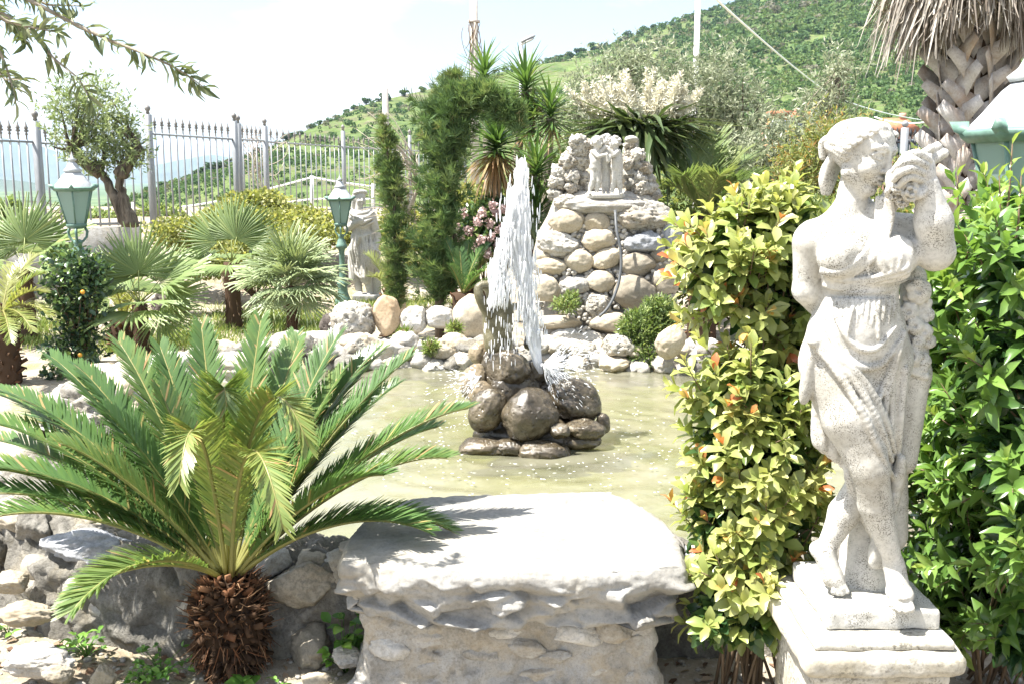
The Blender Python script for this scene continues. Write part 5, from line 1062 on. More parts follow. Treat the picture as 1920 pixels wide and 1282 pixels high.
def leafy_bush(root, blobs, nshoot, per, size, width, mat, rg, young=.9, old=.25, shoot_len=.13, up=.55, nfill=1500, singles=300, stem_mat='twig_red', base=None, redtip=.25, tmpl=None):
    P, Nn = clumps(blobs, nshoot, rg); D = unit(Nn + np.array((0, 0, up)) + rg.normal(size=P.shape) * .3); Ls = shoot_len * rg.uniform(.6, 1.3, nshoot)
    age = rg.random(nshoot); Rs, Ps, Ss, Tn = [], [], [], []; stems = MB()
    for i in range(nshoot):
        a0 = rg.uniform(0, 6.28); fr = frame(D[i], (.1, .2, 1)); bend = rg.normal(size=3) * .02
        if i % 2 == 0: stems.tube([P[i] - D[i] * Ls[i] * .9, P[i] + bend * .5, P[i] + D[i] * Ls[i] + bend], [.0032, .0025, .0014], 4)
        for j in range(per):
            t = (j + .5) / per; a = a0 + j * 2.4; side = fr[:, 0] * math.cos(a) + fr[:, 2] * math.sin(a); el = .25 + 1.15 * t ** 2.2
            d = unit(side * math.cos(el) + D[i] * math.sin(el) + rg.normal(size=3) * .14 + np.array((0, 0, -.12 * (1 - t)))); Rs.append(frames(d[None], (D[i] + .5 * np.array((0, 0, 1)) - side * .1)[None])[0])
            Ps.append(P[i] + D[i] * Ls[i] * (t * 1.0 - .05) + bend * t); Ss.append(size * (1.05 - .5 * t ** 3) * rg.uniform(.75, 1.15))
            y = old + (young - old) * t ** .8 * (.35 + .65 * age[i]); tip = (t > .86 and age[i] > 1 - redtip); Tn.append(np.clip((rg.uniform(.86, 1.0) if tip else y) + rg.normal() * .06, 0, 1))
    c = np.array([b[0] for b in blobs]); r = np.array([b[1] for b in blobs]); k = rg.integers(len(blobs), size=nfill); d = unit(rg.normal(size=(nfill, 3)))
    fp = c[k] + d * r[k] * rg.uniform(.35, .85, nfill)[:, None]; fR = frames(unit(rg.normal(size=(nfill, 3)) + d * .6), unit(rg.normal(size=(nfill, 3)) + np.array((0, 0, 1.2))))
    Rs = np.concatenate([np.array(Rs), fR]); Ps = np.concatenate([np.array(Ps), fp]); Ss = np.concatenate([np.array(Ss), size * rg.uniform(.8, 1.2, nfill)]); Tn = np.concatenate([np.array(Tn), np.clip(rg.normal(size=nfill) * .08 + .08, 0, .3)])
    T = scaled(LT if tmpl is None else tmpl, width, 1.0, 1.0); single_ix = np.zeros(len(Ps), bool)
    if singles:
        dist = np.linalg.norm(Ps - np.array((0, 0, CAMZ)), axis=1); c0 = np.array([b[0] for b in blobs]).mean(0); single_ix[np.argsort(dist - .4 * Ss / size)[:singles]] = True
        mm = [MB().add(T, LF, (q + .5) / 10).mesh('leaf', M[mat], True) for q in range(10)]
        for i in np.nonzero(single_ix)[0]: piece('leaf', mm[min(9, int(Tn[i] * 10))], mat4(Rs[i], Ps[i], Ss[i]), root)
    mb = MB(); k = ~single_ix; bake(mb, T, LF, Rs[k], Ps[k], Ss[k], Tn[k]); part('foliage', mb, M[mat], root, True, 'stuff')
    if base is not None:
        for i in rg.choice(nshoot, min(22, nshoot), replace=False):
            e = P[i]; b0 = np.asarray(base) + rg.normal(size=3) * (.05, .05, 0); mid = (e * .5 + b0 * .5) + rg.normal(size=3) * .04; mid[2] += .08; stems.tube(bez(b0, mid, e, 6), np.linspace(.006, .002, 6), 5)
    part('stems', stems, M[stem_mat], root, True, 'stuff')

# ---------------------------------------------------------------- the big cycad in front
rg = np.random.default_rng(21); cb = W(428, 1085, 3.02); CB = np.array((cb[0], 3.02, 0.0)); top = np.array((cb[0], 3.02, cb[2] + .02))
cyc = thing('cycad', 'large sago cycad with shaggy brown trunk and arching green fronds before the pond wall', 'cycad', CB)
FR = [  # tip px, py, depth offset, bulge (up), extra curl
 (96, 669, .35, .16, 0), (222, 640, .42, .16, 0), (150, 690, .3, .14, 0), (300, 650, .40, .14, 0), (378, 612, .45, .08, 0), (489, 602, .45, .07, 0), (560, 640, .5, .08, 0), (634, 628, .42, .12, 0), (772, 668, .30, .16, 0), (700, 660, .45, .14, 0), (878, 765, .12, .22, 0), (838, 858, -.05, .26, 0),
 (798, 995, -.16, .30, 0), (742, 722, .4, .16, 0), (820, 800, .3, .2, 0), (-20, 735, .30, .20, 0), (-60, 790, .15, .26, 0), (-40, 822, .35, .2, 0), (-90, 880, -.02, .26, 0), (-70, 935, -.1, .28, 0), (-60, 985, -.22, .32, 0), (120, 1135, -.40, .34, 0), (60, 780, .45, .15, 0),
 (578, 836, -.34, .22, 1), (425, 762, -.22, .12, .6), (336, 905, -.45, .34, 1), (530, 990, -.5, .34, 1), (200, 770, .0, .12, 0), (110, 830, -.1, .2, 0), (720, 890, -.2, .24, 0), (660, 770, .1, .1, 0), (300, 730, .15, .08, 0), (640, 700, .3, .08, 0)]
FR += [(x_ + rg.uniform(-45, 45), y_ + rg.uniform(-15, 45), d_ + rg.uniform(-.15, .15), b_ * 1.1, 0) for x_, y_, d_, b_, c_ in FR[:23:3] if c_ == 0]
for i, (px, py, dd, bl, cu) in enumerate(FR):
    T = W(px, py, 3.02 + dd); B0 = top + np.array(((T - top)[0] * .06, (T - top)[1] * .06, 0)); v = T - B0; ln = np.linalg.norm(v); out = unit(np.array((v[0], v[1], 0.0)) + 1e-6)
    C1 = B0 + v * .30 + np.array((0, 0, 1)) * bl * ln * .55; C2 = B0 + v * .72 + np.array((0, 0, 1)) * bl * ln * .62
    if cu: C1 = B0 + v * .12 + np.array((0, 0, .40 * ln)); C2 = B0 + v * .55 + np.array((0, 0, (.55 + .3 * cu) * ln))
    cv = bez3(B0, C1, C2, T, 26); b = MB()
    pinnate(b, cv, out, 140, .118 if ln > .5 else .09, .0072, sweep=54, vee=26 if not cu else 16, tint=(.50 if cu < .5 else .60) + rg.uniform(-.15, .12), rg=rg, rib=.0085, rib_tint=.84, dry=.035, jit=.014, droop=.0)
    part('frond', b, M['cycad'], cyc, False)
b = MB(); V, F = ICO[4]; H0 = cb[2] * .5; rr = np.array((.100, .100, H0 * 1.15)); V = V * rr * (1 + .1 * fbm(V * 4, 3, 4))[:, None] + (CB[0], CB[1], H0); V[:, 2] = np.maximum(V[:, 2], -.03); b.add(V, F, .1); part('trunk', b, M['cycad_dry'], cyc, True)
tw = np.array([(-.5, 0, 0), (.5, 0, 0), (.42, 1, .1), (-.42, 1, .1), (-.3, 0, .5), (.3, 0, .5), (.25, .9, .42), (-.25, .9, .42)]) ; tf = np.array([(0,1,2,3),(4,7,6,5),(0,4,5,1),(1,5,6,2),(2,6,7,3),(3,7,4,0)])
sm = [MB().add(tw * (.024, .040, .016), tf, q).mesh('leaf_base', M['cycad_dry']) for q in (.1, .3, .5, .7, .9)]
for i in range(285):
    z = (i + .5) / 285; a = i * 2.39996; zz = .01 + z * (cb[2] + .01); rad = .106 * math.sqrt(max(.05, 1 - ((zz - H0) / (H0 * 1.25)) ** 2)) ; n_ = np.array((math.cos(a), math.sin(a), 0)); d = unit(n_ * .9 + np.array((0, 0, -.75 + 1.5 * z)) + rg.normal(size=3) * .34)
    q = min(4, max(0, int((.15 + .75 * max(0, z - .5) * 1.6 + rg.normal() * .18) * 5))); s_ = rg.uniform(.6, 1.25); piece('leaf_base', sm[q], mat4(frames(d[None], n_[None] + np.array((0, 0, .3)))[0], CB + n_ * (rad - .012) + (0, 0, zz), s_), cyc)
b = MB()
for i in range(520):
    a = rg.uniform(0, 6.28); z = rg.uniform(.0, 1) ** .8; n_ = np.array((math.cos(a), math.sin(a), 0)); zz = z * cb[2]; d = unit(n_ * rg.uniform(.3, 1) + np.array((0, 0, -1 if z < .5 else .4)) + rg.normal(size=3) * .3); p = CB + n_ * .108 * math.sqrt(max(.1, 1 - ((zz - H0) / (H0 * 1.2)) ** 2)) + (0, 0, max(.03, zz)); l = rg.uniform(.03, .075); e = p + d * l; e[2] = max(e[2], .005); b.tube([p, (p + e) / 2 + rg.normal(size=3) * .006, e], [.0022, .0018, .0008], 3, rg.uniform(.3, 1), cap=False)
part('dry_stubs', b, M['cycad_dry'], cyc, False, 'stuff')

# ---------------------------------------------------------------- hedges beside the statue
def blob(px, py, Yd, rx, ry, dep=None): s = PXS(Yd); return (W(px, py, Yd), np.array((rx * s, (dep if dep else .75 * rx * s), ry * s)))
rg = np.random.default_rng(33)
HL = [blob(1405, 485, 3.0, 88, 80), blob(1470, 450, 3.0, 68, 66), blob(1360, 520, 2.95, 50, 60), blob(1430, 575, 3.0, 90, 40), blob(1405, 755, 2.86, 88, 62), blob(1435, 865, 2.82, 92, 92), blob(1368, 830, 2.85, 58, 74), blob(1440, 985, 2.8, 78, 78), blob(1405, 1085, 2.75, 66, 58), blob(1345, 985, 2.82, 38, 70), blob(1500, 700, 2.95, 40, 90), blob(1350, 1160, 2.72, 42, 32), blob(1410, 1165, 2.72, 55, 35), blob(1470, 1120, 2.8, 50, 50)]
hb = W(1400, 1215, 2.85); hl_ = thing('photinia_bush', 'yellow-green photinia bush with orange-red shoot tips left of the marble statue', 'bush', (hb[0], 2.85, 0))
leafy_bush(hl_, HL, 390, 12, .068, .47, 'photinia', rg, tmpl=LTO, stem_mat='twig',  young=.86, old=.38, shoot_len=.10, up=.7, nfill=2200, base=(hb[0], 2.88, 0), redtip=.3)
rg = np.random.default_rng(34)
HRt = [blob(1830, 500, 3.0, 105, 85), blob(1905, 440, 2.9, 75, 62), blob(1775, 600, 3.05, 72, 72), blob(1880, 640, 2.85, 105, 105), blob(1810, 760, 3.05, 95, 95), blob(1895, 850, 2.75, 105, 100), blob(1800, 925, 2.95, 85, 75), blob(1870, 1030, 2.8, 105, 75), blob(1985, 560, 2.75, 85, 150), blob(2000, 850, 2.7, 100, 200), blob(1780, 1050, 2.98, 62, 45), blob(1920, 1210, 2.62, 42, 28), blob(2020, 1080, 2.75, 90, 110), blob(1905, 520, 2.45, 60, 65), blob(1900, 690, 2.42, 62, 70), blob(1915, 860, 2.4, 62, 70), blob(1925, 1010, 2.38, 50, 60), blob(1800, 1130, 2.95, 60, 40), blob(1870, 1140, 2.85, 70, 45), blob(1950, 1160, 2.6, 60, 50)]
hb = W(1860, 1240, 2.95); hr_ = thing('laurel_bush', 'dense glossy green laurel bush between the marble statue and the tall green lantern', 'bush', (hb[0], 2.95, 0))
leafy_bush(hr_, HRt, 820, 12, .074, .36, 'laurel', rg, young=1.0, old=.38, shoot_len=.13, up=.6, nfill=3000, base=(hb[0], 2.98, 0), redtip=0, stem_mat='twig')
b = MB(); T5 = scaled(LT, .36); Rs, Ps, Ss, Tn = [], [], [], []; stm = MB()
for (px, py, Yd, h) in ((1790, 330, 2.75, .2), (1895, 270, 2.6, .3), (1880, 330, 2.55, .25), (1850, 380, 2.7, .2), (1915, 330, 2.5, .25), (1835, 420, 2.8, .15), (1740, 470, 2.95, .15)):
    p0 = W(px + rg.uniform(-8, 8), py, Yd); p1 = p0 - np.array((rg.uniform(-.03, .03), -.02, h)); stm.tube([p1, (p0 + p1) / 2 + .01, p0], [.004, .003, .0015], 4)
    for j in range(11):
        t = j / 10; a = j * 2.4; d = unit(np.array((math.cos(a), math.sin(a), .25 + 1.3 * t ** 3))); Rs.append(frames(d[None], np.array((0, 0, 1.0))[None])[0]); Ps.append(p1 + (p0 - p1) * t); Ss.append(.062 * (1 - .35 * t)); Tn.append(.55 + .4 * t)
bake(b, T5, LF, Rs, Ps, Ss, Tn); part('top_shoots', b, M['laurel'], hr_, True, 'stuff'); part('top_stems', stm, M['twig'], hr_, True, 'stuff')

# ---------------------------------------------------------------- olive tree whose branches hang in at the corner
rg = np.random.default_rng(45); oY = 2.6; ot = thing('olive_tree', 'olive branches with slender grey-green leaves reaching in against the sky', 'tree', (-2.45, 2.45, 0)); br = MB(); Rs, Ps, Ss, Tn = [], [], [], []
br.tube([(-2.45, 2.45, -.05), (-2.42, 2.5, 1.0), (-2.3, 2.5, 1.9), (-2.1, 2.55, 2.5), W(-90, -60, oY)], [.10, .085, .06, .035, .014], 8)
OB = [([(-90, -60), (50, -2), (148, 50), (208, 77), (268, 100), (322, 124), (352, 142), (382, 164)], 0, 50), ([(-60, -20), (0, 23), (67, 67), (100, 110), (147, 147), (170, 187)], .1, 26), ([(-80, -30), (-20, 60), (10, 120), (30, 190)], -.1, 20), ([(-60, -40), (20, -20), (90, 10), (150, 12)], .06, 26), ([(-60, -10), (10, 40), (60, 52), (110, 62)], -.05, 22), ([(-80, 80), (-30, 110), (10, 150), (38, 150)], .05, 18), ([(-60, -50), (60, -30), (130, -5)], .0, 20), ([(-50, 10), (10, 30), (40, 60), (50, 80)], .12, 16)]
for pts, dd, nl in OB:
    nl = int(nl * 1.7); C = np.array([W(x, y, oY + dd + .04 * math.sin(i)) for i, (x, y) in enumerate(pts)]); t = np.linspace(0, len(C) - 1, 24); C = np.stack([np.interp(t, range(len(C)), C[:, i]) for i in range(3)], -1); br.tube(C, np.linspace(.0065, .0014, 24), 5)
    tg = unit(np.gradient(C, axis=0))
    for j in range(nl):
        k = min(23, int(24 * (1 - (1 - j / nl) ** 1.15))); a = rg.uniform(0, 6.28); fr = frame(tg[k]); side = fr[:, 0] * math.cos(a) + fr[:, 2] * math.sin(a); d = unit(side * rg.uniform(.6, 1) + tg[k] * rg.uniform(.2, .9) + np.array((0, 0, rg.uniform(-.7, .3)))); Rs.append(frames(d[None], unit(rg.normal(size=3) + np.array((0, 0, 1)))[None])[0]); Ps.append(C[k] + rg.normal(size=3) * .002); Ss.append(rg.uniform(.036, .066)); Tn.append(rg.uniform(.1, 1))
part('branches', br, M['bark_pale'], ot, True); T5 = scaled(LT, .22); mm = [MB().add(T5, LF, (q + .5) / 6).mesh('leaf', M['olive_near'], True) for q in range(6)]
for i in range(len(Ps)): piece('leaf', mm[min(5, int(Tn[i] * 6))], mat4(Rs[i], Ps[i], Ss[i]), ot)

# ---------------------------------------------------------------- weeds, litter and pebbles on the soil
def weed(px, py, Yd, n, size, spread, h, mat, label, name='weed', width=.5, z0=None, tlo=.3):
    rg = np.random.default_rng(int(px * 3 + py)); p0 = W(px, py, Yd); p0[2] = z0 if z0 is not None else float(Gn(p0[0], p0[1])); t = thing(name, label, 'weed', p0); st = MB(); b = MB(); Rs, Ps, Ss, Tn = [], [], [], []
    for i in range(n):
        a = rg.uniform(0, 6.28); r = spread * rg.random() ** .5; e = p0 + np.array((r * math.cos(a), r * math.sin(a), h * rg.uniform(.3, 1))); st.tube([p0 + (e - p0) * .1, (p0 + e) / 2 + (0, 0, .01), e], [.002, .0015, .001], 3)
        for _ in range(3): d = unit(np.array((math.cos(a + rg.normal()), math.sin(a + rg.normal()), rg.uniform(-.2, .5)))); Rs.append(frames(d[None], np.array((rg.normal() * .3, rg.normal() * .3 - .2, 1.0))[None])[0]); Ps.append(e); Ss.append(size * rg.uniform(.6, 1.2)); Tn.append(rg.uniform(tlo, 1))
    bake(b, scaled(LT, width), LF, Rs, Ps, Ss, Tn); part('leaves', b, M[mat], t, True); part('stems', st, M['weed'], t)
weed(648, 1195, 3.0, 24, .045, .06, .20, 'weed', 'bright green broad-leaved weed growing against the slab pier', width=.62, tlo=.0)
weed(300, 1215, 3.0, 26, .028, .10, .07, 'weed', 'low clump of small green weeds beside the cycad trunk')
weed(262, 1250, 2.95, 14, .026, .05, .05, 'weed', 'bright little weed tuft in front of the low weed clump')
weed(160, 1190, 3.12, 18, .030, .07, .08, 'weed', 'leafy weed at the foot of the wall by the flat pale stone')
weed(95, 1195, 3.1, 10, .026, .05, .05, 'weed', 'small weed next to the broad mossy-topped stone')
weed(475, 1235, 2.86, 5, .05, .04, .05, 'weed', 'single broad-leaved weed in front of the cycad trunk', width=.6)
weed(530, 1235, 2.88, 4, .035, .03, .05, 'weed', 'tiny round-leaved weed right of the cycad trunk', width=.6)
weed(1440, 1210, 2.62, 14, .026, .06, .07, 'weed', 'small clover-like weed under the photinia bush', width=.6)
weed(8, 1105, 3.3, 8, .03, .04, .05, 'weed', 'little weed on top of the long smooth stone')
weed(1490, 1262, 2.4, 5, .05, .05, .06, 'weed', 'broad leaf weed beside the pedestal shaft', width=.55)
rg = np.random.default_rng(52); mb = MB(); n = 1500; x = rg.uniform(-2.2, 1.9, n); y = rg.uniform(2.3, 3.5, n); ok = ~((pond_r(x, y) < 1.12)); x, y = x[ok], y[ok]; z = Gn(x, y); V, F = ICO[1]; s = rg.uniform(.004, .013, len(x)) * np.where(rg.random(len(x)) < .08, 2.2, 1)
bake(mb, V * (1, .8, .55), F, np.array([rotz(a) for a in rg.uniform(0, 6.28, len(x))]), np.stack([x, y, z + s * .2], -1), s, rg.random(len(x))); o = part('gravel', mb, M['pebble'], None, True, 'stuff'); tag(o, 'small pale pebbles scattered over the soil', 'gravel')
mb = MB(); n = 620; x = rg.uniform(-2.2, 1.9, n); y = rg.uniform(2.4, 3.4, n); z = Gn(x, y) + .004; bake(mb, scaled(LT, .4), LF, frames(unit(np.stack([rg.normal(size=n), rg.normal(size=n), rg.normal(size=n) * .15], -1)), unit(np.stack([rg.normal(size=n) * .3, rg.normal(size=n) * .3, np.ones(n)], -1))), np.stack([x, y, z], -1), rg.uniform(.02, .055, n), rg.random(n)); o = part('leaf_litter', mb, M['litter'], None, False, 'stuff'); tag(o, 'dry brown fallen leaves lying on the soil', 'leaf litter')
# ---------------------------------------------------------------- middle ground plants
KT = np.array([(0, 0, 0), (.5, .45, .06), (0, 1, 0), (-.5, .45, .06)]); KF = np.array([(0, 1, 2, 3)])
def gz(p): return float(Gn(p[0], p[1]))
def ground_at(px, Yd): x = W(px, 600, Yd)[0]; return np.array((x, Yd, gz((x, Yd))))
def scatter(mb, blobs, n, size, width, rg, tlo, thi, shell=.55, up=.4, two=False):
    c = np.array([b[0] for b in blobs]); r = np.array([b[1] for b in blobs]); w = (r[:, 0] * r[:, 2]); k = rg.choice(len(blobs), size=n, p=w / w.sum()); d = unit(rg.normal(size=(n, 3)))
    q = rg.uniform(shell, 1.08, n); lump = 1 + .28 * fbm(d * 2.2 + c[k] * 9, 3, 7); P = c[k] + d * r[k] * (q * lump)[:, None]; D = unit(d * .6 + rg.normal(size=(n, 3)) * .7 + np.array((0, 0, up))); U = unit(rg.normal(size=(n, 3)) * .6 + d * .4 + np.array((0, 0, 1)))
    tn = np.clip(tlo + (thi - tlo) * rg.random(n), 0, 1); s = size * rg.uniform(.65, 1.25, n); S3 = np.stack([s * width, s, s], -1)
    if two: bake(mb, LT, LF, frames(D, U), P, S3, tn)
    else: bake(mb, KT, KF, frames(D, U), P, S3, tn)
    return P
def twigs(root, base, pts, mat, r0=.012, n=40, rg=RNG, name='branches'):
    b = MB()
    for i in rg.choice(len(pts), min(n, len(pts)), replace=False):
        e = pts[i]; m = (e + base) / 2 + rg.normal(size=3) * .06 * np.linalg.norm(e - base) + np.array((0, 0, .08)); b.tube(bez(base, m, e, 6), np.linspace(r0, r0 * .2, 6), 5)
    return part(name, b, M[mat], root, True)
def bush(name, label, cat, blobs, n, size, width, mat, seed, tlo=0, thi=.9, stem='twig', group=None, two=False, shell=.45, base=None):
    rg = np.random.default_rng(seed); c = np.mean([b[0] for b in blobs], 0) if base is None else np.asarray(base); g = np.array((c[0], c[1], gz(c) if base is None else c[2])); t = thing(name, label, cat, g, group); b = MB(); P = scatter(b, blobs, n, size, width, rg, tlo, thi, shell, two=two)
    part('foliage', b, M[mat], t, False, 'stuff'); twigs(t, g + (0, 0, .02), P, stem, .010, 30, rg, 'stems'); return t

# fan palms
FANS = {}
def fan_mesh(kind, seed, mat, pet=.8, **kw):
    key = (kind, seed)
    if key not in FANS:
        b = fan_leaf(seed, **kw); b.tube([(0, -pet, 0), (0, -pet * .5, .02), (0, .06, 0)], [.016, .012, .010], 5, .7); FANS[key] = b.mesh('leaf', M[mat], False)
    return FANS[key]
def fan_palm(px, py, Yd, cpx, cpy, R, leaves, nauto, mat, label, seed, pet=.8, trunk=.05, elev=(75, -15), **kw):
    rg = np.random.default_rng(seed); b0 = W(px, py, Yd); b0[2] = min(b0[2], gz(b0)); c = W(cpx, cpy, Yd); t = thing('fan_palm', label, 'palm', b0, 'fan palms in the garden')
    tb = MB(); n = 14; C = np.linspace(b0, c, n); tb.tube(C, trunk * (1 + .25 * rg.random(n)), 10, .3); part('trunk', tb, M['palm_fiber'], t, True); fb = MB()
    for _ in range(150):
        q = rg.random() ** .8; p = b0 + (c - b0) * q; a = rg.uniform(0, 6.28); d = np.array((math.cos(a), math.sin(a), 0)); p = p + d * trunk; e = p + d * rg.uniform(.01, .05) + np.array((0, 0, rg.uniform(-.12, .05))); fb.tube([p, (p + e) / 2 + d * .01, e], [.003, .0025, .001], 3, rg.random(), cap=False)
    part('fibres', fb, M['palm_fiber'], t, False, 'stuff'); L_ = list(leaves)
    for i in range(nauto): L_.append((i * 137.5 + rg.uniform(-20, 20), elev[0] + (elev[1] - elev[0]) * (i + .5) / nauto + rg.uniform(-8, 8), rg.uniform(.85, 1.05), None))
    for (az, el, sc, face) in L_:
        a, e = math.radians(az), math.radians(el); d = np.array((math.cos(a) * math.cos(e), math.sin(a) * math.cos(e), math.sin(e))); up = np.array((0, 0, 1.0)) - .6 * np.array((math.cos(a), math.sin(a), 0)) if face is None else np.asarray(face, float)
        me = fan_mesh(mat + str(pet), seed * 7 + int(rg.integers(3)), mat, pet, **kw); Rm = frames(d[None], up[None])[0]; piece('leaf', me, mat4(Rm, c + d * pet * R * sc, R * sc), t)
    return t
fan_palm(268, 640, 8.2, 262, 572, .44, [(90, 86, 1.0, (0, -1, .15)), (165, 42, .95, (.1, -.8, .8)), (15, 50, .9, (-.2, -.8, .7)), (0, 12, .85, (0, -.6, 1)), (190, 15, .9, (0, -.5, 1)), (-20, -20, .8, (-.3, -.6, 1)), (140, 62, .95, (.2, -1, .5)), (-60, 10, .8, None)], 3, 'fan', 'fan palm with one broad upright leaf and a shaggy dark trunk beside the lava lump', 61, pet=.6, trunk=.055, elev=(40, -10))
fan_palm(438, 592, 10.2, 434, 492, .48, [(90, 78, 1.0, (0, -1, .3)), (25, 55, .9, (0, -.8, .6)), (160, 55, .95, (0, -.8, .6)), (10, 10, .8, (0, -.5, 1)), (185, 5, .95, (0, -.4, 1)), (40, 75, .9, (0, -1, .3))], 4, 'fan', 'yellow-green fan palm on a thick trunk in front of the ivy hedge', 63, pet=.55, trunk=.075, elev=(30, -30))
fan_palm(548, 628, 8.3, 546, 535, .30, [], 34, 'fan_silver', 'silvery fan palm with a round crown of narrow-fingered leaves and notched trunk', 66, pet=.75, trunk=.042, elev=(85, -30), nseg=26, split=.38, spread=230, droop=.22)
fan_palm(48, 545, 9.3, 46, 500, .48, [(90, 80, 1.0, (0, -1, .2)), (150, 55, .9, (0, -.9, .5)), (40, 60, .95, (0, -.9, .5)), (5, 15, .8, (0, -.5, 1)), (180, 15, .8, (0, -.5, 1))], 3, 'fan', 'fan palm with stiff upright leaves near the white kerb by the fence', 68, pet=.5, trunk=.06, elev=(40, 0))

# feather-leaved plants
def feather(px, py, Yd, tips, label, name, cat, mat, seed, L=.14, w=.012, nl=46, bulge=.25, vee=22, trunk=None, tint=.45, group=None, base_z=None, droop=.05):
    rg = np.random.default_rng(seed); b0 = W(px, py, Yd); g = np.array((b0[0], b0[1], min(b0[2], gz(b0)) if base_z is None else base_z)); t = thing(name, label, cat, g, group)
    for (tx, ty, dd) in tips:
        T = W(tx, ty, Yd + dd); v = T - b0; ln = np.linalg.norm(v); out = unit(np.array((v[0], v[1] + 1e-4, 0))); cv = bez3(b0, b0 + v * .3 + np.array((0, 0, bulge * ln * .8)), b0 + v * .72 + np.array((0, 0, bulge * ln)), T, 16); b = MB(); pinnate(b, cv, out, nl, L, w, 58, vee, tint + rg.uniform(-.15, .15), rg, droop, .010, .85, jit=.06); part('frond', b, M[mat], t, False)
    if trunk:
        tb = MB(); z0 = g[2] - .03; tb.tube(np.linspace(np.array((g[0], g[1], z0)), b0 + (0, 0, .01), 10), trunk * (1 + .2 * rg.random(10)), 10, .2); part('trunk', tb, M['palm_fiber'], t, True)
        for i in range(70):
            z_ = (i + .5) / 70; a_ = i * 2.39996; n_ = np.array((math.cos(a_), math.sin(a_), 0)); d = unit(n_ * .8 + np.array((0, 0, -.2 + 1.1 * z_)) + rg.normal(size=3) * .25); piece('leaf_base', sm[min(4, int(rg.random() * 4 + z_))], mat4(frames(d[None], n_[None] + np.array((0, 0, .3)))[0], np.array((g[0], g[1], z0)) + (b0 + (0, 0, .01) - np.array((g[0], g[1], z0))) * z_ + n_ * trunk, rg.uniform(.9, 1.6)), t)
    return t
feather(5, 585, 7.4, [(78, 515, .1), (82, 548, -.1), (92, 590, -.2), (60, 620, -.35), (30, 500, .3), (-60, 510, .1), (-80, 580, -.1), (70, 480, .4), (20, 640, -.4)], 'yellowing cycad at the path edge with drooping fronds over a low rock', 'cycad', 'cycad', 'cycad', 71, .12, .009, 50, .2, trunk=.09, tint=.78)
feather(232, 600, 8.9, [(178, 520, .1), (200, 480, .2), (240, 470, .3), (290, 490, .1), (310, 540, -.1), (165, 560, -.1), (270, 470, .4), (215, 540, -.3), (260, 550, -.3)], 'small stiff cycad with a squat brown trunk behind the broad-leaved fan palm', 'cycad', 'cycad', 'cycad', 72, .11, .009, 40, .15, trunk=.12, tint=.8)
feather(868, 552, 8.2, [(835, 450, .2), (862, 470, .1), (900, 470, .1), (930, 490, 0), (940, 520, -.1), (845, 500, -.1), (880, 455, .3), (915, 460, .25), (905, 510, -.2)], 'dark cycad growing between the cream boulder and the bent cypress', 'cycad', 'cycad', 'cycad', 73, .10, .008, 44, .12, trunk=.08, tint=.3)
feather(880, 520, 9.2, [(840, 440, .2), (862, 425, .3), (925, 450, 0), (900, 440, .2), (800, 460, 0), (780, 490, -.2), (940, 480, -.2)], 'young date palm with yellow-green feathery fronds in front of the pink-flowered shrub', 'date_palm', 'palm', 'phoenix', 74, .17, .011, 44, .14, trunk=.06, tint=.75)
feather(1322, 405, 9.0, [(1262, 300, .2), (1300, 262, .3), (1345, 255, .3), (1392, 290, .2), (1432, 330, 0), (1425, 372, -.2), (1255, 350, -.1), (1380, 340, -.3), (1280, 330, -.4), (1330, 280, .6), (1410, 300, .4), (1240, 320, .3), (1350, 330, -.5)], 'feathery date palm arching up behind the grotto', 'date_palm', 'palm', 'phoenix', 75, .26, .014, 60, .2, trunk=.12, tint=.6)
feather(730, 545, 9.6, [(690, 480, .1), (760, 480, .1), (700, 520, -.2), (770, 520, -.2), (735, 460, .3)], 'low yellow-brown palm at the foot of the slim cypress', 'date_palm', 'palm', 'phoenix', 76, .15, .011, 36, .2, trunk=.05, tint=.95)
feather(1010, 470, 9.3, [(985, 420, .1), (1030, 410, .1), (1050, 440, 0), (975, 450, 0), (1000, 400, .3)], 'small silvery fan palm beside the grotto foot', 'fan_palm', 'palm', 'fan_silver', 77, .14, .010, 30, .2, trunk=.05)

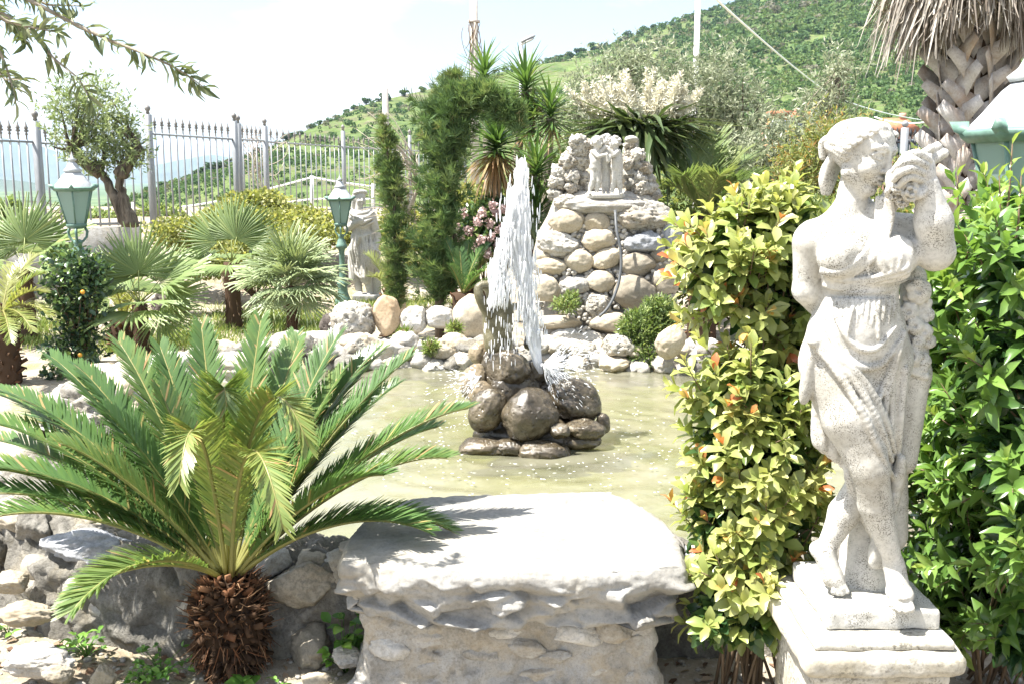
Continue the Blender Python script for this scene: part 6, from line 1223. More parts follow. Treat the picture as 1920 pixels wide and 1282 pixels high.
# conifers
SPR = []
for k in range(6):
    a = (-.75 + .3 * k); SPR.append((KT * np.array((.085, .75 + .25 * math.cos(k), 1))) @ rotz(-a).T @ rotx(.25 * math.sin(k * 2)).T)
SPV = np.concatenate(SPR); SPF = np.array([(4*i, 4*i+1, 4*i+2, 4*i+3) for i in range(6)])
def conifer(name, label, axis, rad, n, seed, tlo=.1, thi=.9, size=.10, stem=.03):
    rg = np.random.default_rng(seed); A = np.array([W(*p) for p in axis]); R = np.array(rad, float); m = len(A); g = A[0].copy(); g[2] = min(gz(g), g[2]); t = thing(name, label, 'conifer', g); nb = n // 16; u = rg.random(nb) * (m - 1); w = np.interp(u, range(m), R); keep = rg.random(nb) < (.3 + w / R.max()); u, w = u[keep], w[keep]; nb = len(u)
    P0 = np.stack([np.interp(u, range(m), A[:, i]) for i in range(3)], -1); a = rg.uniform(0, 6.28, nb); d = np.stack([np.cos(a), np.sin(a), np.zeros(nb)], -1); lump = 1 + .55 * fbm(np.stack([P0[:, 2] * 6, np.cos(a) * 2, np.sin(a) * 2], -1), 3, seed) + (rg.random(nb) < .08) * rg.uniform(.2, .6, nb)
    bd = unit(d * .75 + np.array((0, 0, .8)) + rg.normal(size=(nb, 3)) * .25); bl = w * 1.3 * lump; k = np.repeat(np.arange(nb), 16); n = len(k); q = rg.uniform(.15, 1.05, n); P = P0[k] + bd[k] * (bl[k] * q)[:, None] + rg.normal(size=(n, 3)) * (.022 * (1.3 - q))[:, None] - np.array((0, 0, .35)) * w[k][:, None]
    D = unit(bd[k] + np.array((0, 0, .25)) + rg.normal(size=(n, 3)) * .38); tb_ = rg.random(nb); b = MB(); bake(b, SPV, SPF, frames(D, unit(d[k] + rg.normal(size=(n, 3)) * .4)), P, size * rg.uniform(.5, 1.35, n), np.clip(tlo + (thi - tlo) * (.65 * tb_[k] + .35 * rg.random(n)) + (rg.random(n) < .03) * .4, 0, 1)); part('foliage', b, M['conifer'], t, False, 'stuff')
    tb = MB(); C = np.vstack([g[None] - (0, 0, .03), A]); tb.tube(C, np.linspace(stem, .006, len(C)), 7); part('trunk', tb, M['bark'], t, True); return t
conifer('slim_cypress', 'slim pale green cypress column beside the grape statue', [(744, 575, 8.6), (743, 520, 8.6), (741, 440, 8.6), (739, 370, 8.6), (728, 300, 8.6), (718, 225, 8.6)], [.04, .075, .10, .10, .07, .012], 3200, 81, .35, 1.0, .085)
conifer('bent_cypress', 'tall dark cypress whose top bends over in an arch', [(824, 565, 8.5), (824, 500, 8.5), (828, 400, 8.5), (828, 300, 8.5), (838, 235, 8.5), (862, 192, 8.48), (905, 190, 8.45), (945, 210, 8.42), (972, 248, 8.4)], [.14, .20, .19, .19, .23, .21, .13, .10, .04], 9500, 82, .05, .85, .10, .045)
b_ = conifer('cypress_side_top', 'wispy upright leader rising behind the bent cypress', [(850, 240, 8.7), (846, 190, 8.7), (850, 140, 8.7)], [.12, .16, .03], 1100, 83, .4, 1.0, .09, .02)

# yuccas: every blade its own part
def blade_mesh(mat, tint, w=.055, seed=0, droop=.12):
    V = []
    for y, ww, z in ((0, .5, 0), (.25, 1, .02), (.6, .85, -.03), (1, .06, -droop)): V += [(-w * ww * .5, y, z + .010 * ww), (0, y, z - .004), (w * ww * .5, y, z + .010 * ww)]
    return MB().add(V, LF, tint).mesh('leaf', M[mat])
YM = {m_: [blade_mesh(m_, q, .085, droop=.05 + .08 * (i % 3)) for i, q in enumerate((.2, .35, .5, .65, .78))] for m_ in ('yucca', 'dracaena')}
YD = [blade_mesh('yucca', q, .055, droop=.2) for q in (.93, .97, 1.0)]
def rosette(t, c, R, n, rg, mat='yucca', lo=-35, hi=88, dry=0, axis=(0, 0, 1)):
    for i in range(n):
        a = i * 2.39996; s0_ = math.sin(math.radians(lo)); e = math.asin(min(.985, max(-.99, s0_ + (.98 - s0_) * (i + .5) / n))) + rg.normal() * .09; d = np.array((math.cos(a) * math.cos(e), math.sin(a) * math.cos(e), math.sin(e))); up = np.array((0, 0, 1.0)) - .3 * d; isdry = i < dry
        me = YD[rg.integers(3)] if isdry else YM[mat][min(4, max(0, int(2 + rg.normal() * 1.1)))]; piece('leaf', me, mat4(frames(d[None], up[None])[0], c + np.array((0, 0, (i / n - .5) * R * .55)), R * rg.uniform(.85, 1.1)), t)
def yucca(label, base, heads, seed, mat='yucca', name='yucca', **kw):
    rg = np.random.default_rng(seed); g = ground_at(*base); t = thing(name, label, 'yucca', g, None); sb = MB()
    for (px, py, Yd, rpx, n, dry, lo) in heads:
        c = W(px, py, Yd); R = rpx * 1.2 * PXS(Yd); rosette(t, c, R, n, rg, mat, lo, 88, dry); m = (g + c) / 2 + np.array((0, 0, -.1)); sb.tube(bez(g - (0, 0, .03), m, c, 10), np.linspace(.06, .04, 10), 8)
    part('stem', sb, M['bark_pale'], t, True); return t
yucca('tall yucca with two spiky heads against the sky beside the utility pole', (930, 10.6), [(908, 152, 10.6, 52, 95, 10, -25), (985, 172, 10.4, 58, 130, 22, -45)], 91)
yucca('yucca with two spiky heads leaning towards the olive tree', (1010, 10.2), [(1032, 222, 10.2, 55, 110, 18, -45), (995, 235, 10.3, 50, 80, 10, -40)], 92)
yucca('yucca with a drooping beard of dry blades right of the bent cypress', (940, 9.3), [(930, 285, 9.3, 68, 230, 95, -80)], 93)
yucca('low yucca clump growing beside the water jet', (1000, 9.7), [(1005, 330, 9.8, 62, 100, 0, -20), (1005, 420, 9.6, 62, 110, 10, -30), (965, 380, 9.7, 55, 70, 0, -20)], 94)
# flowering dracaena
rg = np.random.default_rng(95); dY = 9.4; g = ground_at(1195, dY); dr = thing('flowering_dracaena', 'large drooping dracaena covered with cream flower plumes behind the grotto', 'shrub', g); c0 = W(1195, 245, dY)
for i in range(290):
    a = i * 2.39996; e = math.radians(-55 + 85 * rg.random() ** .9); off = np.array((math.cos(a) * .22 * rg.random() + rg.normal() * .12, math.sin(a) * .2 * rg.random(), rg.uniform(-.05, .12))); d = np.array((math.cos(a) * math.cos(e), math.sin(a) * math.cos(e) * .9, math.sin(e)))
    piece('leaf', YM['dracaena'][rg.integers(5)], mat4(frames(d[None], np.array((0, 0, 1.0))[None])[0] @ rotx(-.15), c0 + off, rg.uniform(.45, .72)), dr)
sb = MB(); sb.tube([g - (0, 0, .03), (g + c0) / 2 + (.03, 0, 0), c0], [.10, .085, .07], 9); part('stem', sb, M['bark_pale'], dr, True)
for i in range(44):
    a = rg.uniform(0, 6.28); p = c0 + np.array((rg.uniform(-.40, .44), rg.uniform(-.25, .25), .10)); tip = p + np.array((rg.normal() * .05 + (p - c0)[0] * .45, rg.normal() * .05, rg.uniform(.26, .48) * (1 - .6 * abs((p - c0)[0])))); b = MB(); b.tube([p, (p + tip) / 2, tip], [.006, .005, .002], 4, .3)
    n = 130; t_ = rg.random(n); q = p + (tip - p) * (.15 + .85 * t_)[:, None]; d = unit(rg.normal(size=(n, 3)) + np.array((0, 0, .5))); bake(b, KT, KF, frames(d, unit(rg.normal(size=(n, 3)))), q, np.stack([np.full(n, .011), .04 + .075 * (1 - t_), np.full(n, .03)], -1), rg.random(n)); part('flower_spike', b, M['cream_flower'], dr, False)

# olives and background shrubs
def olive(label, base, trunks, blobs, n, size, seed, mat='olive', name='olive_tree', tlo=0, thi=1, group=None, bark='bark', r0=.07, shell=.15):
    rg = np.random.default_rng(seed); g = ground_at(*base); t = thing(name, label, 'tree', g, group); tb = MB()
    for pts in trunks:
        C = np.array([W(*p) for p in pts]); C[0] = g + (C[0] - g) * np.array((1, 1, 0)) - (0, 0, .05) if C[0][2] < g[2] + .15 else C[0]; tt = np.linspace(0, len(C) - 1, len(C) * 4); C2 = np.stack([np.interp(tt, range(len(C)), C[:, i]) for i in range(3)], -1); tb.tube(C2 + .006 * rg.normal(size=C2.shape), np.linspace(r0, r0 * .35, len(C2)), 8)
    part('trunk', tb, M[bark], t, True); b = MB(); c = np.array([q[0] for q in blobs]); r = np.array([q[1] for q in blobs]); w = r[:, 0] * r[:, 2]; nt = n // 14; k = rg.choice(len(blobs), nt, p=w / w.sum()); d = unit(rg.normal(size=(nt, 3))); P = c[k] + d * r[k] * (rg.uniform(shell, 1.1, nt) ** .7 * (1 + .35 * fbm(d * 2 + c[k] * 5, 2, seed)))[:, None]; dirs = unit(d * .7 + np.array((0, 0, .6)) + rg.normal(size=(nt, 3)) * .5)
    LP = np.repeat(P, 14, 0) + np.repeat(dirs, 14, 0) * rg.uniform(-.5, 1, (nt * 14, 1)) * size * 3.2; D = unit(np.repeat(dirs, 14, 0) * .7 + rg.normal(size=(nt * 14, 3)) * .6); tn = np.clip(np.repeat(tlo + (thi - tlo) * rg.random(nt), 14) + rg.normal(size=nt * 14) * .15, 0, 1); s = size * rg.uniform(.7, 1.25, nt * 14)
    bake(b, KT, KF, frames(D, unit(rg.normal(size=(nt * 14, 3)) + np.array((0, 0, .6)))), LP, np.stack([s * .24, s, s], -1), tn); part('crown', b, M[mat], t, False, 'stuff'); bb = MB(); top = np.array([W(*trunks[0][-1])])[0]
    for i in rg.choice(nt, min(36, nt), replace=False): e = P[i]; j = min(range(len(trunks)), key=lambda q: np.linalg.norm(W(*trunks[q][-1]) - e)); s0 = W(*trunks[j][-1]); bb.tube(bez(s0, (s0 + e) / 2 + rg.normal(size=3) * .05 + np.array((0, 0, -.03)), e, 6), np.linspace(r0 * .25, .004, 6), 5)
    part('limbs', bb, M[bark], t, True); return t
o1 = 11.0
olive('pruned olive tree with forked dark trunk and sparse crown before the iron fence', (240, o1), [[(248, 425, o1), (236, 390, o1), (225, 350, o1), (226, 310, o1)], [(240, 425, o1), (222, 385, o1), (203, 345, o1), (185, 315, o1)], [(226, 330, o1), (245, 300, o1), (267, 283, o1)], [(190, 325, o1), (150, 300, o1), (132, 280, o1)]], [blob(150, 235, o1, 55, 60), blob(190, 205, o1, 45, 55), blob(215, 260, o1, 48, 50), blob(245, 275, o1, 30, 32), blob(130, 190, o1, 40, 35), blob(170, 300, o1, 40, 25), blob(225, 305, o1, 40, 22)], 6400, .066, 101, 'olive_green', tlo=.1, thi=.9, r0=.085)
olive('silvery olive tree with a wide crown behind the flowering dracaena and date palm', (1340, 13.5), [[(1335, 400, 13.5), (1320, 340, 13.5), (1310, 270, 13.5)], [(1335, 400, 13.5), (1370, 330, 13.5), (1390, 260, 13.5)]], [blob(1290, 190, 13.5, 80, 75), blob(1345, 170, 13.5, 85, 70), blob(1395, 240, 13.5, 60, 70), blob(1330, 270, 13.5, 95, 75), blob(1250, 140, 13.6, 45, 50)], 15000, .075, 102, r0=.09)
olive('pale olive tree mostly hidden between yuccas and flowering dracaena', (1090, 13.0), [[(1090, 400, 13), (1100, 320, 13), (1110, 250, 13)]], [blob(1090, 215, 13, 50, 60), blob(1140, 150, 13.2, 55, 45), blob(1190, 130, 13.3, 45, 40), blob(1080, 280, 13, 40, 50), blob(1190, 190, 13.3, 60, 45)], 7500, .075, 103)
olive('thin upright olive with a leaning bare stem behind the statue head', (1500, 12.0), [[(1490, 400, 12), (1510, 320, 12), (1545, 220, 12), (1580, 130, 12)]], [blob(1578, 125, 12, 34, 32), blob(1560, 190, 12, 45, 40), blob(1530, 250, 12, 50, 45)], 3000, .075, 104, r0=.03, bark='bark_pale')
olive('low silvery olive filling the gap right of the date palm', (1440, 11.5), [[(1440, 420, 11.5), (1445, 360, 11.5), (1450, 320, 11.5)]], [blob(1430, 300, 11.5, 70, 60), blob(1480, 340, 11.5, 60, 50), blob(1410, 360, 11.5, 70, 50), blob(1490, 270, 11.5, 40, 45)], 9500, .07, 105)
olive('loose green pomegranate shrub with reddish shoot tips behind the statue shoulder', (1560, 10.0), [[(1555, 420, 10), (1560, 350, 10), (1565, 300, 10)]], [blob(1540, 290, 10, 60, 55), blob(1580, 262, 10, 46, 40), blob(1500, 330, 10, 55, 45), blob(1590, 330, 10, 60, 50)], 7000, .06, 106, 'shrub', 'pomegranate_shrub', .35, 1.0, bark='twig', r0=.03)
bush('background_shrub', 'dense green shrub in front of the olive trunks beside the grotto', 'shrub', [blob(1260, 380, 10.5, 60, 60), blob(1060, 350, 10.5, 60, 60), blob(1120, 330, 10.8, 90, 60), blob(1060, 450, 10.6, 70, 60), blob(1150, 450, 10.8, 90, 70), blob(1260, 470, 10.5, 70, 60)], 10000, .07, .5, 'shrub', 111, .05, .75)
bush('background_shrub', 'mixed green shrub around the dark small lantern', 'shrub', [blob(1400, 430, 9.5, 90, 45), blob(1500, 410, 9.5, 90, 45), blob(1300, 440, 9.5, 60, 40), blob(1620, 400, 9.6, 70, 50), blob(1400, 510, 9.4, 90, 50), blob(1520, 500, 9.4, 90, 50), blob(1300, 520, 9.4, 70, 50), blob(1630, 500, 9.5, 80, 60)], 11000, .06, .45, 'shrub', 112, .0, .8)
bush('background_shrub', 'bright green shrub behind the big palm trunk', 'shrub', [blob(1760, 330, 8.2, 50, 70), blob(1860, 220, 9.5, 50, 80), blob(1700, 330, 9.5, 50, 40), blob(1700, 430, 9.3, 60, 60), blob(1880, 380, 9.3, 80, 80), blob(2050, 330, 9.0, 90, 90), blob(2050, 470, 8.8, 100, 80)], 11000, .06, .45, 'shrub', 113, .3, .95)
bush('ivy_hedge', 'yellow-green ivy climbing over the fence foot and post', 'hedge', [blob(480, 382, 14.2, 62, 22), blob(440, 405, 13.8, 60, 18), blob(560, 410, 14, 60, 20), blob(500, 415, 13.6, 90, 18)], 9000, .06, .8, 'ivy', 114, .05, .85)
bush('ivy_hedge', 'low yellow-green hedge running under the fence behind the fan palms', 'hedge', [blob(345, 440, 12.4, 70, 32), blob(420, 450, 12.2, 60, 30), blob(560, 445, 13.2, 80, 24), blob(640, 440, 13.6, 70, 22), blob(480, 470, 11.8, 80, 30), blob(380, 500, 11.2, 60, 22)], 13000, .055, .75, 'ivy', 115, .0, .8)
bush('ivy_hedge', 'shaded ivy bank between the two cypresses under the bare twigs', 'hedge', [blob(765, 425, 13.2, 60, 36), blob(715, 450, 13.6, 60, 25), blob(790, 470, 11.6, 60, 40), blob(890, 390, 11.8, 70, 45), blob(960, 420, 11.8, 60, 50)], 11000, .055, .75, 'ivy', 116, .0, .75)
bush('valley_bush', 'bright green bush outside the fence at the valley side', 'bush', [blob(20, 410, 17, 25, 35), blob(170, 415, 18, 60, 18), blob(300, 405, 19, 50, 18)], 2600, .11, .6, 'fern', 117, .2, 1)
bush('background_shrub', 'leafy green shrub beyond the laurel bush and tall lantern', 'shrub', [blob(2080, 520, 5.5, 90, 120), blob(2250, 480, 6.0, 110, 150), blob(2150, 640, 5.2, 110, 90), blob(2420, 540, 6.5, 120, 140)], 9000, .07, .45, 'laurel', 118, .2, .9)
# shrub with pink flower heads
rg = np.random.default_rng(120); ps = bush('pink_flowered_shrub', 'shrub with round pale pink flower heads behind the water jet', 'shrub', [blob(885, 425, 9.3, 60, 35), blob(930, 400, 9.3, 45, 30), blob(905, 460, 9.2, 45, 35)], 4200, .06, .55, 'dark_leaf', 121, .3, 1.0)
for (px, py) in ((835, 408), (852, 425), (868, 400), (880, 432), (895, 415), (905, 398), (918, 420), (930, 400), (902, 450), (922, 445), (938, 430), (890, 465), (915, 475), (945, 395), (860, 445), (925, 385), (935, 462)):
    b = MB(); c = W(px, py, 8.98 + rg.uniform(-.08, .08)); n = 60; d = unit(rg.normal(size=(n, 3))); bake(b, KT, KF, frames(unit(rg.normal(size=(n, 3))), d), c + d * .035, np.stack([np.full(n, .028), np.full(n, .03), np.full(n, .03)], -1), rg.random(n)); part('flower_head', b, M['pink_flower'], ps)
# dark shrub wrapped round the lamp post, with orange fruit
cs = bush('citrus_shrub', 'dark glossy citrus shrub with small orange fruit wrapped round the lamp post', 'shrub', [blob(140, 505, 7.75, 58, 38), blob(135, 560, 7.75, 58, 40), blob(150, 612, 7.75, 45, 35), blob(135, 660, 7.75, 55, 28), blob(165, 530, 7.7, 40, 40), blob(112, 705, 7.6, 35, 22)], 3000, .055, .5, 'dark_leaf', 122, .0, .95, two=True, shell=.35, base=(W(150, 700, 7.8)[0], 7.8, .06))
mf = plain('kumquat', (0.55, 0.27, 0.03), .4)
for (px, py) in ((155, 548), (150, 665)):
    b = MB(); V, F = ICO[2]; b.add(V * .017 + W(px, py, 7.5), F); part('fruit', b, mf, cs, True)
bush('fern_clump', 'fine green fern spilling over the grotto foot to the water', 'fern', [blob(1200, 625, 7.05, 42, 42), blob(1235, 595, 7.12, 35, 38), blob(1215, 665, 6.98, 40, 22), blob(1180, 650, 7.02, 25, 28)], 9000, .045, .28, 'fern', 123, .0, 1.0, base=(W(1210, 640, 7.2)[0], 7.2, .25))
bush('fern_clump', 'small yellowish fern growing from a joint of the grotto face', 'fern', [blob(1062, 572, 7.38, 24, 14), blob(1070, 560, 7.42, 14, 12)], 700, .04, .3, 'fern', 124, .3, 1.0, base=(W(1062, 585, 7.5)[0], 7.5, W(1062, 585, 7.5)[2]))
for (px, py, Yd, lb) in ((665, 655, 7.15, 'yellow weed tuft on the rim below the upright orange boulder'), (808, 652, 7.0, 'bright green grass tuft at the water edge of the far rim'), (852, 618, 7.4, 'green tuft between the low rounded rock and the large cream boulder'), (755, 630, 7.35, 'thin grass tuft on the rim beside the upright orange boulder')):
    bush('rim_tuft', lb, 'grass tuft', [blob(px, py, Yd, 12, 10)], 260, .06, .14, 'grass', int(px), .1, .7, base=tuple(W(px, py + 8, Yd)))
# bare twig shrub by the fence
rg = np.random.default_rng(130); g = ground_at(758, 11.0); t = thing('bare_shrub', 'bare twiggy shrub with pale arching branches in front of the fence', 'shrub', g); b = MB(); b.tube([W(735, 430, 11), W(765, 395, 11), W(785, 350, 11), W(780, 290, 11)], [.035, .03, .02, .012], 7); b.tube([g, W(735, 430, 11)], [.04, .035], 7)
for i in range(46):
    s0 = W(785 - 20 * rg.random(), rg.uniform(300, 430), 11); e = s0 + np.array((rg.uniform(-.75, .15), rg.uniform(-.3, .3), rg.uniform(-.1, .6))); b.tube(bez(s0, (s0 + e) / 2 + np.array((0, 0, rg.uniform(0, .2))), e, 7), np.linspace(.008, .002, 7), 4)
part('branches', b, M['twig_pale'], t, True); fb = MB(); scatter(fb, [blob(730, 330, 11, 50, 50), blob(745, 410, 11, 40, 40)], 700, .05, .4, rg, .3, 1, .1); part('foliage', fb, M['shrub'], t, False, 'stuff')

# ---------------------------------------------------------------- big palm with thatch skirt
wY = 6.2; wc = W(1800, 430, wY); rg = np.random.default_rng(140); g = np.array((wc[0], wY, gz((wc[0], wY)))); wp = thing('washingtonia_palm', 'thick palm trunk with criss-cross leaf bases under a skirt of dead thatch', 'palm', g); R0 = 50 * PXS(wY); ztop = W(1800, 100, wY)[2]
b = MB(); zz = np.linspace(g[2] - .05, ztop + 1.6, 30); b.tube(np.stack([np.full(30, wc[0]), np.full(30, wY), zz], -1), R0 * (.86 + .05 * rg.random(30)), 20, .1); part('trunk', b, M['palm_fiber'], wp, True)
tv = []
for y, w_, z in ((0, 1.0, 0), (.35, .8, .18), (.7, .55, .30), (1.0, .42, .36)): tv += [(-w_ * .5, y, z - .10 * w_), (0, y, z + .04), (w_ * .5, y, z - .10 * w_)]
tv += [(x, y, z - .10) for x, y, z in tv]; tv = np.array(tv); tfq = [(i*3+k, i*3+k+1, i*3+k+4, i*3+k+3) for i in range(3) for k in (0, 1)]; tfq += [(a+12, d+12, c+12, b_+12) for a, b_, c, d in tfq]; tfq += [(9, 10, 22, 21), (10, 11, 23, 22)]
for i in range(3): tfq += [(i*3, i*3+3, i*3+15, i*3+12), (i*3+2, i*3+14, i*3+17, i*3+5)]
bm_ = [MB().add(tv * (.15, .30, .05), np.array(tfq), .5).mesh('leaf_base', M['boot']), MB().add(tv * (.16, .27, .06), np.array(tfq), .5).mesh('leaf_base', M['boot'])]
i = 0; z = g[2] + .25
while z < ztop + .25:
    ring = i % 2; z_lo = z < W(1800, 330, wY)[2]
    for k in range(8):
        a = k * math.pi / 4 + ring * math.pi / 8 + rg.normal() * .04; lean = (1.0 if ring else -1.0) + rg.normal() * .1; n_ = np.array((math.cos(a), math.sin(a), 0)); tdir = np.array((-math.sin(a), math.cos(a), 0)); d = unit(tdir * lean + np.array((0, 0, .8)) + n_ * .10); s_ = rg.uniform(.9, 1.12)
        piece('leaf_base', bm_[i % 2], mat4(frames(d[None], n_[None])[0], np.array((wc[0], wY, z)) + n_ * R0 * .82, s_), wp)
    z += .085; i += 1
b = MB()     # thatch: thousands of dry leaf fingers hanging down
for k in range(3200):
    a = rg.uniform(0, 6.28); lay = rg.random(); r1 = R0 * (1.1 + 1.5 * rg.random() ** .8) + (.25 * rg.random() if math.cos(a) < .2 else .1 * rg.random()); z1 = ztop + .5 + rg.uniform(-.1, .35) ; zl = ztop + .05 - .02 * rg.normal() + (.22 * (r1 / R0 - 1)) * rg.uniform(-.2, .8) + .10 * math.sin(a * 3 + 1) + (rg.random() < .2) * rg.uniform(-.10, .12)
    n_ = np.array((math.cos(a), math.sin(a), 0)); tn_ = np.array((-math.sin(a), math.cos(a), 0)); p0 = np.array((wc[0], wY, z1)) + n_ * R0 * .9; p1 = np.array((wc[0], wY, z1 - .18)) + n_ * r1 * .85; p2 = np.array((wc[0], wY, zl)) + n_ * r1 + tn_ * rg.normal() * .06; C = bez3(p0, p1 + (0, 0, .1), p1 - (0, 0, .15), p2, 6); w_ = rg.uniform(.003, .009) * np.array((1, 1, 1, .9, .7, .25)); ta = rg.uniform(-.9, .9); sd = tn_ * math.cos(ta) + n_ * math.sin(ta)
    V = np.stack([C - sd * w_[:, None], C + sd * w_[:, None]], 1).reshape(-1, 3); b.add(V, [(2*j, 2*j+1, 2*j+3, 2*j+2) for j in range(5)], np.clip(rg.beta(2, 2), 0, 1))
part('thatch_skirt', b, M['thatch'], wp, False, 'stuff')
b = MB()
for k in range(36):
    a = rg.uniform(0, 6.28); n_ = np.array((math.cos(a), math.sin(a), 0)); p0 = np.array((wc[0], wY, ztop + 1.5)); e = p0 + n_ * rg.uniform(.5, 1.0) + np.array((0, 0, rg.uniform(.0, 1.0))); b.tube(bez(p0, (p0 + e) / 2 + (0, 0, .2), e, 6), .012, 5)
part('leaf_stalks', b, M['fan'], wp, True)
for k in range(18):
    a = k * 2.4; e = math.radians(10 + 60 * rg.random()); d = np.array((math.cos(a) * math.cos(e), math.sin(a) * math.cos(e), math.sin(e))); piece('leaf', fan_mesh('fan0.6', 61 * 7 + k % 3, 'fan', .6), mat4(frames(d[None], np.array((0, 0, 1.0))[None])[0], np.array((wc[0], wY, ztop + 1.6)) + d * .75, .75), wp)

# ---------------------------------------------------------------- grass
rg = np.random.default_rng(150); mb = MB(); n = 16000; spots = [(70, 610, 60, 20), (30, 640, 50, 14), (440, 612, 130, 22), (350, 640, 80, 14), (560, 605, 60, 16), (590, 635, 45, 14), (250, 655, 60, 10), (700, 575, 60, 14), (790, 560, 60, 14), (500, 590, 120, 10), (330, 690, 30, 10)]
k = rg.integers(len(spots), size=n); sp_ = np.array(spots, float)[k]; px = sp_[:, 0] + rg.normal(size=n) * sp_[:, 2] * .55; py = np.clip(sp_[:, 1] + rg.normal(size=n) * sp_[:, 3] * .6, 545, 720)
ang = PITCH + np.arctan((py - 641) / FPX); yy = 1.55 / np.tan(ang); xx = (px - 960) / FPX * yy / (CT - (py - 641) / FPX * ST); zg = Gn(xx, yy); ok = (pond_r(xx, yy) > 1.25); n = ok.sum()
bake(mb, SLT, SF, frames(unit(np.stack([rg.normal(size=n) * .45, rg.normal(size=n) * .45, np.ones(n)], -1)), unit(rg.normal(size=(n, 3)) + np.array((0, -.6, .3)))), np.stack([xx[ok], yy[ok], zg[ok] - .005], -1), np.stack([np.full(n, .009), rg.uniform(.03, .10, n), np.full(n, .06)], -1), np.clip(rg.normal(size=n) * .22 + .5, 0, 1)); o = part('grass', mb, M['grass'], None, False, 'stuff'); tag(o, 'thin patchy green grass between the palms', 'grass')
# ---------------------------------------------------------------- iron fence: posts, rails, bars and spear heads
b = MB(); b.box((0, 0, .5), (.0085, .0085, .5)); BAR = b.mesh('bar', M['fence'])
b = MB(); b.lathe([(.0085, -.21), (.0085, -.13), (.017, -.125), (.017, -.11), (.010, -.105), (.010, -.095), (.032, -.075), (.012, -.06), (.022, -.055), (.026, -.045), (.014, -.02), (0.0, .045)], (0, 0, 0), 6); b.tube([(-.03, 0, -.085), (.03, 0, -.085)], .006, 5); SPEAR = b.mesh('spear', M['fence_dark'])
b = MB(); b.box((0, 0, .5), (.04, .04, .5)); POST = b.mesh('post', M['fence'])
b = MB(); b.lathe([(.0, -.02), (.03, -.01), (.02, .02), (.035, .04), (.042, .065), (.03, .09), (.012, .105), (0, .125)], (0, 0, 0), 10); BALL = b.mesh('finial', M['fence_dark'], True)
def fence(label, posts, panels, counts):
    """posts: (px, Y, top py, foot z below); panels: rail py at both ends, bottom rail py at both ends"""
    P0 = W(posts[0][0], posts[0][2], posts[0][1]); t = thing('iron_fence', label, 'fence', (P0[0], P0[1], gz(P0) if P0[1] < 23 else .8), 'spear-topped fence runs'); rl = MB()
    for (px, Yd, tp) in posts:
        p = W(px, tp, Yd); z0 = min(gz(p), p[2] - 1.6); Mx = np.eye(4); Mx[:3, 3] = (p[0], p[1], z0); Mx[2, 2] = p[2] - z0; piece('post', POST, Mx, t); piece('finial', BALL, mat4(np.eye(3), p + (0, 0, .02)), t)
    for (a, c), (r0, r1, b0, b1), n in zip(zip(posts[:-1], posts[1:]), panels, counts):
        A0, A1 = W(a[0], r0, a[1]), W(c[0], r1, c[1]); B0, B1 = W(a[0], b0, a[1]), W(c[0], b1, c[1]); ln = np.linalg.norm(A1[:2] - A0[:2]); d = unit(A1 - A0); yaw = math.atan2(d[1], d[0]); R = rotz(yaw)
        for (q0, q1, hh) in ((A0, A1, .012), (B0, B1, .018)): rm = MB(); m_ = (q0 + q1) / 2; dd = unit(q1 - q0); Rr = np.stack([dd, np.cross((0, 0, 1), dd), np.cross(dd, np.cross((0, 0, 1), dd))], 1); rm.box(m_, (np.linalg.norm(q1 - q0) / 2 - .042, .012, hh), Rr); part('rail', rm, M['fence'], t)
        for i in range(1, n):
            f = i / n; top = A0 + (A1 - A0) * f; bot = B0 + (B1 - B0) * f; Mx = np.eye(4); Mx[:3, :3] = R @ np.diag((1, 1, top[2] + .02 - bot[2] + .06)); Mx[:3, 3] = (top[0], top[1], bot[2] - .06); piece('bar', BAR, Mx, t); piece('spear', SPEAR, mat4(R, top + (0, 0, .205)), t)
    return t
fence('grey spear-topped iron fence behind the pruned olive tree', [(-120, 11.0, 218), (66, 12.2, 228), (277, 14.0, 215), (439, 15.6, 228)], [(259, 267, 428, 424), (268, 281, 424, 418), (251, 262, 418, 404)], (11, 12, 13))
fence('grey spear-topped iron fence run receding behind the cypresses, overgrown at its corner', [(446, 15.8, 232), (496, 17.2, 237), (643, 21.5, 246), (768, 24.5, 254), (872, 27.0, 260)], [(262, 265, 404, 400), (266, 276, 400, 392), (276, 283, 392, 386), (283, 289, 386, 382)], (6, 15, 14, 13))
# dry creeper on the corner post
rg = np.random.default_rng(160); b = MB()
for i in range(46):
    p = W(rg.uniform(450, 505), rg.uniform(240, 330), 17.6); e = W(rg.uniform(450, 540), rg.uniform(250, 400), 17.7); b.tube(bez(p, (p + e) / 2 + rg.normal(size=3) * .12, e, 7), .006, 4)
g = ground_at(496, 17.7); single('dry_creeper', b, M['twig_pale'], 'tangle of dry leafless creeper stems on the fence corner post', 'creeper', g, None, True, 'stuff')
# low white kerb wall under the near run
b = MB(); k0, k1 = ground_at(-150, 10.6), ground_at(262, 13.4); m_ = (k0 + k1) / 2; d = unit((k1 - k0) * (1, 1, 0)); Rr = np.stack([d, np.cross((0, 0, 1), d), (0, 0, 1.0)], 1); zk = W(30, 443, 11.0)[2]; b.box((m_[0], m_[1], zk - .55), (np.linalg.norm((k1 - k0)[:2]) / 2, .12, .55), Rr); single('kerb_wall', b, M['rubble'], 'low pale kerb wall under the iron fence on the valley side', 'wall', (m_[0], m_[1], zk - 1.1))
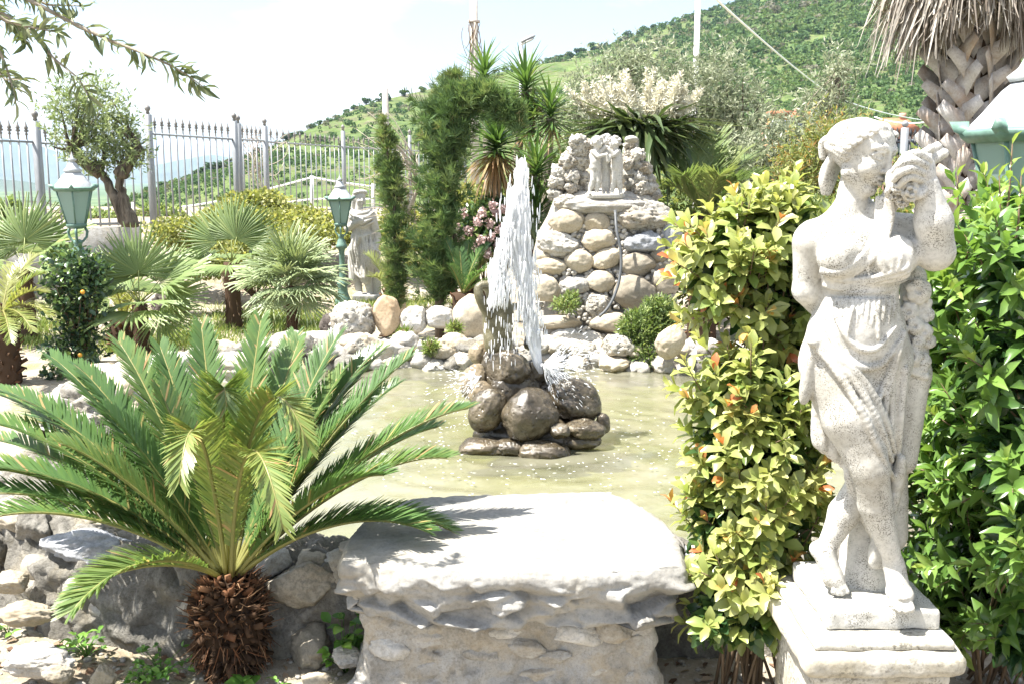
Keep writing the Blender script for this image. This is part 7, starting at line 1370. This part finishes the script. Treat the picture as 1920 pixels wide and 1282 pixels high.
# white rope railing beyond the fence
b0 = W(585, 395, 23); rr_ = thing('white_railing', 'thin white railing with sagging ropes on the slope beyond the fence', 'railing', (b0[0], 23, b0[2]))
for px, t_, f_ in ((585, 330, 402), (700, 345, 400), (430, 365, 402), (250, 380, 412), (100, 390, 418)):
    pb = MB(); pb.tube([W(px, f_, 23), W(px, t_, 23)], .045, 6); part('post', pb, M['white_paint'], rr_)
for pts in ([(-40, 384), (30, 388), (100, 396)], [(100, 396), (170, 402), (250, 398)], [(250, 398), (340, 392), (430, 374)], [(430, 372), (505, 356), (585, 333)], [(585, 333), (640, 344), (700, 350)], [(430, 400), (505, 384), (585, 374)], [(585, 374), (640, 373), (700, 374)]):
    pb = MB(); C = bez(*[W(x, y, 23) for x, y in pts], 10); pb.tube(C, .022, 5); part('rope', pb, M['white_paint'], rr_)

# ---------------------------------------------------------------- lantern posts
def lamp(base, H, label, group='green garden lanterns', green='lamp_green', roof='lamp_pale', glass='lamp_glass', yaw=0.0, sc=1.0, bulb=True):
    """H: height of the eave above the base; the lantern is six-sided"""
    t = thing('garden_lantern', label, 'lamp post', base, group); bx_, by_, bz_ = base; ze = bz_ + H; u = .0044 * sc
    def P(r, z, k, n=6, off=.5): a = yaw + (k + off) * 2 * math.pi / n; return np.array((bx_ + r * u * math.cos(a), by_ + r * u * math.sin(a), ze + z * u))
    def hexr(prof, seg=6):
        mb = MB(); V = [P(r, z, k) for r, z in prof for k in range(seg)]; mb.add(V, [(i*seg+k, i*seg+(k+1)%seg, (i+1)*seg+(k+1)%seg, (i+1)*seg+k) for i in range(len(prof)-1) for k in range(seg)]); return mb
    part('roof', hexr([(39, 0), (38, 3), (30, 12), (20, 25), (13, 31), (12, 32)]), M[roof], t)
    part('roof_cap', hexr([(16, 30), (18, 33), (12, 38), (8, 46), (5, 48), (4, 49), (8, 51), (9, 53), (3, 56), (2, 62), (0, 68)]), M[roof], t)
    part('eave_rim', hexr([(33, -5), (36, -5), (40, -2), (41.5, 1), (39, 3), (37, 0), (33, -3)]), M[green], t)
    for k in range(6):
        a, b2, c2, d2 = P(33, -4, k), P(33, -4, k + 1), P(17.5, -64, k + 1), P(17.5, -64, k); mb = MB(); mb.add([a, b2, c2, d2], [(0, 1, 2, 3)]); part('pane', mb, M[glass], t)
        mb = MB(); mb.tube([P(33.4, -3, k), P(17.8, -65, k)], 1.5 * u, 5); part('glazing_bar', mb, M[green], t)
        mb = MB(); q = [P(36, -2, k), P(44, 2, k), P(47, 8, k)]; w_ = np.cross(unit(q[2] - q[0]), (0, 0, 1)); V = [q[0] - w_ * 6 * u, q[0] + w_ * 6 * u, q[1] + w_ * 5 * u, q[2], q[1] - w_ * 5 * u, P(36, 8, k)]; mb.addqt(V, [(0, 1, 2, 4)], [(4, 2, 3), (5, 4, 3), (5, 3, 2), (5, 0, 4), (5, 2, 1)]); part('acroterion', mb, M[green], t)
    part('base_collar', hexr([(0, -64), (19, -64), (20, -67), (19, -71), (12, -74), (0, -74)]), M[green], t)
    for k in range(3):
        mb = MB(); mb.tube(np.array([P(r, z, k * 2) for r, z in ((15, -72), (19, -80), (17, -90), (10, -97), (3, -100))]), [2.6 * u, 2.6 * u, 2.4 * u, 2.2 * u, 2 * u], 6); part('bracket', mb, M[green], t, True)
    zb = -H / u; prof = [(0, -94), (7, -95), (9, -100), (6, -104), (10, -110), (13, -122), (16, -126), (15, -130), (10, -134), (8, -140), (7, -170), (7.5, zb + 110), (10, zb + 104), (8, zb + 98), (9, zb + 70), (14, zb + 62), (16, zb + 56), (12, zb + 48), (15, zb + 30), (20, zb + 18), (24, zb + 6), (25, zb), (0, zb)]
    mb = MB(); mb.lathe([(r * u, z * u) for r, z in prof], (bx_, by_, ze), 14); part('post', mb, M[green], t, True)
    if bulb: mb = MB(); mb.tube([P(0, -64, 0), P(9, -30, 1), P(12, -6, 1)], [1.6 * u] * 3, 6); part('lamp_holder', mb, M['lamp_black'], t, True)
    return t
def lamp_px(px, eave_py, Yd, label, bz=None, **kw): e = W(px, eave_py, Yd); z = gz(e) if bz is None else bz; return lamp((e[0], e[1], z), e[2] - z, label, **kw)
lamp_px(139, 354, 8.2, 'faded green lantern post rising out of the citrus shrub', yaw=.3)
lamp_px(638, 374, 12.0, 'green lantern post standing beside the grape statue', yaw=.1, bulb=False)
lamp_px(1942, 252, 3.3, 'tall green lantern standing in the laurel bush beside the marble statue', bz=.0, sc=1.26, yaw=.12, bulb=False)
lamp_px(1403, 366, 10.3, 'dark grey lantern standing among shrubs behind the photinia', sc=.58, green='lamp_black', roof='lamp_black', yaw=.2)

# ---------------------------------------------------------------- poles and cables
def pole(name, px, top_py, Yd, r, mat, label, zb=.0, cat='pole', extra=None):
    p = W(px, top_py, Yd); t = thing(name, label, cat, (p[0], Yd, zb)); b = MB(); b.tube([(p[0], Yd, zb - .1), (p[0], Yd, (zb + p[2]) / 2), p], [r, r * .95, r * .85], 12); part('shaft', b, M[mat], t, True); return t, p
t, p = pole('utility_pole', 888, -60, 26, .115, 'concrete', 'pale concrete utility pole wrapped in dry creeper'); b = MB(); b.lathe([(.12, -.03), (.15, -.03), (.15, .03), (.12, .03)], W(889, 41, 26), 12); part('band', b, M['grey_wood'], t); b = MB(); rg = np.random.default_rng(170)
for i in range(16): q0 = W(888 + rg.normal() * 8, rg.uniform(30, 60), 25.9); q1 = W(888 + rg.normal() * 11, rg.uniform(70, 150), 25.9); b.tube(bez(q0, (q0 + q1) / 2 + rg.normal(size=3) * .1, q1, 6), .008, 4)
part('creeper', b, M['twig'], t, False, 'stuff')
pole('wooden_post', 722, 166, 20, .07, 'grey_wood', 'grey weathered wooden post behind the slim cypress', zb=.8, cat='post')
t, p = pole('street_light', 977, 82, 30, .06, 'galv_bright', 'street light with a flat oval head above the yuccas', zb=-.5, cat='street light')
b = MB(); b.tube([W(977, 84, 30), W(982, 80, 29.9)], .05, 8); part('arm', b, M['galv_bright'], t); b = MB(); V, F = ICO[3]; V = V * (.24, .16, .09) ; V[:, 2] = np.where(V[:, 2] < 0, V[:, 2] * .45, V[:, 2]); b.add(V @ roty(-.42).T + W(990, 74, 29.8), F); part('lamp_head', b, M['fence'], t, True)
b = MB(); V, F = ICO[2]; b.add((V * (.19, .12, .03)) @ roty(-.42).T + W(991, 77.5, 29.75), F); part('lens', b, M['lamp_pale'], t, True)
pole('mast', 1310, -40, 28, .085, 'white_paint', 'white metal mast rising behind the silvery olive tree', zb=-.5)
b = MB(); c0, c1 = W(1300, -40, 28), W(1560, 180, 60); C = bez(c0, (c0 + c1) / 2 - (0, 0, .3), c1, 20); b.tube(C, .035, 6); b.tube(bez(c1, W(1640, 215, 75), W(1745, 228, 95), 12), .05, 6); single('overhead_cable', b, M['white_paint'], 'pale overhead cable slanting down from the white mast', 'cable', c1, None, True)
b = MB(); b.tube(bez(W(1640, 220, 20), W(1690, 240, 20), W(1760, 226, 20), 12), .015, 5); single('overhead_cable', b, M['white_paint'], 'thin white cable strung in front of the distant house', 'cable', W(1640, 220, 20), None, True)

# ---------------------------------------------------------------- houses at the foot of the hill
M['render_pink'] = plain('pink_render', (0.42, 0.24, 0.18), .9, .1, 0, 0, .5, .15); M['roof_tile'] = plain('terracotta_tile', (0.36, 0.15, 0.085), .9, .1, 0, .3, 3, .25); M['pane'] = plain('window_glass', (0.12, 0.15, 0.18), .15, .5); M['shutter'] = plain('orange_render', (0.5, 0.27, 0.09), .9)
def house(px0, px1, eave_py, ridge_py, Yd, zb, label, mat, nwin, gable=True):
    a, c = W(px0, eave_py, Yd), W(px1, eave_py, Yd); r = W((px0 + px1) / 2, ridge_py, Yd); dp = (c[0] - a[0]) * .8; cx = (a[0] + c[0]) / 2; hw = (c[0] - a[0]) / 2; t = thing('house', label, 'house', (cx, Yd, zb)); b = MB(); b.box((cx, Yd + dp / 2, (zb + a[2]) / 2), (hw, dp / 2, (a[2] - zb) / 2)); part('wall', b, M[mat], t)
    b = MB(); e = hw * 1.1
    if gable: V = [(cx - e, Yd - .4, a[2]), (cx + e, Yd - .4, a[2]), (cx + e, Yd + dp + .4, a[2]), (cx - e, Yd + dp + .4, a[2]), (cx - e * .5, Yd + dp / 2, r[2]), (cx + e * .5, Yd + dp / 2, r[2])]; b.addqt(V, [(0, 1, 5, 4), (2, 3, 4, 5), (0, 3, 2, 1)], [(1, 2, 5), (3, 0, 4)])
    else: b.box((cx, Yd + dp / 2, (a[2] + r[2]) / 2 + .1), (e, dp / 2 + .4, (r[2] - a[2]) / 2 + .15))
    part('roof', b, M['roof_tile'], t)
    b = MB(); b.box((cx + hw * .4, Yd + dp * .5, r[2] + .2), (.3, .3, .35)); part('chimney', b, M[mat], t)
    for fl_ in range(3):
        for i in range(nwin):
            x = cx - hw + (i + .5) * 2 * hw / nwin; z = a[2] - 1.6 - fl_ * 3.0
            if z < zb + .8: continue
            w = MB(); w.box((x, Yd - .02, z), (.75, .06, .85)); wo = part('window', w, M['white_paint'], t); g_ = MB(); g_.box((x, Yd - .09, z), (.6, .02, .7)); part('pane', g_, M['pane'], wo)
house(1440, 1530, 222, 208, 150, -1, 'terracotta-roofed pink house half hidden behind the olive trees', 'render_pink', 4)
house(1446, 1482, 216, 212, 146, -1, 'flat orange rooftop building joined in front of the pink house', 'shutter', 2, False)
house(1645, 1728, 248, 220, 112, -6, 'brick-red house with tiled roof between the statue head and the big palm', 'render_pink', 4)
# dark picket fence in front of that house
t = thing('picket_fence', 'black iron picket fence between the statue bouquet and the palm trunk', 'fence', W(1690, 300, 14)); b = MB(); b.box((0, 0, .5), (.012, .012, .5)); PK = b.mesh('bar', M['black_iron']); b = MB(); b.lathe([(0, -.02), (.028, .01), (.016, .05), (0, .11)], (0, 0, 0), 6); PS = b.mesh('spear', M['black_iron'])
for i in range(16):
    p = W(1640 + i * 8.4, 252 + .3 * i, 14); Mx = np.eye(4); Mx[:3, 3] = p - (0, 0, .9); Mx[2, 2] = .9; piece('bar', PK, Mx, t); piece('spear', PS, mat4(np.eye(3), p), t)
for dz in (.1, .55): b = MB(); q0, q1 = W(1636, 252, 14) - (0, 0, dz), W(1770, 256, 14) - (0, 0, dz); b.tube([q0, q1], .016, 5); part('rail', b, M['black_iron'], t)
b = MB(); p = W(1697, 240, 13.9); b.box(p - (0, 0, .6), (.04, .04, .6)); part('post', b, M['fence'], t); b = MB(); V, F = ICO[2]; b.add(V * .045 + p + (0, 0, .05), F); part('finial', b, M['fence'], t, True)

# ---------------------------------------------------------------- water: jet, falling drops, splash, foam
N = NT('white_water'); p_ = N.bsdf((0.95, 0.96, 0.97), .4, .3); tr_ = N.n('ShaderNodeBsdfTranslucent'); tr_.inputs['Color'].default_value = (.97, .98, 1.0, 1); tp_ = N.n('ShaderNodeBsdfTransparent')
m1 = N.n('ShaderNodeMixShader'); m1.inputs[0].default_value = .55; N.l(p_.outputs[0], m1.inputs[1]); N.l(tr_.outputs[0], m1.inputs[2]); m2 = N.n('ShaderNodeMixShader'); m2.inputs[0].default_value = .05; N.l(m1.outputs[0], m2.inputs[1]); N.l(tp_.outputs[0], m2.inputs[2]); M['foam'] = N.done(m2.outputs[0])
jY = 5.0; js = PXS(jY); rg = np.random.default_rng(180)
jy = np.array((296, 305, 318, 332, 348, 365, 385, 410, 440, 470, 500, 540, 590, 640, 680, 700), float); jx = np.array((978, 978, 979, 978, 976, 975, 973, 971, 972, 976, 981, 987, 993, 1000, 1008, 1014), float); jw = np.array((1.2, 3, 4.5, 6, 9, 12, 15, 17, 17, 15, 13, 11, 10.5, 10.5, 8, 3), float)
n = 150; yy = np.linspace(296, 700, n); xx = np.interp(yy, jy, jx); ww = np.interp(yy, jy, jw); aa = np.linspace(0, 2 * math.pi, 40, endpoint=False); V = []
for y, x, w in zip(yy, xx, ww):
    c = W(x, y, jY); q = np.stack([np.cos(aa) * 2.2, np.sin(aa) * 2.2, np.full(40, y * .02)], -1); q2 = np.stack([np.cos(aa) * 6, np.sin(aa) * 6, np.full(40, y * .03)], -1); r = w * js * (1 + .35 * fbm(q, 3, 3) + .5 * fbm(q2, 2, 4)); V.append(c + np.stack([np.cos(aa) * r, np.sin(aa) * r * .8, 0 * aa], -1))
jt = thing('water_jet', 'tall white foaming jet of water spouting from the boulder fountain', 'water jet', W(1000, 705, jY)); b = MB(); b.add(np.concatenate(V), polar_faces(40, n)[:, ::-1]); part('jet_column', b, M['foam'], jt, True)
V0, F0 = ICO[1]
def streaks(pts, ln, wd, dirs, name):
    b = MB(); bake(b, V0 * (.5, .5, .5), F0, frames(dirs, np.tile(np.array((.1, -1.0, .2)), (len(pts), 1))), pts, np.stack([wd, ln, wd], -1), .5); return part(name, b, M['foam'], jt, True, 'stuff')
n = 900; t_ = rg.random(n); y = 385 + 185 * t_ ** .9; x = 962 - 44 * np.minimum(1, t_ * 1.5) ** .8 * rg.random(n) ** .55 + rg.normal(size=n) * 2.5; P = np.array([W(a, c, jY + rg.normal() * .04) for a, c in zip(x, y)]); streaks(P, rg.uniform(6, 34, n) * js, rg.uniform(.7, 2.8, n) * js, unit(np.stack([rg.normal(size=n) * .07 - .05, rg.normal(size=n) * .05, -np.ones(n)], -1)), 'falling_drops')
n = 150; x = rg.uniform(908, 975, n); y = rg.uniform(545, 690, n); P = np.array([W(a, c, jY - .02 + rg.normal() * .06) for a, c in zip(x, y)]); streaks(P, rg.uniform(5, 24, n) * js, rg.uniform(.7, 2.2, n) * js, unit(np.stack([rg.normal(size=n) * .05, rg.normal(size=n) * .05, -np.ones(n)], -1)), 'falling_drops')
n = 700; t_ = rg.random(n); y = 305 + 330 * t_; x = np.interp(y, jy, jx) + rg.normal(size=n) * (np.interp(y, jy, jw) * .85 + 2); P = np.array([W(a, c, jY + rg.normal() * .03) for a, c in zip(x, y)]); streaks(P, rg.uniform(8, 36, n) * js, rg.uniform(.8, 3.4, n) * js, unit(np.stack([rg.normal(size=n) * .06, rg.normal(size=n) * .05, -np.ones(n)], -1)), 'falling_drops')
n = 1600; a = rg.uniform(-.9, 1.4, n); r = np.abs(rg.normal(size=n)) ** 1.3 * 36; x = 1018 + r * np.cos(a); y = 690 + r * np.sin(a) * .9 - 6; P = np.array([W(u_, c, jY - .05 + rg.normal() * .08) for u_, c in zip(x, y)]); streaks(P, rg.uniform(2, 11, n) * js, rg.uniform(.5, 1.7, n) * js, unit(np.stack([np.cos(a), rg.normal(size=n) * .2, -np.sin(a)], -1)), 'splash')
n = 420; a = rg.uniform(1.9, 3.4, n); r = np.abs(rg.normal(size=n)) * 38; x = 900 + r * np.cos(a); y = 705 + r * np.sin(a) * 1.0; P = np.array([W(u_, c, jY - .05 + rg.normal() * .08) for u_, c in zip(x, y)]); streaks(P, rg.uniform(2, 9, n) * js, rg.uniform(.5, 1.4, n) * js, unit(np.stack([np.cos(a), rg.normal(size=n) * .2, -np.sin(a)], -1)), 'splash')
n = 520; a = rg.uniform(0, 6.28, n); r = np.abs(rg.normal(size=n)) * .5 + .40; fx = FC[0] + r * np.cos(a) * 1.1; fy = 4.95 + r * np.sin(a); ok = pond_r(fx, fy) < .97; fx, fy = fx[ok], fy[ok]; n = len(fx); b = MB(); hexv = np.array([(math.cos(k), math.sin(k), 0) for k in np.linspace(0, 2 * math.pi, 4, endpoint=False)]); bake(b, hexv, np.array([(0, 1, 2, 3)]), np.array([rotz(q) for q in rg.uniform(0, 6.28, n)]), np.stack([fx, fy, np.full(n, WATER_Z + .016)], -1), np.stack([rg.uniform(.003, .013, n), rg.uniform(.003, .008, n), np.ones(n)], -1), .5)
o = part('water_foam', b, M['foam'], None, False, 'stuff'); tag(o, 'flecks of white foam floating around the fountain', 'foam')
